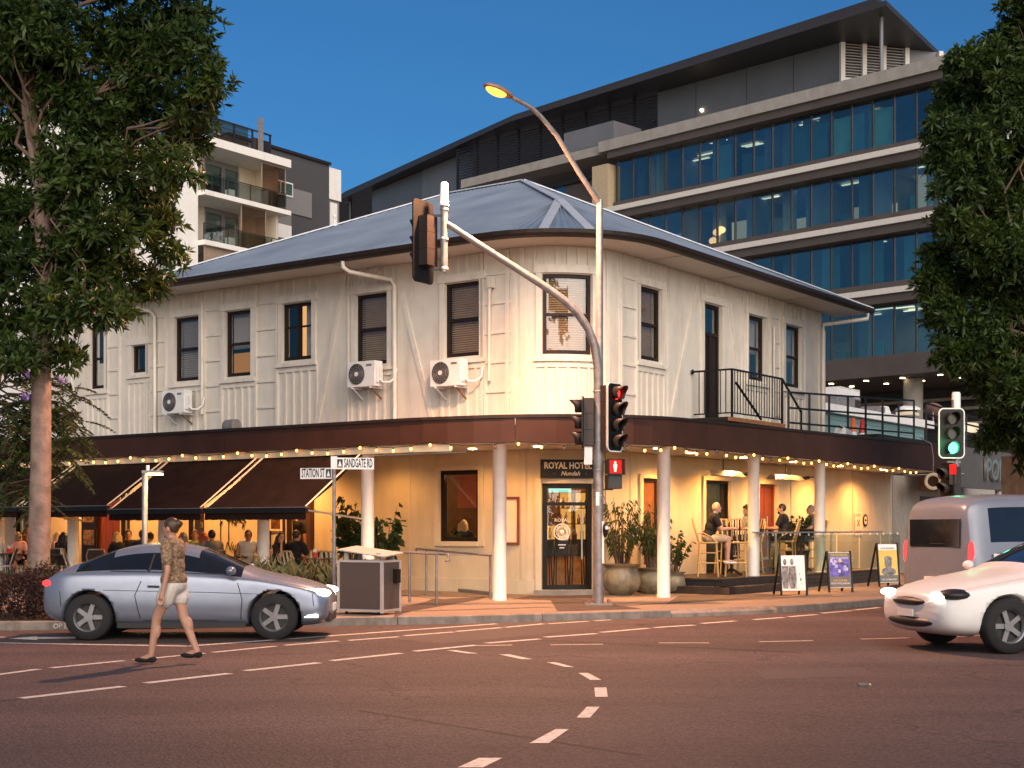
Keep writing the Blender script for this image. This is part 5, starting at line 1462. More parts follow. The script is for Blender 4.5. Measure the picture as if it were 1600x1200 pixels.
for x in (-.09,.06): pr(t, m, 'print_strip', 'clblack', (x-.004,x+.004,.12,.62))
pr(t, m, 'print_speck', 'greyp', (.14,.17,.3,.36),(.12,.14,.42,.45),(.17,.18,.22,.25))
t, m = aboard(1314,915,30.6,'poster board printed violet and gold with concert lettering',.50,.78,rad(14))
pr(t, m, 'print', 'clgrey', (-.245,.245,.11,.85)); pr(t, m, 'print', 'navyp', (-.23,.23,.34,.72,1))
for i in range(9):
    a_ = R.uniform(-.2,.2); z_ = R.uniform(.36,.66); pr(t, m, 'print', 'violetlt', (a_-.03,a_+.03,z_,z_+.07,3))
text('THE AUSTRALIAN', .062, M['yellowp'], t, m @ up(0,-.011,.80), 'lettering', .001, sx=.8); text('VAN MORRISON', .07, M['violetlt'], t, m @ up(0,-.012,.735), 'lettering', .001, sx=.8, off=.002)
text('SHOW', .06, M['yellowp'], t, m @ up(0,-.012,.66), 'lettering', .001); text('THU 5TH FEB', .055, M['yellowp'], t, m @ up(0,-.011,.25), 'lettering', .001); text('ROYAL HOTEL, NUNDAH', .05, M['signwhite'], t, m @ up(0,-.011,.19), 'lettering', .001, sx=.75)
t, m = aboard(1390,904,33.5,'poster board with portrait on yellow beside the vehicle',.50,.92,rad(18))
pr(t, m, 'print', 'yellowp', (-.245,.245,.28,.86)); pr(t, m, 'print', 'clgrey', (-.245,.245,.11,.275))
mb = MB().ell((0,-.011,.56),(.10,.003,.14),16,10).ell((0,-.0105,.36),(.19,.003,.10),16,8).ell((0,-.012,.66),(.105,.003,.06),16,8); mb.xf(m); mb.build('portrait_print', M['greyp'], t)
text('LIVE BANDS', .07, M['greyp'], t, m @ up(0,-.011,.9), 'lettering', .001); text('THU 22 FEBRUARY', .05, M['signwhite'], t, m @ up(0,-.011,.17), 'lettering', .001)

# heaters under the right awning
for px, lb in ((1130,'long radiant heater above the dark door'),(1228,'long radiant heater right of the red door')):
    p = RF(sR(px,.9),.9,2.72); t = thing('outdoor_heater', lb, 'heater', tuple(p), TR, 'radiant heaters hung under the awning')
    L_ = .85
    MB().add([(-L_,-.14,-.05),(L_,-.14,-.05),(L_,.14,-.05),(-L_,.14,-.05),(-L_+.1,-.05,.07),(L_-.1,-.05,.07),(L_-.1,.05,.07),(-L_+.1,.05,.07)], [(4,5,6,7),(0,1,5,4),(1,2,6,5),(2,3,7,6),(3,0,4,7)]).build('reflector', M['steel'], t)
    MB().cyl((-L_+.1,0,-.03),(L_-.1,0,-.03),.025,n=8).build('tube', M['cream'], t); MB().bar((L_,0,0),(L_+.5,0,.05),.04,.08).build('burner_box', M['black'], t)
    MB().tube([(0,0,.07),(0,0,.34)],.012,6).build('hanger', M['black'], t); MB().tube([(L_+.4,0,.05),(L_+1.0,0,.08)],.015,6).build('pipe', M['black'], t)
# tiny litter on the road
p = Vector((*gp(1341,1072), .012)); t = thing('bottle', 'small crushed bottle lying alone on the asphalt', 'litter', tuple(p), .2)
mb = MB().lathe([(0,0),(.018,.0),(.02,.06),(.01,.09),(.01,.11),(0,.11)],8); mb.xf(Matrix.Rotation(PI/2,4,'Y')); mb.build('bottle_body', M['clgrey'], t); MB().cyl((.111,0,0),(.125,0,0),.012,n=8).build('bottle_cap', M['cream'], t)
# ------------------------------------------------------------------ office building behind
M['conc_light'] = mat('pale_concrete', (0.24,0.228,0.212), .8, var=.12, nscale=2, dirt=(.2,.16,.13), dscale=.5, damt=.6)
M['slabedge'] = mat('slab_edge', (0.50,0.48,0.45), .7, var=.06)
M['bronze'] = mat('bronze_cladding', (0.082,0.066,0.060), .5, .2, var=.1, nscale=1)
M['mull'] = mat('dark_mullion', (0.018,0.016,0.017), .4)
M['charcoal'] = mat('charcoal_cladding', (0.085,0.092,0.105), .5, .1, var=.12, nscale=.6)
M['charcoal2'] = mat('grey_cladding', (0.12,0.125,0.14), .5, .1, var=.1, nscale=.6)
M['roofdk'] = mat('dark_roof', (0.03,0.028,0.030), .5, var=.1)
M['offglass'] = glass('office_glass', (0.62,0.74,0.74), 0.24, .01, (.86,.80,.80))
M['offglass2'] = glass('office_glass_clear', (0.74,0.84,0.82), 0.15, .012, (.86,.80,.80)); M['offglass3'] = glass('office_glass_dim', (0.56,0.67,0.68), 0.20, .02, (.84,.80,.82))
M['beige'] = mat('beige_panel', (0.36,0.29,0.19), .7, var=.08)
M['offin'] = mat('office_interior', (0.30,0.32,0.30), .8, var=.4, nscale=.4)
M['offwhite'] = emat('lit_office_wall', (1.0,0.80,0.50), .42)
M['pendant'] = emat('pendant_lamp', (1.0,0.45,0.18), 3)
M['tealin'] = mat('teal_curtain', (0.12,0.30,0.32), .7, var=.2, nscale=1, emit=(.1,.4,.45), estr=.05)
M['aptw'] = mat('pale_office_wall', (0.42,0.44,0.42), .8, var=.15); M['offceil'] = emat('office_ceiling_light', (1,.88,.62), 1.6)
of = thing('office_building', 'large glass banded office block with dark oversailing roof behind the hotel', 'office building', (18.3,82,0), math.atan2(-.7055,.7087))
def ob(name, m, x0, x1, y0, y1, z0, z1, par=None): return MB().boxb(x0,x1,y0,y1,z0,z1).build(name, M[m], par or of)
XL, XR = -16.4, 9.5
FLO = [10.9, 14.5, 18.3, 22.1, 26.1]
# slabs: front edge, soffit, bronze band
for i, z in enumerate(FLO):
    if i == 0: ob('floor_slab', 'bronze', XL+1.0, XR+.1, -.35, 12, z-1.0, z+.15); continue
    ob('floor_slab', 'slabedge' if i < 4 else 'conc_light', XL-.6 if i == 4 else XL, XR+.5, -.9, 12, z-.16, z+.16 if i < 4 else z+.52)
    ob('slab_soffit', 'bronze', XL, XR, -.7, 1.0, z-.62, z-.162)
    if i < 4: ob('spandrel', 'bronze', XL+.02, XR, -.12, .05, z+.165, z+.62)
for i in range(4):
    z0, z1_ = (FLO[i]+.62 if i else FLO[0]+.16), FLO[i+1]-.63
    n = 19; xs = [XL+.25+(XR-XL-.4)*k/n for k in range(n+1)]; gm = ['offglass','offglass2','offglass3']
    for k in range(n):
        MB().add([(xs[k]+.04,.0,z0),(xs[k+1]-.04,.0,z0),(xs[k+1]-.04,.0,z1_),(xs[k]+.04,.0,z1_),(xs[k]+.04,.03,z0),(xs[k+1]-.04,.03,z0),(xs[k+1]-.04,.03,z1_),(xs[k]+.04,.03,z1_)],
                 [(0,1,2,3),(5,4,7,6)]).build('pane', M[R.choice(gm)], of)
    for x in xs: ob('mullion', 'mull', x-.038, x+.038, -.06, .1, z0, z1_)
    ob('window_head', 'mull', XL, XR, -.03, .1, z1_+.002, z1_+.22) if i else None
    ob('office_back_wall', 'offin', XL+.3, XR, 7.0, 7.2, z0-.4, z1_+.4)
    for k in range(5): x = XL+2+5.2*k; ob('office_column', 'aptw', x-.3, x+.3, 1.4, 2.0, z0-.4, z1_+.4)
    for k in range(9):
        x = R.uniform(XL+1, XR-2); y = R.uniform(2.2,5); h_ = R.uniform(1.0,2.6); ob('office_furniture', R.choice(['aptw','offin','dark','tealin']), x, x+R.uniform(.5,1.8), y, y+.1, z0-.4, z0-.4+h_)
    for k in range(10): x = R.uniform(XL+1, XR-2); y = R.uniform(1.5,5); ob('ceiling_light', 'offceil', x, x+1.3, y, y+.22, z1_+.34, z1_+.38)
    for k in range(6):
        x = R.uniform(XL+1, XR-1); ob('office_partition', 'offin', x-.05, x+.05, 1.0, 6.9, z0-.3, z1_+.3)
for x0, x1, i in ((-3.2,-.6,3),(-.2,1.8,3),(2.1,3.6,3),(-8.6,-7.4,3),(1.5,3,1),(4.3,5.6,1),(-1,.2,1)): ob('curtain', 'tealin', x0, x1, .5, .55, FLO[i]+.3, FLO[i+1]-.7 if i != 3 else 25)
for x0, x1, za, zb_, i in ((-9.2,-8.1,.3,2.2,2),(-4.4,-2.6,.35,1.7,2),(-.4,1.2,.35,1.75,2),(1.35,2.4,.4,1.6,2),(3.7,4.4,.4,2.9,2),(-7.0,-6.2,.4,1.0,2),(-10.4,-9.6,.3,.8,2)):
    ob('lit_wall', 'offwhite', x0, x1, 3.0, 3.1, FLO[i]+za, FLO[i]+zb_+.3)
for x, z in ((-9.0,19.9),(-8.7,20.0),(-9.3,19.4)): MB().ell((x,1.2,z),(.28,.28,.22),12,8).build('pendant_lamp', M['pendant'], of)
lampm = emat('office_downlight', (1,.75,.42), 14)
# undercroft: columns and lights
for x in (-9,-2.5,4.0): MB().cyl((x,2.0,0),(x,2.0,9.88),.55,n=18).build('column', M['conc_light'], of)
for x in np.arange(-10,9,2.3):
    for y in (1.2,3.4): MB().cyl((x,y,9.87),(x,y,9.895),.14,n=10).build('downlight', lampm, of)
for z in (7.6,8.5,9.1): ob('undercroft_beam', 'conc_light' , -14, 9, 8.0, 8.3, z, z+.18)
ob('undercroft_back', 'roofdk', XL, XR, 9.0, 9.2, 3, 9.88)
# left return: beige fin, recessed windows
ob('fin', 'beige', XL-1.4, XL-.05, -.6, 2, 14, 25.2); ob('fin', 'beige', XL-2.0, XL-1.41, .1, 2, 14, 25.2)
ob('recess_wall', 'bronze', XL-9, XL-2.01, 1.4, 2, 10, 25.2); ob('pane', 'offglass', XL-8, XL-5.5, 1.3, 1.39, 22.6, 25.0); ob('window_head', 'mull', XL-9, XL-2.01, 1.1, 1.39, 25.01, 25.4)
ob('floor_slab', 'conc_light', XL-14, XL-.61, -.6, 9, 25.9, 26.5)
ob('parapet_box', 'charcoal2', XL-4.2, XL+.2, -.3, 2.5, 26.63, 28.0)
# penthouse
ob('penthouse_wall', 'charcoal', -15.7, -1.8, 3.6, 3.9, 26.5, 30.54)
for x in (-12.5,-8.5,-5.0): ob('cladding_joint', 'roofdk', x-.02, x+.02, 3.585, 3.599, 26.63, 30.5)
MB().cyl((-12.0,3.5,28.6),(-12.0,3.59,28.6),.1,n=10).build('bulkhead_lamp', lampm, of)
# louvre screen left of the cladding
for x in np.arange(-35.5, -15.6, 2.2): ob('screen_post', 'mull', x-.07, x+.07, 3.75, 3.9, 26.4, 30.54)
mb = MB()
for z in np.arange(26.5, 30.5, .20): mb.boxb(-35.4, -15.75, 3.65, 3.74, z, z+.085)
stuff(mb.build('louvre_blade', M['mull'], of))
for x0, x1, za, zb_ in ((-22,-16.5,27.3,27.6),(-31,-23,27.0,27.3),(-27,-17,29.3,29.5),(-33,-29,26.6,27.6)): ob('plant_beam', 'charcoal', x0, x1, 6.0, 6.2, za, zb_)
# right end: pale posts with louvres on the splayed end wall
eA, eB = Vector((-1.8,3.6)), Vector((2.2,10.4)); ed = (eB-eA).normalized(); en = Vector((ed.y,-ed.x))
def eb(name, m, a, b, o0, o1, z0, z1):
    ps_ = [eA+ed*a+en*o0, eA+ed*a+en*o1, eA+ed*b+en*o1, eA+ed*b+en*o0]
    return MB().prism([tuple(p) for p in ps_], z0, z1).build(name, M[m], of)
for a in (.02,1.45,2.75,4.3,6.6): eb('end_post', 'slabedge', a, a+.28, 0, .25, 26.5, 30.54)
for a, b in ((.31,1.44),(1.74,2.74),(3.04,4.29)):
    mb = MB()
    for z in np.arange(26.7, 30.5, .17):
        ps_ = [eA+ed*a+en*.06, eA+ed*a+en*.15, eA+ed*b+en*.15, eA+ed*b+en*.06]; mb.prism([tuple(p) for p in ps_], z, z+.05)
    stuff(mb.build('louvre_blade', M['conc_light'], of)); eb('louvre_back', 'roofdk', a, b, -.2, -.1, 26.5, 30.54)
eb('penthouse_wall', 'charcoal', 4.59, 7.8, -.2, -.02, 26.5, 30.54); eb('end_rail', 'slabedge', .31, 1.44, .02, .2, 28.2, 28.45)
# oversailing roof: flat plate in world space
ir = (Matrix.Translation((18.3,82,0)) @ Matrix.Rotation(math.atan2(-.7055,.7087),4,'Z')).inverted()
rp = [Vector((20.8,79.7,0)), Vector((25.8,87.5,0)), Vector((36,104,0)), Vector((12,150,0)), Vector((-26,150,0)), Vector((-15.4,127.2,0)), Vector((-.23,102.6,0))]
lp = [tuple((ir @ p).xy) for p in rp]
MB().prism(lp, 30.55, 30.85).build('roof', M['roofdk'], of)
def insetp(poly, d):
    c = Vector((sum(p[0] for p in poly)/len(poly), sum(p[1] for p in poly)/len(poly)))
    return [tuple(Vector(p)+(c-Vector(p)).normalized()*d) for p in poly]
MB().prism(insetp(lp,.8), 30.851, 31.3).build('roof_upper', M['roofdk'], of)
pA, pB = ir @ Vector((-11.9,123.7,0)), ir @ Vector((-3.1,110.8,0))
pM = pA.lerp(pB, .55)
MB().bar((pA.x,pA.y,28.0),(pM.x,pM.y,28.0),.4,5.08).build('penthouse_wall', M['charcoal'], of); MB().bar((pM.x,pM.y-.1,28.0),(pB.x,pB.y-.1,28.0),.4,5.08).build('penthouse_wall', M['charcoal2'], of)
pA = ir @ Vector((-14.6,127.6,0))
for f in (.13,):
    q = pA+(pB-pA)*.02; MB().cyl((q.x,q.y,16),(q.x,q.y,30.54),.16,n=8).build('roof_post', M['mull'], of)
q = ir @ Vector((21.0,81.5,0)); MB().cyl((q.x,q.y,26.3),(q.x,q.y,30.54),.12,n=8).build('roof_post', M['charcoal2'], of)

# pale slab block at the far right behind the dark tree
t = thing('tower_block', 'pale rendered tower edge with antennas peeping out behind the right hand tree', 'tower block', (33.5,86,0), -.5)
MB().boxb(0,14,0,14,0,29.5).build('wall', M['conc_light'], t)
for i in range(6): MB().boxb(1.2,3.4,-.06,.05,4+4*i,6.2+4*i).build('window', M['offglass'], t)
MB().cyl((-1.2,1,20),(-1.2,1,30.2),.06).build('antenna', M['galv'], t); MB().boxb(-4,-.05,.5,8,0,26.5).build('wall', M['charcoal2'], t); MB().cyl((-3,1,26.5),(-3,1,31),.06).build('antenna', M['galv'], t)

# ------------------------------------------------------------------ apartment building at the left
M['aptwhite'] = mat('apartment_render', (0.70,0.69,0.66), .7, var=.05, dirt=(.4,.36,.3), damt=.3)
M['aptgrey'] = mat('apartment_grey', (0.17,0.17,0.17), .7, var=.06)
M['aptdark'] = mat('apartment_charcoal', (0.055,0.055,0.06), .7, var=.06)
M['aptbeige'] = mat('apartment_beige', (0.50,0.44,0.35), .7, var=.06)
M['mesh_screen'] = glass('bronze_mesh_screen', (0.66,0.56,0.47), 0.02, .5)
M['bronze2'] = mat('bronze_frame', (0.27,0.20,0.15), .5, var=.1)
M['aptglass'] = glass('balcony_glass', (0.62,0.68,0.68), 0.10, .02)
ap = thing('apartment_building', 'white and charcoal apartment block with glass balconies and bronze screens, behind the left tree', 'apartment building', (-16.6,93,0), TR)
def ab(name, m, x0, x1, y0, y1, z0, z1, par=None): return MB().boxb(x0,x1,y0,y1,z0,z1).build(name, M[m], par or ap)
ab('wall', 'aptwhite', -16, -4.95, 0, 9, 0, 25.2); 
for x in (-14.5,-11.5,-8.4):
    for z in (13.2,16.4,19.6,22.6):
        w_ = ab('window', 'mull', x, x+1.6, -.04, .05, z, z+1.7); ab('pane', 'offglass', x+.08, x+1.52, -.07, -.041, z+.08, z+1.62, w_)
ZS = [25.6, 22.45, 19.35, 16.2, 13.1]
for i, z in enumerate(ZS):
    x1 = 2.6 if i < 2 else (1.2 if i == 2 else 2.6)
    ab('balcony_slab', 'aptwhite', -4.94, x1, -.6, 4.2, z-.3, z+.22 if i == 0 else z)
    if i == 0: continue
    # back wall, corner glazing, posts
    ab('back_wall', 'aptbeige', -4.9, -2.6, 2.0, 2.2, z, z+2.84); ab('back_wall', 'aptbeige', .4, 1.9, 2.0, 2.2, z, z+2.84)
    ab('side_wall', 'aptbeige', 1.905, 2.1, .1, 4, z, z+2.84)
    d = ab('glass_door', 'aptgrey', -2.59, .39, 2.05, 2.12, z+2.5, z+2.84)
    for x in (-2.6,-1.1,-.95,.3): ab('door_frame', 'aptgrey', x, x+.1, 1.98, 2.12, z, z+2.5)
    for x0, x1_ in ((-2.49,-1.11),(-.84,.29)):
        ab('pane', 'offglass', x0, x1_, 2.05, 2.07, z+.02, z+2.5); ab('blind', 'aptwhite', x0+.05, x1_-.05, 2.16, 2.18, z+(1.3 if i == 1 else .1), z+2.45)
    ab('inner_dark', 'dark', -2.6, .4, 3.2, 3.3, z, z+2.8)
    # balustrade
    for k, (a, b) in enumerate(((-4.85,-2.9),(-2.85,-.95),(-.9,.95),(1.0,2.3 if i != 2 else 1.05))):
        if b-a > .1: ab('balustrade_glass', 'aptglass', a, b, -.45, -.43, z+.03, z+1.0)
        ab('balustrade_post', 'mull', a-.05, a, -.47, -.41, z, z+1.03)
    ab('balustrade_rail', 'mull', -4.9, 2.3, -.47, -.41, z+1.031, z+1.08)
    # sliding screens
    if i in (1,2,3,4):
        x0 = {1:.2,2:-1.6,3:-4.7,4:-1.0}[i]; x1_ = x0 + (2.2 if i != 3 else 2.5)
        for q in ((x0,x0+.07,z+.02,z+2.82),(x1_-.07,x1_,z+.02,z+2.82),(x0+.07,x1_-.07,z+.02,z+.1),(x0+.07,x1_-.07,z+2.74,z+2.82)): ab('screen_frame', 'bronze2', q[0],q[1],-.30,-.24,q[2],q[3])
        ab('screen_panel', 'mesh_screen' if i != 3 else 'bronze2', x0+.07, x1_-.07, -.28, -.265, z+.1, z+2.74)
for z in (22.5,19.4): ab('balcony_chair', 'signwhite', -1.6, -1.1, .8, 1.2, z+.0, z+.8)
# dark stepped side
ab('side_wall', 'aptdark', 2.4, 11.5, 4.3, 9, 24.9, 28.0); ab('side_wall', 'aptdark', 7.6, 11.5, 4.3, 9, 20.4, 24.895)
ab('side_wall', 'aptgrey', 2.4, 7.595, 4.28, 9, 22.9, 24.895); ab('side_wall', 'aptwhite', 2.4, 7.595, 4.26, 9, 12, 22.895)
ab('grey_panel', 'aptgrey', 7.0, 9.6, 4.2, 4.279, 23.8, 25.6)
for z, m2 in ((24.9,'aptwhite'),(20.9,'aptgrey')):
    f = ab('window', m2, 4.0, 7.6, 4.12, 4.25, z, z+1.0); n = 3 if z > 23 else 4
    for k in range(n):
        a = 4.05+3.5*k/n; ab('pane', 'offglass' if z > 23 or k % 2 == 0 else 'signwhite', a+.03, a+3.5/n-.05, 4.09, 4.119, z+.1, z+.9, f)
ab('vent', 'aptgrey', 3.7, 4.5, 4.2, 4.255, 22.0, 22.5)
ab('end_wall', 'aptwhite', 11.55, 12.8, 4.3, 9, 10, 22.9); ab('end_wall', 'aptwhite', 11.55, 12.8, 4.3, 9, 25.6, 27.9); ab('end_window', 'aptgrey', 11.55, 12.75, 4.45, 9, 22.91, 25.59); ab('pane', 'aptwhite', 11.75, 12.5, 4.4, 4.44, 23.2, 25.4)
for z in (22.4,25.7): ab('sun_hood', 'mull', 12.81, 14.0, 4.6, 4.9, z, z+.12)
ab('roof_edge', 'mull', 1.5, 11.54, 4.1, 9, 28.005, 28.2); ab('side_wall', 'aptdark', 1.5, 2.39, 4.3, 9, 25.9, 28.0)
# roof terrace mesh
for x in np.arange(-4.6, 2.0, 1.6): ab('roof_post', 'mull', x-.05, x+.05, .5, .6, 25.82, 27.5)
ab('roof_rail', 'mull', -4.65, 1.9, .5, .58, 27.4, 27.5); ab('roof_screen', 'mesh_screen', -4.6, -.2, .52, .55, 25.9, 27.4); ab('roof_screen', 'mull', .22, 1.8, .53, .58, 25.9, 27.0)
for z in np.arange(26.1,27.4,.3): ab('roof_wire', 'mull', -4.6, .2, .53, .55, z, z+.03)
ab('flue', 'galv', .6, .85, .2, .45, 25.9, 28.3)
# red tiled roof between
t = thing('tiled_roof_house', 'low house roof of faded red tiles between the hotel roof and apartments', 'house', (-15.3,58,0), TR)
MB().boxb(-1,5,0,6,0,10.0).build('wall', M['aptbeige'], t)
mb = MB(); nx, ny = 22, 12
for i in range(nx):
    for j in range(ny):
        x = -1.4+6.6*i/nx; y = -.5+4*j/ny; z = 10.0+1.5*j/ny
        mb.add([(x,y,z+.05),(x+.28,y,z+.05),(x+.28,y+.36,z+.16),(x,y+.36,z+.16),(x,y,z),(x+.28,y,z)],[(0,1,2,3),(0,4,5,1)])
stuff(mb.build('roof_tile', mat('faded_red_tile',(.28,.13,.10),.8,var=.2,island=.35), t))

# ------------------------------------------------------------------ trees and plants
def frames(n):
    v = NR.normal(size=(n,3)); v /= np.linalg.norm(v,axis=1)[:,None]; return v
def leaf_mesh(P, D, L, Wd, curl=0.25):
    """P base points, D directions, folded pointed leaves: 4 verts, 2 triangles"""
    n = len(P); a = np.cross(D, NR.normal(size=(n,3))); a /= np.linalg.norm(a,axis=1)[:,None]+1e-9
    nn = np.cross(D, a)
    L = np.asarray(L)[:,None] if np.ndim(L) else L; Wd = np.asarray(Wd)[:,None] if np.ndim(Wd) else Wd
    tip = P + D*L - np.array([0,0,1])*L*curl*NR.uniform(0,1,(n,1))
    mid = P + D*L*.45 + nn*L*.06
    V = np.stack([P, mid+a*Wd, tip, mid-a*Wd], 1).reshape(-1,3)
    b = np.arange(n)[:,None]*4
    F = np.concatenate([b+np.array([[0,1,2]]), b+np.array([[0,2,3]])],0)
    return V, F
def rosettes(C, axis, k, L, Wd, spread=1.0):
    n = len(C); P = np.repeat(C,k,0); A = np.repeat(axis,k,0)
    D = A*NR.uniform(.15,1.0,(n*k,1)) + frames(n*k)*spread; D /= np.linalg.norm(D,axis=1)[:,None]
    s = NR.uniform(.6,1.25,n*k)
    return leaf_mesh(P + D*.01, D, L*s, Wd*s)
def blob_points(blobs, dens, shell=.55):
    out = []; ax = []
    for (x,y,z,r) in blobs:
        n = int(dens*r*r); d = frames(n); q = r*(NR.uniform(shell,1.0,n)**.6)*(1+.28*np.sin(d[:,0]*5+x)*np.sin(d[:,2]*6+z)+.18*np.sin(d[:,1]*9+z*3))
        out.append(np.array([x,y,z]) + d*q[:,None]*np.array([1,1,.85])); ax.append(d*.8+np.array([0,0,.45]))
    return np.concatenate(out), np.concatenate(ax)
def limb(mb, p0, p1, r0, r1, wig=.12, n=6):
    p0 = Vector(p0); p1 = Vector(p1); L = (p1-p0).length; pts = []; rs = []
    for i in range(n+1):
        f = i/n; q = p0.lerp(p1,f)
        if 0 < i < n: q += Vector((R.uniform(-1,1),R.uniform(-1,1),R.uniform(-.5,.5)))*L*wig*.5
        pts.append(q); rs.append(r0+(r1-r0)*f)
    mb.tube(pts, rs, 8)
    return pts
def tree(name, label, base, trunk, blobs, lm, bm, dens, k, L, Wd, shell=.55, r0=.17, fork=None):
    t = thing(name, label, 'tree', base)
    b = Vector(base)
    mb = MB(); pts = [Vector(p)-b for p in trunk]
    n = len(pts); mb.tube(pts, [r0*(1-.45*i/(n-1)) for i in range(n)], 14)
    for i, f in enumerate(np.linspace(.15,.95,14)):      # branch scars and rings
        j = min(int(f*(n-1)), n-2); q = pts[j].lerp(pts[j+1], f*(n-1)-j); rr = r0*(1-.45*f)
        mb.lathe([(rr*.98,-.015),(rr*1.03,0),(rr*.98,.015)],14,tuple(q))
    mb.build('trunk', M[bm], t)
    lb = MB(); top = pts[fork] if fork is not None else pts[-1]
    for i, (x,y,z,r) in enumerate(blobs):
        c = Vector((x,y,z))-b
        if i % 2 == 0:
            st_ = pts[fork] if (fork is not None and i % 4 == 0) else pts[min(n-1, max(1, n-1-(i//2) % 3))]
            pp = limb(lb, st_, c, r0*.24, .014, .16)
            for q in range(4): limb(lb, pp[3+q % 3], c+Vector(tuple(NR.normal(size=3)*r*.55)), .022, .006, .25, 4)
    lb.build('branch', M['barkdk'], t)
    more = []
    for (x,y,z,r) in blobs:
        for q in range(6):
            d = NR.normal(size=3); d /= np.linalg.norm(d); k_ = r*NR.uniform(.85,1.3); more.append((x+d[0]*k_, y+d[1]*k_, z+d[2]*k_, r*NR.uniform(.16,.34)))
    C, A = blob_points(list(blobs)+more, dens, shell)
    V, F = rosettes(C, A, k, L, Wd)
    np_mesh('crown', V-np.array(base), F, M[lm], t)
    return t
def pxblob(px, py, Y, rpx, dy=0.0):
    p = at(px, py, Y+dy); return (p.x, p.y, p.z, rpx*Y/F_)
TY = 22.9
bl_ = []
for px, py, r_ in ((40,60,70),(110,40,60),(170,70,62),(235,40,60),(285,85,58),(310,170,42),(250,180,66),(180,180,62),(110,165,60),(40,160,66),(-20,230,70),(60,265,58),(130,270,66),(200,270,64),(265,255,48),(300,215,38),
                   (30,340,55),(100,345,60),(170,350,60),(235,335,48),(262,395,36),(-20,420,60),(50,420,62),(120,430,62),(190,425,50),(230,440,28),(20,500,52),(90,500,58),(150,480,44),(185,470,34),(20,560,38),(100,555,30),(62,540,28),(-40,80,80),(-60,330,80),(90,100,50),(215,110,55),(300,30,45),(330,130,30),(25,25,60),(45,110,60),(20,60,50),(140,-30,70),(240,-40,60),(40,-40,80)):
    if (px,py) in ((110,40),): continue
    bl_.append(pxblob(px+R.uniform(-8,8), py+R.uniform(-8,8), TY, r_*R.uniform(.78,.95), R.uniform(-1.0,1.1)))
tb_ = at(62,900,TY)
tree('street_tree', 'big dark green street tree with pale pinkish trunk rising from the hedge', (tb_.x,TY,.15), [(tb_.x-.05,TY,.05),(tb_.x-.01,TY,1.2),(tb_.x+.02,TY,2.6),(tb_.x+.03,TY,4.3),(tb_.x+.04,TY+.1,6.0),(tb_.x+.0,TY+.1,7.0),(tb_.x-.25,TY+.2,8.3),(tb_.x-.1,TY+.2,9.6)],
     bl_, 'leafA', 'bark', 500, 9, .17, .027, .15, .185, 5)
RYY = 33.0
bl_ = []
for px, py, r_ in ((1512,100,42),(1552,92,38),(1590,60,50),(1625,10,60),(1600,-30,50),(1498,150,44),(1545,160,52),(1600,150,60),(1480,215,40),(1530,225,52),(1590,240,60),(1470,250,32),(1500,290,46),(1560,310,58),(1620,330,60),(1490,350,42),(1470,395,36),(1530,380,52),(1590,400,60),(1455,440,30),(1500,440,48),(1560,460,56),(1475,490,36),(1520,520,50),(1580,530,58),(1498,560,34),(1545,590,44),(1600,610,56),(1570,660,40),(1545,690,20),(1610,690,40),(1650,500,70),(1660,250,80),(1660,120,70),(1640,640,60)):
    bl_.append(pxblob(px, py, RYY, r_*R.uniform(.78,.95), R.uniform(-1.2,1.2)))
tb2 = at(1625,860,RYY+.3)
tree('dark_tree', 'dense dark green tree hiding the end of the office block', (tb2.x,RYY+.3,.12), [(tb2.x,RYY+.3,.05),(tb2.x-.05,RYY+.3,3),(tb2.x-.2,RYY+.2,6),(tb2.x-.3,RYY,9),(tb2.x-.4,RYY,12.5)], bl_, 'leafA', 'barkdk', 520, 9, .20, .032, .12, .22, 2)
# feathery tree behind the trunk at the left
def fern_tree():
    Y = 26.4; base = at(-30,880,Y); base.z = .12
    t = thing('feathery_tree', 'feathery jacaranda like tree with drooping fronds and few purple flowers at the left edge', 'tree', tuple(base))
    mb = MB(); mb.tube([(0,0,0),(.1,0,1.5),(.2,0,3.5),(.5,0,5.2)],[.12,.1,.08,.05],10); mb.build('trunk', M['barkdk'], t)
    lb = MB(); P = []; D = []; Ls = []
    tips = [(20,600),(60,640),(95,650),(30,680),(80,690),(10,740),(60,620),(35,770),(100,620),(-30,650),(-20,720),(20,650),(45,705),(85,720),(5,690),(100,680)]
    for px, py in tips:
        for q in range(20):
            c = at(px+R.uniform(-32,32), py+R.uniform(-28,28), Y+R.uniform(-.9,.6)) - base
            st_ = Vector((.2+R.uniform(-.4,.4), R.uniform(-.4,.4), c.z+R.uniform(-.2,.7)))
            d = Vector((R.uniform(-1,1),R.uniform(-1,.6),R.uniform(-.5,.15))).normalized(); L_ = R.uniform(.35,.6)
            pts = [c + d*L_*f + Vector((0,0,-.35*L_*f*f)) for f in np.linspace(0,1,9)]
            if q < 2: limb(lb, st_, c, .02, .008, .2, 4)
            lb.tube(pts, .004, 4)
            side = d.cross(Vector((0,0,1))).normalized()
            for i, p in enumerate(pts[1:]):
                w = .13*math.sin(PI*(i+1.5)/10)
                for s in (-1,1):
                    for h in (0,.5):
                        P.append(p - d*h*L_/9); dd = (side*s + d*.45 + Vector((0,0,-.25))).normalized(); D.append(dd); Ls.append(w*1.1)
    lb.build('branch', M['barkdk'], t)
    V, F = leaf_mesh(np.array(P), np.array(D), np.array(Ls), .017); np_mesh('crown', V, F, M['leafB'], t)
    fm = mat('purple_flower', (.28,.2,.6), .6)
    for px, py in ((41,585),(40,620),(97,593)):
        mb = MB(); c = at(px,py,Y-1.0)-base
        for i in range(7): mb.ell(c+Vector((R.uniform(-.06,.06),R.uniform(-.06,.06),R.uniform(-.04,.04))),(.03,.03,.045),6,5)
        mb.build('flower', fm, t)
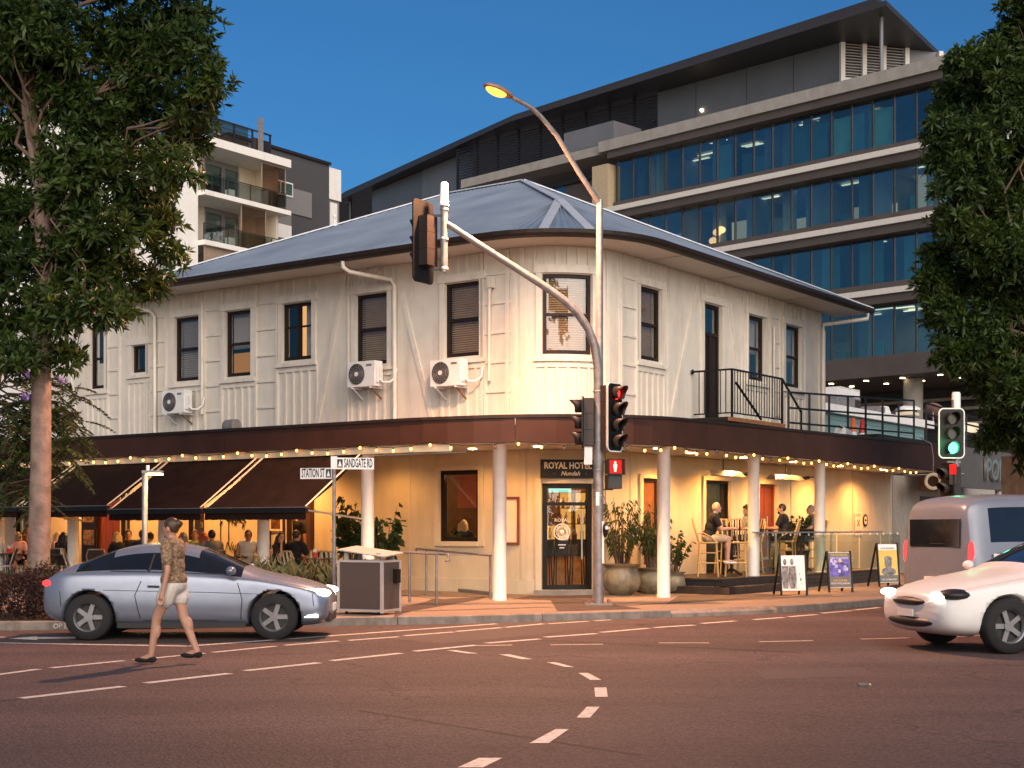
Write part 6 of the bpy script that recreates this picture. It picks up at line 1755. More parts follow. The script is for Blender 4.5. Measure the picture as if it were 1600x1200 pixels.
fern_tree()
# hedge
def hedge():
    x0, x1, y0, y1 = -10.8, -6.15, 21.4, 22.9
    t = thing('hedge', 'low clipped purple brown hedge in the kerbside bed under the big tree', 'hedge', ((x0+x1)/2,(y0+y1)/2,.12))
    n = 15000; P = np.stack([NR.uniform(x0,x1,n), NR.uniform(y0,y1,n), NR.uniform(.14,.92,n)],1)
    top = .80+.08*np.sin(P[:,0]*5)+.06*np.sin(P[:,1]*7+P[:,0]*3); keep = (P[:,2] < top) & ((P[:,2] > top-.16)|(P[:,1] < y0+.25)|(P[:,0] > x1-.25)|(NR.uniform(0,1,n) < .2))
    P = P[keep]; rr = (P[:,0]-x1+.35).clip(0)**2; P[:,2] -= rr*1.2
    V, F = rosettes(P-np.array(t.location), np.tile([0,-.3,.7],(len(P),1)), 4, .055, .014)
    stuff(np_mesh('foliage', V, F, M['leafD'], t))
    P2 = P[P[:,2] > .7][::9]; V, F = rosettes(P2-np.array(t.location)+np.array([0,0,.08]), np.tile([0,0,1.],(len(P2),1)), 3, .07, .012); stuff(np_mesh('new_growth', V, F, M['leafC'], t))
    mb = MB()
    for i in range(40): x, y = R.uniform(x0,x1)-t.location.x, R.uniform(y0,y1)-t.location.y; mb.tube([(x,y,0),(x+R.uniform(-.1,.1),y,.4),(x+R.uniform(-.2,.2),y,.75)],[.015,.01,.005],5)
    mb.build('stem', M['barkdk'], t)
hedge()
struct(MB().sheet([(-12,21.0),(-6.1,21.35),(-5.6,23.3),(-12,23.3)], .131).build('garden_bed', M['soil']))
# pots
M['glaze'] = mat('worn_glaze', (0.30,0.25,0.16), .45, var=.4, nscale=4, dirt=(.05,.04,.03), dscale=1.4, damt=.95)
M['paleglaze'] = mat('pale_glaze_pot', (0.42,0.44,0.36), .5, var=.12)
def pot_plant(label, loc, prof, pm, seed, kind, h, rr, cat='potted plant'):
    t = thing('potted_plant', label, cat, loc)
    MB().lathe(prof, 24).build('pot', M[pm], t)
    rt, zt = prof[-1][0]*.9, prof[-1][1]-.06
    MB().lathe([(0,zt),(rt,zt)],20).build('soil', M['soil'], t)
    mb = MB(); P = []; D = []
    for i in range(kind[1]):
        a = R.uniform(0,2*PI); f = R.uniform(.25,1); top = Vector((math.cos(a)*rr*f, math.sin(a)*rr*f, zt+h*R.uniform(.35,1)))
        b = Vector((math.cos(a)*rt*.3, math.sin(a)*rt*.3, zt)); mid = b.lerp(top,.6)+Vector((0,0,.12*h)); pts = [b, b.lerp(mid,.5), mid, top]
        mb.tube(pts, [.014,.01,.008,.004], 5)
        for q in range(kind[2]):
            u = R.uniform(.35,1.0); j = min(int(u*3),2); p = pts[j].lerp(pts[j+1], u*3-j if j < 2 else min(1,u*3-2))
            d = Vector((math.cos(a+R.uniform(-1.4,1.4)), math.sin(a+R.uniform(-1.4,1.4)), R.uniform(-.5,.5) if kind[0] != 'droop' else R.uniform(-1.6,-.3))).normalized()
            P.append(p+Vector((R.uniform(-.04,.04),R.uniform(-.04,.04),R.uniform(-.03,.03)))); D.append(d)
    mb.build('stem', M['barkdk'], t)
    V, F = leaf_mesh(np.array(P), np.array(D), kind[3]*NR.uniform(.7,1.2,len(P)), kind[4], .5); np_mesh('foliage', V, F, M[kind[5]], t)
    return t
bigp = [(.20,0),(.36,.10),(.42,.26),(.40,.42),(.33,.52),(.36,.58),(.44,.64)]
p = RF(1.0,.62); pot_plant('weeping fig in large worn round glazed pot beside the pole', (p.x-.12,p.y-.0,.125), [(r*.95,z*1.0) for r,z in bigp], 'glaze', 1, ('droop',30,16,.15,.02,'leafC'), 1.5, .55)
p = RF(1.85,.7); pot_plant('bushy weeping plant in smaller dark glazed pot partly behind the white column', (p.x,p.y,.125), [(r*.8,z*.85) for r,z in bigp], 'glaze', 2, ('droop',34,18,.14,.02,'leafB'), 1.5, .45)
p = RF(2.35,1.0); pot_plant('leafy trailing plant in pot right of the white column', (p.x-.05,p.y,.125), [(r*.6,z*.7) for r,z in bigp], 'glaze', 3, ('up',18,14,.12,.035,'leafC'), 1.05, .46)
p = RF(9.1,.7,.44); pot_plant('dense rounded green shrub in dark pot on the deck by the second right column', tuple(p), [(.25,0),(.3,.45),(.32,.5)], 'black', 4, ('up',40,18,.13,.04,'leafC'), .95, .42)
p = LF(sL(553,1.5),1.5); pot_plant('tall fiddle leaf plant in pale pot left of the white column', (p.x,p.y,.125), [(.26,0),(.33,.45),(.35,.62)], 'paleglaze', 5, ('up',26,16,.17,.06,'leafC'), 1.5, .42)
p = LF(sL(598,1.7),1.7); pot_plant('round leaved plant in pale pot right of the white column, behind the bin', (p.x,p.y,.125), [(.24,0),(.3,.4),(.32,.55)], 'paleglaze', 6, ('up',22,13,.18,.075,'leafC'), 1.35, .42)
# strap leaved planter between car and terrace
PT = Vector((-3.55,24.2,.125)); t = thing('grass_planter', 'strappy grey green grasses in a low planter beside the terrace', 'planter', tuple(PT))
MB().boxb(-1.4,.9,-.18,.18,0,.38).build('box', M['binpanel'], t)
P = []; D = []
for i in range(420): P.append((R.uniform(-1.3,.8),R.uniform(-.12,.12),.36)); a = R.uniform(0,6.28); D.append(Vector((math.cos(a)*.55,math.sin(a)*.55,1)).normalized())
V, F = leaf_mesh(np.array(P), np.array([tuple(d) for d in D]), NR.uniform(.4,.8,len(P)), .014, .5); np_mesh('grass', V, F, M['leafE'], t)

# tall trees across the street behind the camera: they show only as silhouettes in the window reflections
bt = []
for i in range(16):
    x = -26+R.uniform(0,60); bt.append((x, -16+R.uniform(-5,3), R.uniform(5,11.5), R.uniform(1.6,3.0)))
for x in (-5,-2,1,4,7,10,13.5,15,16.5,18,19.5,21,22.5,24,17,20): bt.append((x, -17+R.uniform(-2,2), R.uniform(11,14.5), R.uniform(1.3,2.0)))  # unseen clumps placed to screen the sun glow from the corner window panes
for i in range(22): bt.append((-24+2.7*i, -17+R.uniform(-2,2), R.uniform(.8,4.5), R.uniform(1.5,2.4)))  # unseen low clumps added to close the bright horizon gap in the door glass
C, A = blob_points(bt, 42, .3); V, F = rosettes(C, A, 7, .5, .11)
tl_o = stuff(np_mesh('treeline', V, F, M['leafA']))
# ------------------------------------------------------------------ vehicles
M['silver'] = mat('silver_car_paint', (0.23,0.26,0.33), .26, .45, var=.04)
M['whitecar'] = mat('white_car_paint', (0.78,0.77,0.75), .25, var=.03)
M['vangrey'] = mat('blue_grey_van_paint', (0.20,0.22,0.27), .3, .2, var=.04)
M['carglass'] = mat('car_glass', (0.012,0.014,0.018), .06, var=.1, spec=.8)
M['tyre'] = mat('tyre', (0.015,0.015,0.016), .85, var=.2)
M['rim'] = mat('alloy_rim', (0.26,0.26,0.28), .35, .7)
M['headl'] = emat('headlight', (1.0,0.95,0.80), 9)
M['drl'] = emat('running_light', (1.0,0.98,0.85), 7)
M['taill'] = emat('tail_light', (1.0,0.03,0.03), 3.2)
M['carblk'] = mat('car_black_trim', (0.014,0.014,0.015), .5)
def vehicle(name, label, cat, loc, rz, st, paint, wheels, rw, glass_rng, ws, lights, seams, doors=()):
    """st: stations from front (+x) to rear: x, z bottom, z belt, z top, half width low, half width belt, half width roof"""
    t = thing(name, label, cat, loc, rz)
    V = []; F = []; Mi = []
    half = []
    for (x, zb, ze, zt, wl, wb, wr) in st:
        half.append([(0,zb),(wl*.8,zb),(wl,zb+.10),(wl+.015,(zb+ze)/2),(wb,ze-.06),(wb-.035,ze),(wr+.03,zt-.09),(wr-.05,zt-.015),(0,zt+.015)])
    nh = 9; ring = 16
    for (x,*_), h in zip(st, half):
        pts = h + [(-y,z) for y,z in h[-2:0:-1]]
        for y, z in pts: V.append((x,y,z))
    n = len(st)
    for i in range(n-1):
        for j in range(ring):
            j2 = (j+1) % ring
            F.append((i*ring+j, (i+1)*ring+j, (i+1)*ring+j2, i*ring+j2))
            g = 0
            if i in glass_rng and j in (5, 10): g = 1
            if i in ws and j in (6,7,8,9): g = 1
            Mi.append(g)
    F.append(tuple(range(ring))); Mi.append(0); F.append(tuple((n-1)*ring+j for j in range(ring-1,-1,-1))); Mi.append(0)
    me = bpy.data.meshes.new('body'); me.from_pydata(V, [], F); me.materials.append(paint); me.materials.append(M['carglass'])
    me.polygons.foreach_set('material_index', Mi); me.update()
    o = bpy.data.objects.new('body', me); COL.objects.link(o)
    sub = o.modifiers.new('s', 'SUBSURF'); sub.levels = 3; sub.render_levels = 3
    mb = MB()
    for x in wheels: mb.cyl((x,-1.2,rw+.0),(x,1.2,rw),rw+.055,n=32)
    cut = bpy.data.objects.new('cut', mb.mesh('cut', M['carblk'])); COL.objects.link(cut)
    bo = o.modifiers.new('b', 'BOOLEAN'); bo.object = cut; bo.operation = 'DIFFERENCE'; bo.solver = 'EXACT'
    bpy.context.view_layer.update(); dg = bpy.context.evaluated_depsgraph_get()
    m2 = bpy.data.meshes.new_from_object(o.evaluated_get(dg))
    bpy.data.objects.remove(o); bpy.data.objects.remove(cut)
    co = np.array([v.co for v in m2.vertices]); groups = {0:[],1:[],2:[]}
    names_ = [m.name if m else '' for m in m2.materials]
    for p in m2.polygons:
        nm = names_[p.material_index] if p.material_index < len(names_) else ''
        g = 1 if nm.startswith('car_glass') else (2 if nm.startswith('car_black') else 0)
        groups[g].append(tuple(p.vertices))
    for g, nm, mt_ in ((0,'body',paint),(1,'window',M['carglass']),(2,'wheel_well',M['carblk'])):
        if not groups[g]: continue
        used = sorted({v for f in groups[g] for v in f}); mp = {v:i for i,v in enumerate(used)}
        mb = MB(); mb.add([co[v] for v in used], [tuple(mp[v] for v in f) for f in groups[g]], g != 2); mb.build(nm, mt_, t)
    wmax = max(s[4] for s in st)
    from mathutils.bvhtree import BVHTree
    bv = BVHTree.FromPolygons([tuple(c_) for c_ in co], [tuple(p.vertices) for p in m2.polygons])
    def skin_line(nm, pts, r_=.005, m_='carblk', sides=(-1,1)):
        for s in sides:
            out = []
            for i in range(len(pts)-1):
                for q in range(5):
                    f_ = q/5; x, z = pts[i][0]*(1-f_)+pts[i+1][0]*f_, pts[i][1]*(1-f_)+pts[i+1][1]*f_
                    h_ = bv.ray_cast(Vector((x, s*3, z)), Vector((0,-s,0)))
                    if h_[0] is not None: out.append(h_[0]+Vector((0,s*.001,0)))
            if len(out) > 1: MB().tube(out, r_, 5).build(nm, M[m_], t)
    for nm, pts, r_, m_ in doors: skin_line(nm, pts, r_, m_)
    for x in wheels:
        for s in (-1,1):
            y = s*(wmax-.11)
            tm = MB().lathe([(rw*.62,-.10),(rw*.93,-.105),(rw,-.07),(rw,.07),(rw*.93,.105),(rw*.62,.10)],28,caps=False)
            tm.xf(Matrix.Translation((x,y,rw)) @ Matrix.Rotation(PI/2,4,'X')); wv = tm.build('wheel', M['tyre'], t)
            rm = MB().lathe([(rw*.55,-.03),(rw*.63,-.09),(rw*.65,-.09),(rw*.65,.09),(rw*.63,.09),(rw*.55,.03)],28,caps=False)
            for k in range(5):
                a = 2*PI*k/5; rm.bar((.05*math.cos(a),.05*math.sin(a),.0),(rw*.6*math.cos(a),rw*.6*math.sin(a),.0),.06,.10)
            rm.cyl((0,0,-.06),(0,0,.06),.06,n=12)
            rm.xf(Matrix.Translation((x,y,rw)) @ Matrix.Rotation(PI/2,4,'X')); rm.build('rim', M['rim'], wv)
            bd = MB().cyl((0,0,-.015),(0,0,.015),rw*.56,n=24); bd.xf(Matrix.Translation((x,y,rw)) @ Matrix.Rotation(PI/2,4,'X')); bd.build('brake_disc', M['carblk'], wv)
    for nm, m_, c, r_ in lights: MB().ell(c, r_, 14, 8).build(nm, M[m_], t)
    for nm, m_, a in seams: MB().boxb(*a).build(nm, M[m_], t)
    return t
k = .96
coupe = [(1.95,.34,.56,.60,.50,.52,.40),(1.90,.20,.62,.66,.74,.72,.55),(1.62,.16,.72,.78,.83,.81,.60),(1.05,.16,.82,.88,.85,.83,.64),(.86,.16,.84,.93,.86,.84,.64),(.18,.16,.88,1.26,.86,.84,.55),(-.42,.16,.90,1.315,.86,.84,.55),(-.95,.17,.91,1.24,.86,.83,.54),(-1.48,.2,.92,1.02,.83,.80,.56),(-1.70,.22,.90,.95,.80,.77,.58),(-1.86,.28,.82,.86,.72,.70,.5),(-1.92,.36,.70,.74,.56,.55,.42)]
vehicle('parked_car', 'silver coupe with lit head and tail lights in the near lane behind the walking person', 'car', (-4.43,19.95,0.0), rad(2), coupe, M['silver'], (1.22,-1.24), .31, (4,5,6,7), (4,7),
        [('headlight','headl',(1.80,-.58,.62),(.16,.16,.06)),('headlight','headl',(1.80,.58,.62),(.16,.16,.06)),('tail_light','taill',(-1.80,-.60,.76),(.10,.17,.055)),('tail_light','taill',(-1.80,.60,.76),(.10,.17,.055)),('wing_mirror','silver',(.66,-.90,.93),(.07,.10,.06)),('wing_mirror','silver',(.66,.90,.93),(.07,.10,.06))],
        [('running_light','drl',(1.62,1.80,-.80,-.70,.30,.335)),('number_plate','signwhite',(1.945,1.965,-.2,.2,.36,.46)),('lower_grille','carblk',(1.88,1.935,-.5,.5,.22,.36)),('number_plate','signwhite',(-1.945,-1.92,-.2,.2,.56,.66)),('sill_trim','carblk',(-.85,.85,-.872,-.862,.17,.24))],
        [('door_seam',[(.78,.28),(.80,.55),(.72,.82)],.006,'carblk'),('door_seam',[(-.55,.30),(-.62,.6),(-.52,.84)],.006,'carblk'),('door_seam',[(-.52,.27),(.75,.27)],.006,'carblk'),('crease',[(1.5,.60),(.4,.64),(-1.4,.68)],.004,'carblk'),('door_handle',[(-.45,.72),(-.26,.715)],.016,'carblk'),('window_trim',[(.70,.87),(0,.90),(-1.2,.93)],.008,'carblk'),('window_pillar',[(-.45,.92),(-.40,1.2)],.022,'carblk'),('bumper_seam',[(1.72,.66),(1.75,.4)],.005,'carblk'),('bumper_seam',[(-1.62,.66),(-1.6,.4)],.005,'carblk')]).name = 'silver_car'
sedan = [(2.25,.36,.62,.66,.55,.56,.45),(2.18,.22,.70,.74,.80,.78,.6),(1.85,.18,.80,.86,.88,.86,.66),(1.15,.18,.90,.97,.90,.88,.70),(.95,.18,.92,1.01,.90,.88,.70),(.20,.18,.95,1.43,.90,.88,.60),(-.5,.18,.97,1.49,.90,.88,.61),(-1.2,.19,.98,1.46,.90,.87,.60),(-1.85,.22,1.0,1.30,.88,.85,.60),(-2.1,.26,.98,1.08,.85,.82,.6),(-2.25,.36,.8,.86,.7,.68,.5)]
vehicle('white_car', 'white car entering at the right edge with bright headlights on', 'car', (7.07,18.2,0), PI+rad(13), sedan, M['whitecar'], (1.38,-1.36), .33, (4,5,6,7,8), (4,8),
        [('grille','carblk',(2.20,0,.60),(.10,.44,.06)),('lower_grille','carblk',(2.17,0,.36),(.12,.62,.075)),('headlight','headl',(2.17,.62,.69),(.09,.15,.05)),('headlight','headl',(2.17,-.62,.69),(.09,.15,.05)),('headlight_housing','carblk',(2.0,.68,.70),(.22,.19,.075)),('headlight_housing','carblk',(2.0,-.68,.70),(.22,.19,.075)),('fog_light','drl',(2.14,.60,.36),(.05,.12,.04)),('fog_light','drl',(2.14,-.60,.36),(.05,.12,.04)),('tail_light','taill',(-2.1,.66,.86),(.1,.16,.07)),('tail_light','taill',(-2.1,-.66,.86),(.1,.16,.07)),('wing_mirror','whitecar',(.84,.97,1.01),(.07,.10,.065)),('wing_mirror','whitecar',(.84,-.97,1.01),(.07,.10,.065))],
        [('number_plate','signwhite',(2.27,2.285,-.19,.19,.42,.51)),('sill_trim','carblk',(-.95,.95,.905,.915,.2,.27))],
        [('door_seam',[(.95,.3),(.98,.6),(.9,.92)],.006,'carblk'),('door_seam',[(-.15,.3),(-.18,.6),(-.12,.95)],.006,'carblk'),('door_handle',[(-.05,.84),(.14,.835)],.016,'carblk')])
van = [(2.35,.40,.85,.9,.6,.62,.5),(2.28,.26,.95,1.0,.86,.84,.62),(1.95,.22,1.05,1.12,.93,.91,.7),(1.55,.22,1.12,1.22,.94,.92,.74),(.95,.22,1.15,1.90,.95,.93,.74),(0,.22,1.16,2.03,.95,.93,.76),(-1.2,.22,1.16,2.05,.95,.93,.77),(-2.1,.24,1.16,2.03,.95,.92,.76),(-2.32,.28,1.14,1.92,.93,.9,.74),(-2.4,.40,1.05,1.75,.85,.84,.68)]
tv = vehicle('grey_van', 'blue grey van driving away behind the white car, red tail lights lit', 'van', (9.05,23.9,0), rad(20), van, M['vangrey'], (1.45,-1.45), .34, (3,4,5,6), (3,),
        [('tail_light','taill',(-2.33,-.84,1.10),(.05,.05,.20)),('tail_light','taill',(-2.33,.84,1.10),(.05,.05,.20)),('headlight','headl',(2.2,.66,.85),(.1,.16,.08)),('headlight','headl',(2.2,-.66,.85),(.1,.16,.08))],
        [('number_plate','signwhite',(-2.45,-2.41,-.2,.2,.62,.72)),('rear_window','carglass',(-2.405,-2.2,-.64,.64,1.2,1.64)),('wiper','carblk',(-2.415,-2.406,-.3,.1,1.24,1.26)),('bumper','carblk',(-2.46,-2.35,-.8,.8,.36,.52)),('side_stripe','whitecar',(-2.0,1.0,-.968,-.952,.98,1.1)),],
        [('door_seam',[(-.1,.3),(-.1,.7),(-.1,1.1)],.006,'carblk'),('door_seam',[(-1.75,.4),(-1.75,1.1)],.006,'carblk'),('door_rail',[(-1.9,1.1),(-.1,1.1)],.012,'carblk')])
text('COF', .30, M['whitecar'], tv, up(-1.45,-.958,.80), 'lettering', .003)

# ------------------------------------------------------------------ people
HANDS = {}
def sk(o, vox):
    md = o.modifiers.new('join', 'REMESH'); md.mode = 'VOXEL'; md.voxel_size = vox; md.use_smooth_shade = True
    s = o.modifiers.new('soft', 'SMOOTH'); s.factor = .5; s.iterations = 3
    return o
def person(label, loc, rz, pose, skin='skin', hair=('hairdk','short'), shirt='clblack', sleeve='short', bottom=('clnavy','long'), shoe='clblack', fine=False, h=1.0, turn=0.0, lean=0.0, sh=.46, drop=.42, hold=None, arms='table', female=False, group=None, spread=.11, kneeup=0, nofeet=False):
    t = thing('person', label, 'person', loc, rz, group)
    vox = .0065 if fine else .014
    f = h
    sw = (.165 if female else .19)*f
    if pose == 'sit':
        H = Vector((0,0,sh+.10)); upv = Vector((0,-math.sin(lean),math.cos(lean)))
        hipx = .09; legs = []
        for s in (-1,1):
            hip = H+Vector((s*hipx,0,-.02)); knee = Vector((s*(spread+.02),-.42*f,sh+.07+kneeup)); ank = Vector((s*(spread+.01),-.40*f-.0,sh+.07-drop*f)); legs.append((hip,knee,ank,Vector((s*spread,-.52*f,ank.z-.03))))
    else:
        H = Vector((0,0,.90*f)); upv = Vector((0,-math.sin(lean),math.cos(lean)))
        legs = []
        for s in (-1,1):
            st_ = .0 if pose == 'stand' else .24*s
            hip = H+Vector((s*.085,0,-.02)); ank = Vector((s*.075,-st_*1.0,.085+(.05 if (pose == 'walk' and s < 0) else 0))); knee = (hip+ank)/2+Vector((0,-.05 if pose=='walk' else -.01,.03)); legs.append((hip,knee,ank,ank+Vector((0,-.13,-.045))))
    N = H+upv*.50*f; S = H+upv*.455*f; Hd = N+Vector((0,-.03,.145*f)); Rt = Matrix.Rotation(turn,3,'Z')
    b = MB()
    b.ell(H+upv*.38*f, (sw*.92,.115*f,.155*f), 14,8); b.ell(H+upv*.20*f, (sw*.78,.105*f,.17*f), 14,8); b.ell(H+upv*.02*f, ((.175 if female else .165)*f,.125*f,.13*f), 14,8)
    b.cap(S+Vector((-sw*.75,0,0)), S+Vector((sw*.75,0,0)), .062*f, .062*f)
    b.cap(N-upv*.05, N+Vector((0,-.02,.07)), .056*f, .052*f)
    hr = Rt
    b.ell(Hd, (.074*f,.092*f,.110*f), 14,10, hr); b.ell(Hd+hr@Vector((0,-.022,-.05))*f, (.056*f,.066*f,.066*f), 12,8, hr)
    b.ell(Hd+hr@Vector((0,-.095,-.018))*f, (.013*f,.02*f,.024*f), 8,6, hr); b.ell(Hd+hr@Vector((0,-.082,-.088))*f, (.026*f,.02*f,.02*f), 8,6, hr)
    for s in (-1,1): b.ell(Hd+hr@Vector((s*.076,.008,-.012))*f, (.011*f,.024*f,.034*f), 8,6, hr)
    arm = []
    for s in (-1,1):
        sho = S+Vector((s*sw,0,-.01))
        if arms == 'table': el = sho+Vector((s*.05,-.12,-.26))*f; wr = el+Vector((-s*.10,-.22,.02))*f; hd_ = Vector((-s*.2,-1,-.05)).normalized()
        elif arms == 'cheek' and s < 0: el = sho+Vector((s*.03,-.20,-.20))*f; wr = Hd+Vector((-.08,-.08,-.10)); hd_ = (Hd-wr).normalized()
        elif arms == 'lap' or arms == 'cheek': el = sho+Vector((s*.06,.0,-.28))*f; wr = el+Vector((-s*.08,-.20,-.06))*f; hd_ = Vector((-s*.4,-1,-.3)).normalized()
        elif arms == 'walk': el = sho+Vector((s*.06,.05*s,-.28))*f; wr = el+Vector((s*.02,-.05+.0*s,-.24))*f; hd_ = Vector((0,-.25,-1)).normalized()
        else: el = sho+Vector((s*.05,.02,-.28))*f; wr = el+Vector((0,-.06,-.24))*f; hd_ = Vector((0,-.1,-1)).normalized()
        arm.append((sho,el,wr,hd_,s))
        r_ = .9 if female else 1.0
        b.cap(sho, el, .050*f*r_, .041*f*r_); b.cap(el, wr, .040*f*r_, .028*f*r_)
        sd = hd_.cross(Vector((0,0,1)) if abs(hd_.z) < .8 else Vector((1,0,0))).normalized(); nn = hd_.cross(sd)
        pe = wr+hd_*.085*f; b.tube([wr, wr+hd_*.04*f, pe], [.026*f,.034*f,.032*f], 10)
        for i in range(4):
            o_ = sd*(i-1.5)*.0185*f; L_ = (.062,.074,.07,.055)[i]*f; q = pe+o_; cur = nn*(-.3)
            q2 = q+(hd_*.8+cur*.4).normalized()*L_*.55; b.tube([q-hd_*.02, q, q2, q2+(hd_*.6+cur).normalized()*L_*.45], [.0105*f,.010*f,.0095*f,.008*f], 7)
        q = wr+hd_*.035*f; q2 = q+(hd_*.5+sd*-.8*s).normalized()*.045*f; b.tube([q,q2,q2+(hd_*.9-sd*.2*s).normalized()*.035*f], [.014*f,.0115*f,.009*f], 7)
    HANDS[label] = [wr+hd_*.11*f for sho, el, wr, hd_, s in arm]
    for hip, knee, ank, toe in legs:
        b.cap(hip, knee, .082*f, .056*f); b.cap(knee, ank, .055*f, .036*f); b.ell(knee.lerp(ank,.3)+Vector((0,.015,0)), (.05*f,.055*f,.11*f), 10,8)
        b.cap(ank, toe, .038*f, .03*f)
    sk(b.build('body', M[skin], t), vox)
    # clothes
    c = MB(); g = .016
    c.ell(H+upv*.38*f, (sw*.92+g,.115*f+g,.165*f), 14,8); c.ell(H+upv*.20*f, (sw*.80+g,.112*f+g,.18*f), 14,8); c.ell(H+upv*.06*f, ((.175 if female else .168)*f+g,.128*f+g,.12*f), 14,8)
    c.cap(S+Vector((-sw*.75,0,0)), S+Vector((sw*.75,0,0)), .062*f+g, .062*f+g)
    for sho, el, wr, hd_, s in arm:
        if sleeve == 'short': c.cap(sho, sho.lerp(el,.62), .052*f+g, .050*f+g)
        elif sleeve == 'long': c.cap(sho, el, .052*f+g, .044*f+g); c.cap(el, el.lerp(wr,.9), .042*f+g, .034*f+g)
    sk(c.build('shirt', M[shirt] if isinstance(shirt,str) else shirt, t), max(vox,.010))
    c = MB(); c.ell(H+upv*.0, ((.178 if female else .17)*f+.008,.130*f+.008,.12*f), 14,8)
    for hip, knee, ank, toe in legs:
        if bottom[1] == 'long': c.cap(hip, knee, .092*f, .068*f); c.cap(knee, ank.lerp(knee,.08), .067*f, .052*f)
        elif bottom[1] == 'short': c.cap(hip, hip.lerp(knee,.78), .095*f, .085*f)
        else: c.cap(hip, hip.lerp(knee,.38), .105*f, .11*f)
    sk(c.build({'long':'trousers','short':'shorts','brief':'shorts'}[bottom[1]], M[bottom[0]], t), max(vox,.010))
    if not nofeet:
        for hip, knee, ank, toe in legs:
            c = MB(); d = (toe-ank); d.z = 0; d.normalize(); z0 = ank.z-.055
            c.ell(ank+Vector((0,.01,-.035)),(.044*f,.06*f,.04*f),10,8); c.ell(ank+d*.10+Vector((0,0,-.045)),(.046*f,.11*f,.032*f),12,8)
            sk(c.build('shoe', M[shoe], t), max(vox,.009))
    hm, hs = hair
    if hs != 'bald':
        c = MB(); c.ell(Hd+hr@Vector((0,.016,.022))*f, (.083*f,.096*f,.104*f), 14,10, hr)
        if hs == 'beard': c.ell(Hd+hr@Vector((0,-.045,-.085))*f, (.055*f,.05*f,.045*f), 10,8, hr)
        if hs in ('long',):
            for k in range(5): c.cap(Hd+hr@Vector(((k-2)*.032,.07-.01*abs(k-2),.0))*f, N+hr@Vector(((k-2)*.045,.10,-.12+.02*abs(k-2)))*f, .045*f, .035*f)
            for s in (-1,1): c.cap(Hd+hr@Vector((s*.07,.02,.02))*f, Hd+hr@Vector((s*.085,.02,-.17))*f, .035*f, .03*f)
        if hs == 'bob':
            for k in range(5): c.cap(Hd+hr@Vector(((k-2)*.034,.06,.0))*f, Hd+hr@Vector(((k-2)*.04,.07,-.13))*f, .048*f, .04*f)
            for s in (-1,1): c.cap(Hd+hr@Vector((s*.07,.01,.02))*f, Hd+hr@Vector((s*.085,.0,-.11))*f, .036*f, .034*f)
        if hs == 'bun': c.ell(Hd+hr@Vector((0,.10,.05))*f, (.05*f,.05*f,.05*f), 10,8)
        if hs == 'curly':
            for k in range(26):
                a_, e_ = R.uniform(0,2*PI), R.uniform(-.9,1.2); v = Vector((math.cos(a_)*math.cos(e_), math.sin(a_)*math.cos(e_), math.sin(e_)))
                if v.y < -.35 and v.z < .4: continue
                c.ell(Hd+hr@(Vector((v.x*.11,v.y*.11+.02,v.z*.13)))*f, .045*f, 8,6)
        # keep the face clear
        o = sk(c.build('hair', M[hm], t), .009)
        fc = MB()
    for s in (-1,1):
        MB().ell(Hd+hr@Vector((s*.030,-.090,.0))*f, (.012*f,.006*f,.006*f), 8,6, hr).build('eye', M['hairdk'], t)
        MB().ell(Hd+hr@Vector((s*.030,-.089,.022))*f, (.018*f,.006*f,.004*f), 8,6, hr).build('eyebrow', M['hairdk'], t)
    MB().ell(Hd+hr@Vector((0,-.098,-.058))*f, (.020*f,.005*f,.005*f), 8,6, hr).build('mouth', M['redblind'], t)
    return t
# the walker crossing the road
M['leafprint'] = mat('patterned_blouse', (0.27,0.17,0.10), .85, var=.7, nscale=38)
wp = gp(272,1037)
tw_ = person('woman walking across the road in patterned brown blouse and short white shorts', (wp[0],wp[1],0.0), rad(-90-14), 'walk', 'skin', ('hairbr','bun'), 'leafprint', 'short', ('clwhite','brief'), 'clblack', True, .97, female=True, arms='walk', lean=.03)
hw_ = Matrix.Rotation(rad(-104),3,'Z') @ HANDS[tw_['label']][0] + Vector((wp[0],wp[1],0))
ph2 = thing('phone', 'dark phone held in the hand of the walking woman', 'phone', tuple(hw_+Vector((.0,-.028,.01))), 1.2); MB().boxb(-.035,.035,-.005,.005,-.07,.07).build('phone_case', M['black'], ph2); MB().boxb(-.031,.031,-.0065,-.0052,-.064,.064).build('screen', M['carglass'], ph2)

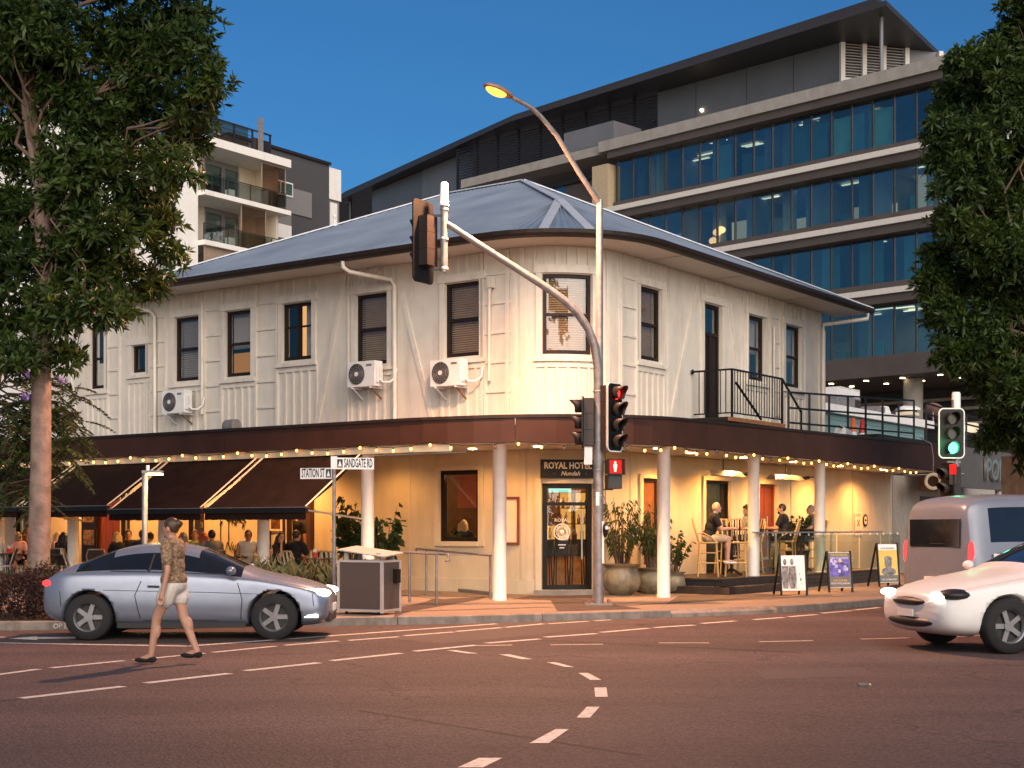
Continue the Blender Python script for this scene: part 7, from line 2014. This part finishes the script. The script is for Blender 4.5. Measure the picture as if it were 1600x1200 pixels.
# bar stools and tables on the deck
def stool(label, loc, rz):
    t = thing('bar_stool', label, 'bar stool', loc, rz, 'rattan bar stools on the deck')
    h = .74
    for sx in (-1,1):
        for sy in (-1,1):
            MB().tube([(sx*.23,sy*.22,0),(sx*.205,sy*.195,.4),(sx*.19,sy*.18,h)], .019, 8).build('leg', M['rattan'], t)
    for z, k_ in ((.30,1.12),(.52,1.06)):
        for a, b in (((-1,-1),(1,-1)),((-1,1),(1,1)),((-1,-1),(-1,1)),((1,-1),(1,1))):
            if z > .4 and a[1] == b[1]: continue
            MB().cyl((a[0]*.2*k_,a[1]*.19*k_,z),(b[0]*.2*k_,b[1]*.19*k_,z),.013,n=7).build('footrest' if z < .4 else 'stretcher', M['rattan'], t)
    MB().boxb(-.21,.21,-.20,.20,h-.02,h+.02).build('seat', M['rattandk'], t)
    MB().tube([(-.21,-.2,h),(.21,-.2,h),(.21,.2,h),(-.21,.2,h)], .02, 8, closed=True).build('seat_rim', M['rattan'], t)
    arch = [(-.20,.19,h),(-.20,.25,h+.2),(-.18,.31,h+.42),(-.10,.33,h+.52),(.10,.33,h+.52),(.18,.31,h+.42),(.20,.25,h+.2),(.20,.19,h)]
    MB().tube(arch, .018, 8).build('back_frame', M['rattan'], t)
    for i in range(6):
        x = -.14+.28*i/5; MB().bar((x,.215,h+.06),(x,.325,h+.50),.034,.01).build('back_slat', M['rattandk' if i % 2 else 'rattan'], t)
    for s in (-1,1): MB().tube([(s*.2,.25,h+.2),(s*.225,.1,h+.21),(s*.21,-.08,h+.12),(s*.2,-.19,h)], .014, 7).build('arm_brace', M['rattan'], t)
    return t
DZ = .44
def dpos(px, out): p = RF(sR(px,out), out, DZ); return p
def bartable(label, p, r=.36, hgt=1.04):
    t = thing('bar_table', label, 'bar table', tuple(p), 0, 'bar tables on the deck')
    MB().lathe([(0,hgt-.03),(r,hgt-.03),(r+.01,hgt-.015),(r,hgt),(0,hgt)],24).build('tabletop', M['timberdk'], t)
    MB().cyl((0,0,.05),(0,0,hgt-.031),.035,n=10).build('pillar', M['black'], t)
    for k_ in range(4): a = PI/4+k_*PI/2; MB().tube([(0,0,.14),(.14*math.cos(a),.14*math.sin(a),.09),(.28*math.cos(a),.28*math.sin(a),.02)],[.03,.025,.02],8).build('foot', M['black'], t)
    return t
def smallthing(nm, label, cat, loc, *parts_):
    t = thing(nm, label, cat, loc)
    for n_, mb, m_ in parts_: mb.build(n_, M[m_], t)
    return t
P1 = dpos(1106,1.15); tq = dpos(1143,1.05); P2_ = dpos(1172,.8); T2 = dpos(1203,1.1); P3 = dpos(1228,1.2); P4 = dpos(1272,1.0); T3 = dpos(1252,.95)
stool('rattan bar stool under the bald man in tan shorts', tuple(P1), rad(84)); stool('rattan bar stool under the curly haired woman behind the column', tuple(P2_), rad(-70)); stool('rattan bar stool under the bearded man in black', tuple(P3), rad(-110)); stool('rattan bar stool under the man in grey shirt', tuple(P4), rad(-85))
stool('empty rattan bar stool seen from behind at the first bar table', tuple(dpos(1150,1.55)), rad(170)); stool('empty rattan bar stool at the far side of the first bar table', tuple(dpos(1136,.55)), rad(10))
bartable('dark bar table between the bald man and the curly haired woman', tq); bartable('dark bar table in front of the bearded man in black', T2); bartable('dark bar table in front of the man in grey shirt', T3, .33)
def seat(p, dz=.0): return (p.x, p.y, p.z+dz)
person('bald man in black tee and tan shorts seated on a bar stool facing right', seat(P1), rad(88), 'sit', 'skin', ('hairdk','bald'), 'clblack', 'short', ('cltan','short'), 'clwhite', True, 1.04, lean=.30, sh=.76, drop=.46)
person('curly haired woman in white top half hidden behind the deck column', seat(P2_), rad(-72), 'sit', 'skin', ('hairbr','curly'), 'clwhite', 'short', ('clnavy','long'), 'clblack', True, .95, lean=.1, sh=.76, drop=.44, female=True)
person('bearded dark haired man in black tee on a bar stool looking left', seat(P3), rad(-112), 'sit', 'skin', ('hairdk','beard'), 'clblack', 'short', ('clblack','short'), 'clwhite', True, 1.03, lean=.15, sh=.76, drop=.45, turn=rad(10))
person('short haired man in grey tee on a bar stool, sunglasses on his head', seat(P4), rad(-82), 'sit', 'skin', ('hairgr','short'), 'clgrey', 'short', ('clnavy','short'), 'clblack', True, 1.03, lean=.12, sh=.76, drop=.45)
smallthing('drinking_glass', 'tall beer glass on the first bar table', 'glass', (tq.x+.05,tq.y-.05,DZ+1.041), ('glass_body', MB().lathe([(.03,0),(.038,.15),(.036,.15),(.028,.01)],12), 'cream'))
smallthing('condiment_box', 'black box on the first bar table', 'box', (tq.x-.13,tq.y-.1,DZ+1.041), ('box_body', MB().boxb(-.07,.07,-.05,.05,0,.07), 'black'))

# dining chairs, tables and guests on the left terrace
def chair(label, loc, rz, striped=True):
    t = thing('bistro_chair', label, 'chair', loc, rz, 'chairs on the dining terrace')
    fm = M['rattan'] if striped else M['galv']; h = .46
    for sx in (-1,1):
        MB().tube([(sx*.20,-.19,0),(sx*.19,-.18,h)], .016, 7).build('leg', fm, t); MB().tube([(sx*.20,.24,0),(sx*.19,.18,h)], .016, 7).build('leg', fm, t)
        MB().cyl((sx*.195,-.185,.2),(sx*.195,.2,.2),.011,n=6).build('stretcher', fm, t)
    MB().boxb(-.2,.2,-.2,.2,h-.015,h+.015).build('seat', M['rattandk' if striped else 'galv'], t)
    MB().tube([(-.19,.18,h),(-.21,.27,h+.28),(-.17,.31,h+.42),(.17,.31,h+.42),(.21,.27,h+.28),(.19,.18,h)], .018, 7).build('back_frame', fm, t)
    for i in range(7): x = -.15+.3*i/6; MB().bar((x,.2,h+.03),(x,.305,h+.41),.044,.008).build('back_slat', (M['rattandk'] if i % 2 else M['cream']) if striped else M['rattandk'], t)
    return t
def dtable(label, p, sq=False):
    t = thing('dining_table', label, 'table', tuple(p), TL, 'tables on the dining terrace')
    (MB().boxb(-.35,.35,-.35,.35,.72,.75) if sq else MB().lathe([(0,.72),(.36,.72),(.36,.75),(0,.75)],24)).build('tabletop', M['timberdk'], t)
    MB().cyl((0,0,.03),(0,0,.719),.035,n=10).build('pillar', M['black'], t); MB().lathe([(.24,0),(.22,.02),(.03,.04)],16).build('base', M['black'], t)
    return t
def lpos(px, d): p = LF(sL(px,d), d, .125); return p
guests = [ # px, d, rz deg, hair, style, shirt, sleeve, female, label
 (27,2.6,30,'hairbl','long','clpink','short',True,'woman in pink top seated at the far left table by the column'),
 (40,2.3,-60,'hairbr','long','clblack','none',True,'brown haired woman in black top seated left of the tree trunk'),
 (85,2.0,80,'hairbl','bob','clpink','none',True,'guest with bare arms seated just right of the tree trunk'),
 (97,2.5,170,'hairdk','long','clblack','short',True,'woman with long black hair seated with her back turned, right of the tree trunk'),
 (187,2.2,-120,'hairbl','bob','clblack','short',True,'blonde woman in black before the red timber panels'),
 (200,1.7,20,'hairdk','short','clblack','short',False,'dark haired man in black beside the blonde woman'),
 (219,2.0,160,'hairbr','short','clnavy','short',False,'man in navy left of the post lamp'),
 (237,2.2,-150,'hairbr','bun','clwhite','none',True,'woman in white top with hair tied up, right of the post lamp'),
 (292,2.4,-60,'hairgr','bob','clpink','short',True,'grey haired guest seated behind the walking woman'),
 (306,1.4,0,'hairbr','short','clgreen','short',False,'brown haired guest in green behind the red haired one'),
 (318,2.2,185,'hairrd','bob','clgreen','short',True,'red haired woman in pale green top below the bright bar window'),
 (333,2.5,-150,'hairdk','short','clgrey','short',False,'man in dark grey shirt left of the leaf mural'),
 (388,2.0,10,'hairdk','short','clwhite','none',False,'man in white singlet facing the street in front of the mural'),
 (433,2.4,60,'hairdk','long','clblack','short',True,'dark haired woman looking round, arm over her striped chair'),
 (459,2.2,150,'hairdk','short','clblack','short',False,'man in black shirt with back turned beside the bar doorway')]
for i, (px, d, rz, hm, hs, sh_, sl, fem, lb) in enumerate(guests):
    p = lpos(px, d); rz_ = rad(rz)
    person(lb, tuple(p), rz_, 'sit', 'skin' if i % 3 else 'skindk', (hm,hs), sh_, sl, ('clnavy','long') if i % 2 else ('clblack','short'), 'clblack', px > 380, .95 if fem else 1.02, lean=.15, arms='cheek' if px == 433 else 'table', female=fem, turn=rad(-30) if px == 433 else 0)
    who = lb.split(' seated')[0].split(' in ')[0]
    chair('chair under the '+lb.split(',')[0] if i not in (13,14) else ('striped cream chair under the '+lb.split(',')[0]), tuple(p), rz_, px > 380)
for px, d, rz, s, lb in ((120,3.2,100,False,'empty slatted chair right of the tree trunk, before the column'),(152,3.0,190,False,'empty slatted chair below the food picture board'),(5,3.3,-80,False,'grey metal chair at the far left edge'),(499,1.7,185,True,'empty striped chair nearer the bar doorway'),(520,1.9,170,True,'empty striped chair beside the street sign post')):
    chair(lb, tuple(lpos(px,d)), rad(rz), s)
for px, d, lb in ((15,2.9,'table with red pot at the far left'),(92,2.9,'table right of the tree trunk with drinks'),(193,2.8,'table before the blonde woman'),(312,3.0,'table before the red haired woman'),(362,2.3,'table in front of the leaf mural'),(446,1.7,'table between the dark haired couple'),(492,2.5,'table with red box beside the street sign post')):
    p = lpos(px,d); dtable(lb, p)
    if px in (15,492):
        smallthing('napkin_pot', 'red pot with white napkins on the '+('far left table' if px == 15 else 'table by the street sign post'), 'pot', (p.x,p.y,.125+.751), ('pot', MB().lathe([(.05,0),(.065,.12),(.06,.12),(.045,.01)],14), 'red'), ('napkin', MB().boxb(-.03,.03,-.02,.02,.02,.19), 'signwhite'))
    if px in (92,312,362):
        smallthing('drinking_glass', {92:'glass of water on the table right of the tree trunk',312:'glass on the table before the red haired woman',362:'dark drink on the table in front of the mural'}[px], 'glass', (p.x+.1,p.y-.1,.876), ('glass_body', MB().lathe([(.03,0),(.038,.14),(.036,.14),(.028,.01)],10), 'cream' if px != 362 else 'timber'))
# inside: blonde guest at the big window, bartender in the doorway
p = LF(sL(724,-1.0),-1.0,.2); person('blonde guest in black seen from behind through the big ground floor window', (p.x,p.y,.2), rad(150), 'sit', 'skin', ('hairbl','bob'), 'clblack', 'short', ('clblack','long'), 'clblack', False, 1.0, sh=.62)
t = smallthing('bench', 'dark bench under the blonde guest indoors', 'bench', (p.x,p.y,.2), ('seat', MB().boxb(-.4,.4,-.2,.25,.56,.62), 'timberdk'), ('leg', MB().boxb(-.35,-.3,-.15,.2,0,.559), 'timberdk'), ('leg', MB().boxb(.3,.35,-.15,.2,0,.559), 'timberdk'))
p = LF(sL(700,-.55),-.55,.2); pot_plant('leafy indoor plant behind the big ground floor window', (p.x,p.y,.2), [(.18,0),(.22,.5),(.24,.85)], 'black', 9, ('up',16,12,.12,.04,'leafC'), .55, .25)
p = LF(sL(461,-1.0),-1.0,.2); person('bartender in black standing inside the bar doorway', (p.x,p.y,.2), rad(175), 'stand', 'skin', ('hairbr','short'), 'clblack', 'short', ('clblack','long'), 'clblack', False, 1.03, arms='down')
# kerb lettering
pk = Vector((*gp(106,983.5,.06), .0))
def kerbtext():
    i = min(range(len(KL)), key=lambda k_: abs((KL[k_].x)/(KL[k_].y) - (106-800)/F_))
    a, b = KL[i-1], KL[i+1]; d = (b-a).normalized(); c = KL[i]
    tilt = math.atan2(c.y*0+.02,.116)
    m = Matrix.Translation((c.x+d.y*.004, c.y-d.x*.004+.008, .055)) @ Matrix.Rotation(math.atan2(d.y,d.x),4,'Z') @ Matrix.Rotation(PI/2-tilt,4,'X') @ Matrix.Translation((0,0,.006))
    text('OP EN', .11, M['paint'], kerb, m, 'kerb_lettering', .001, sx=.9)
kerbtext()
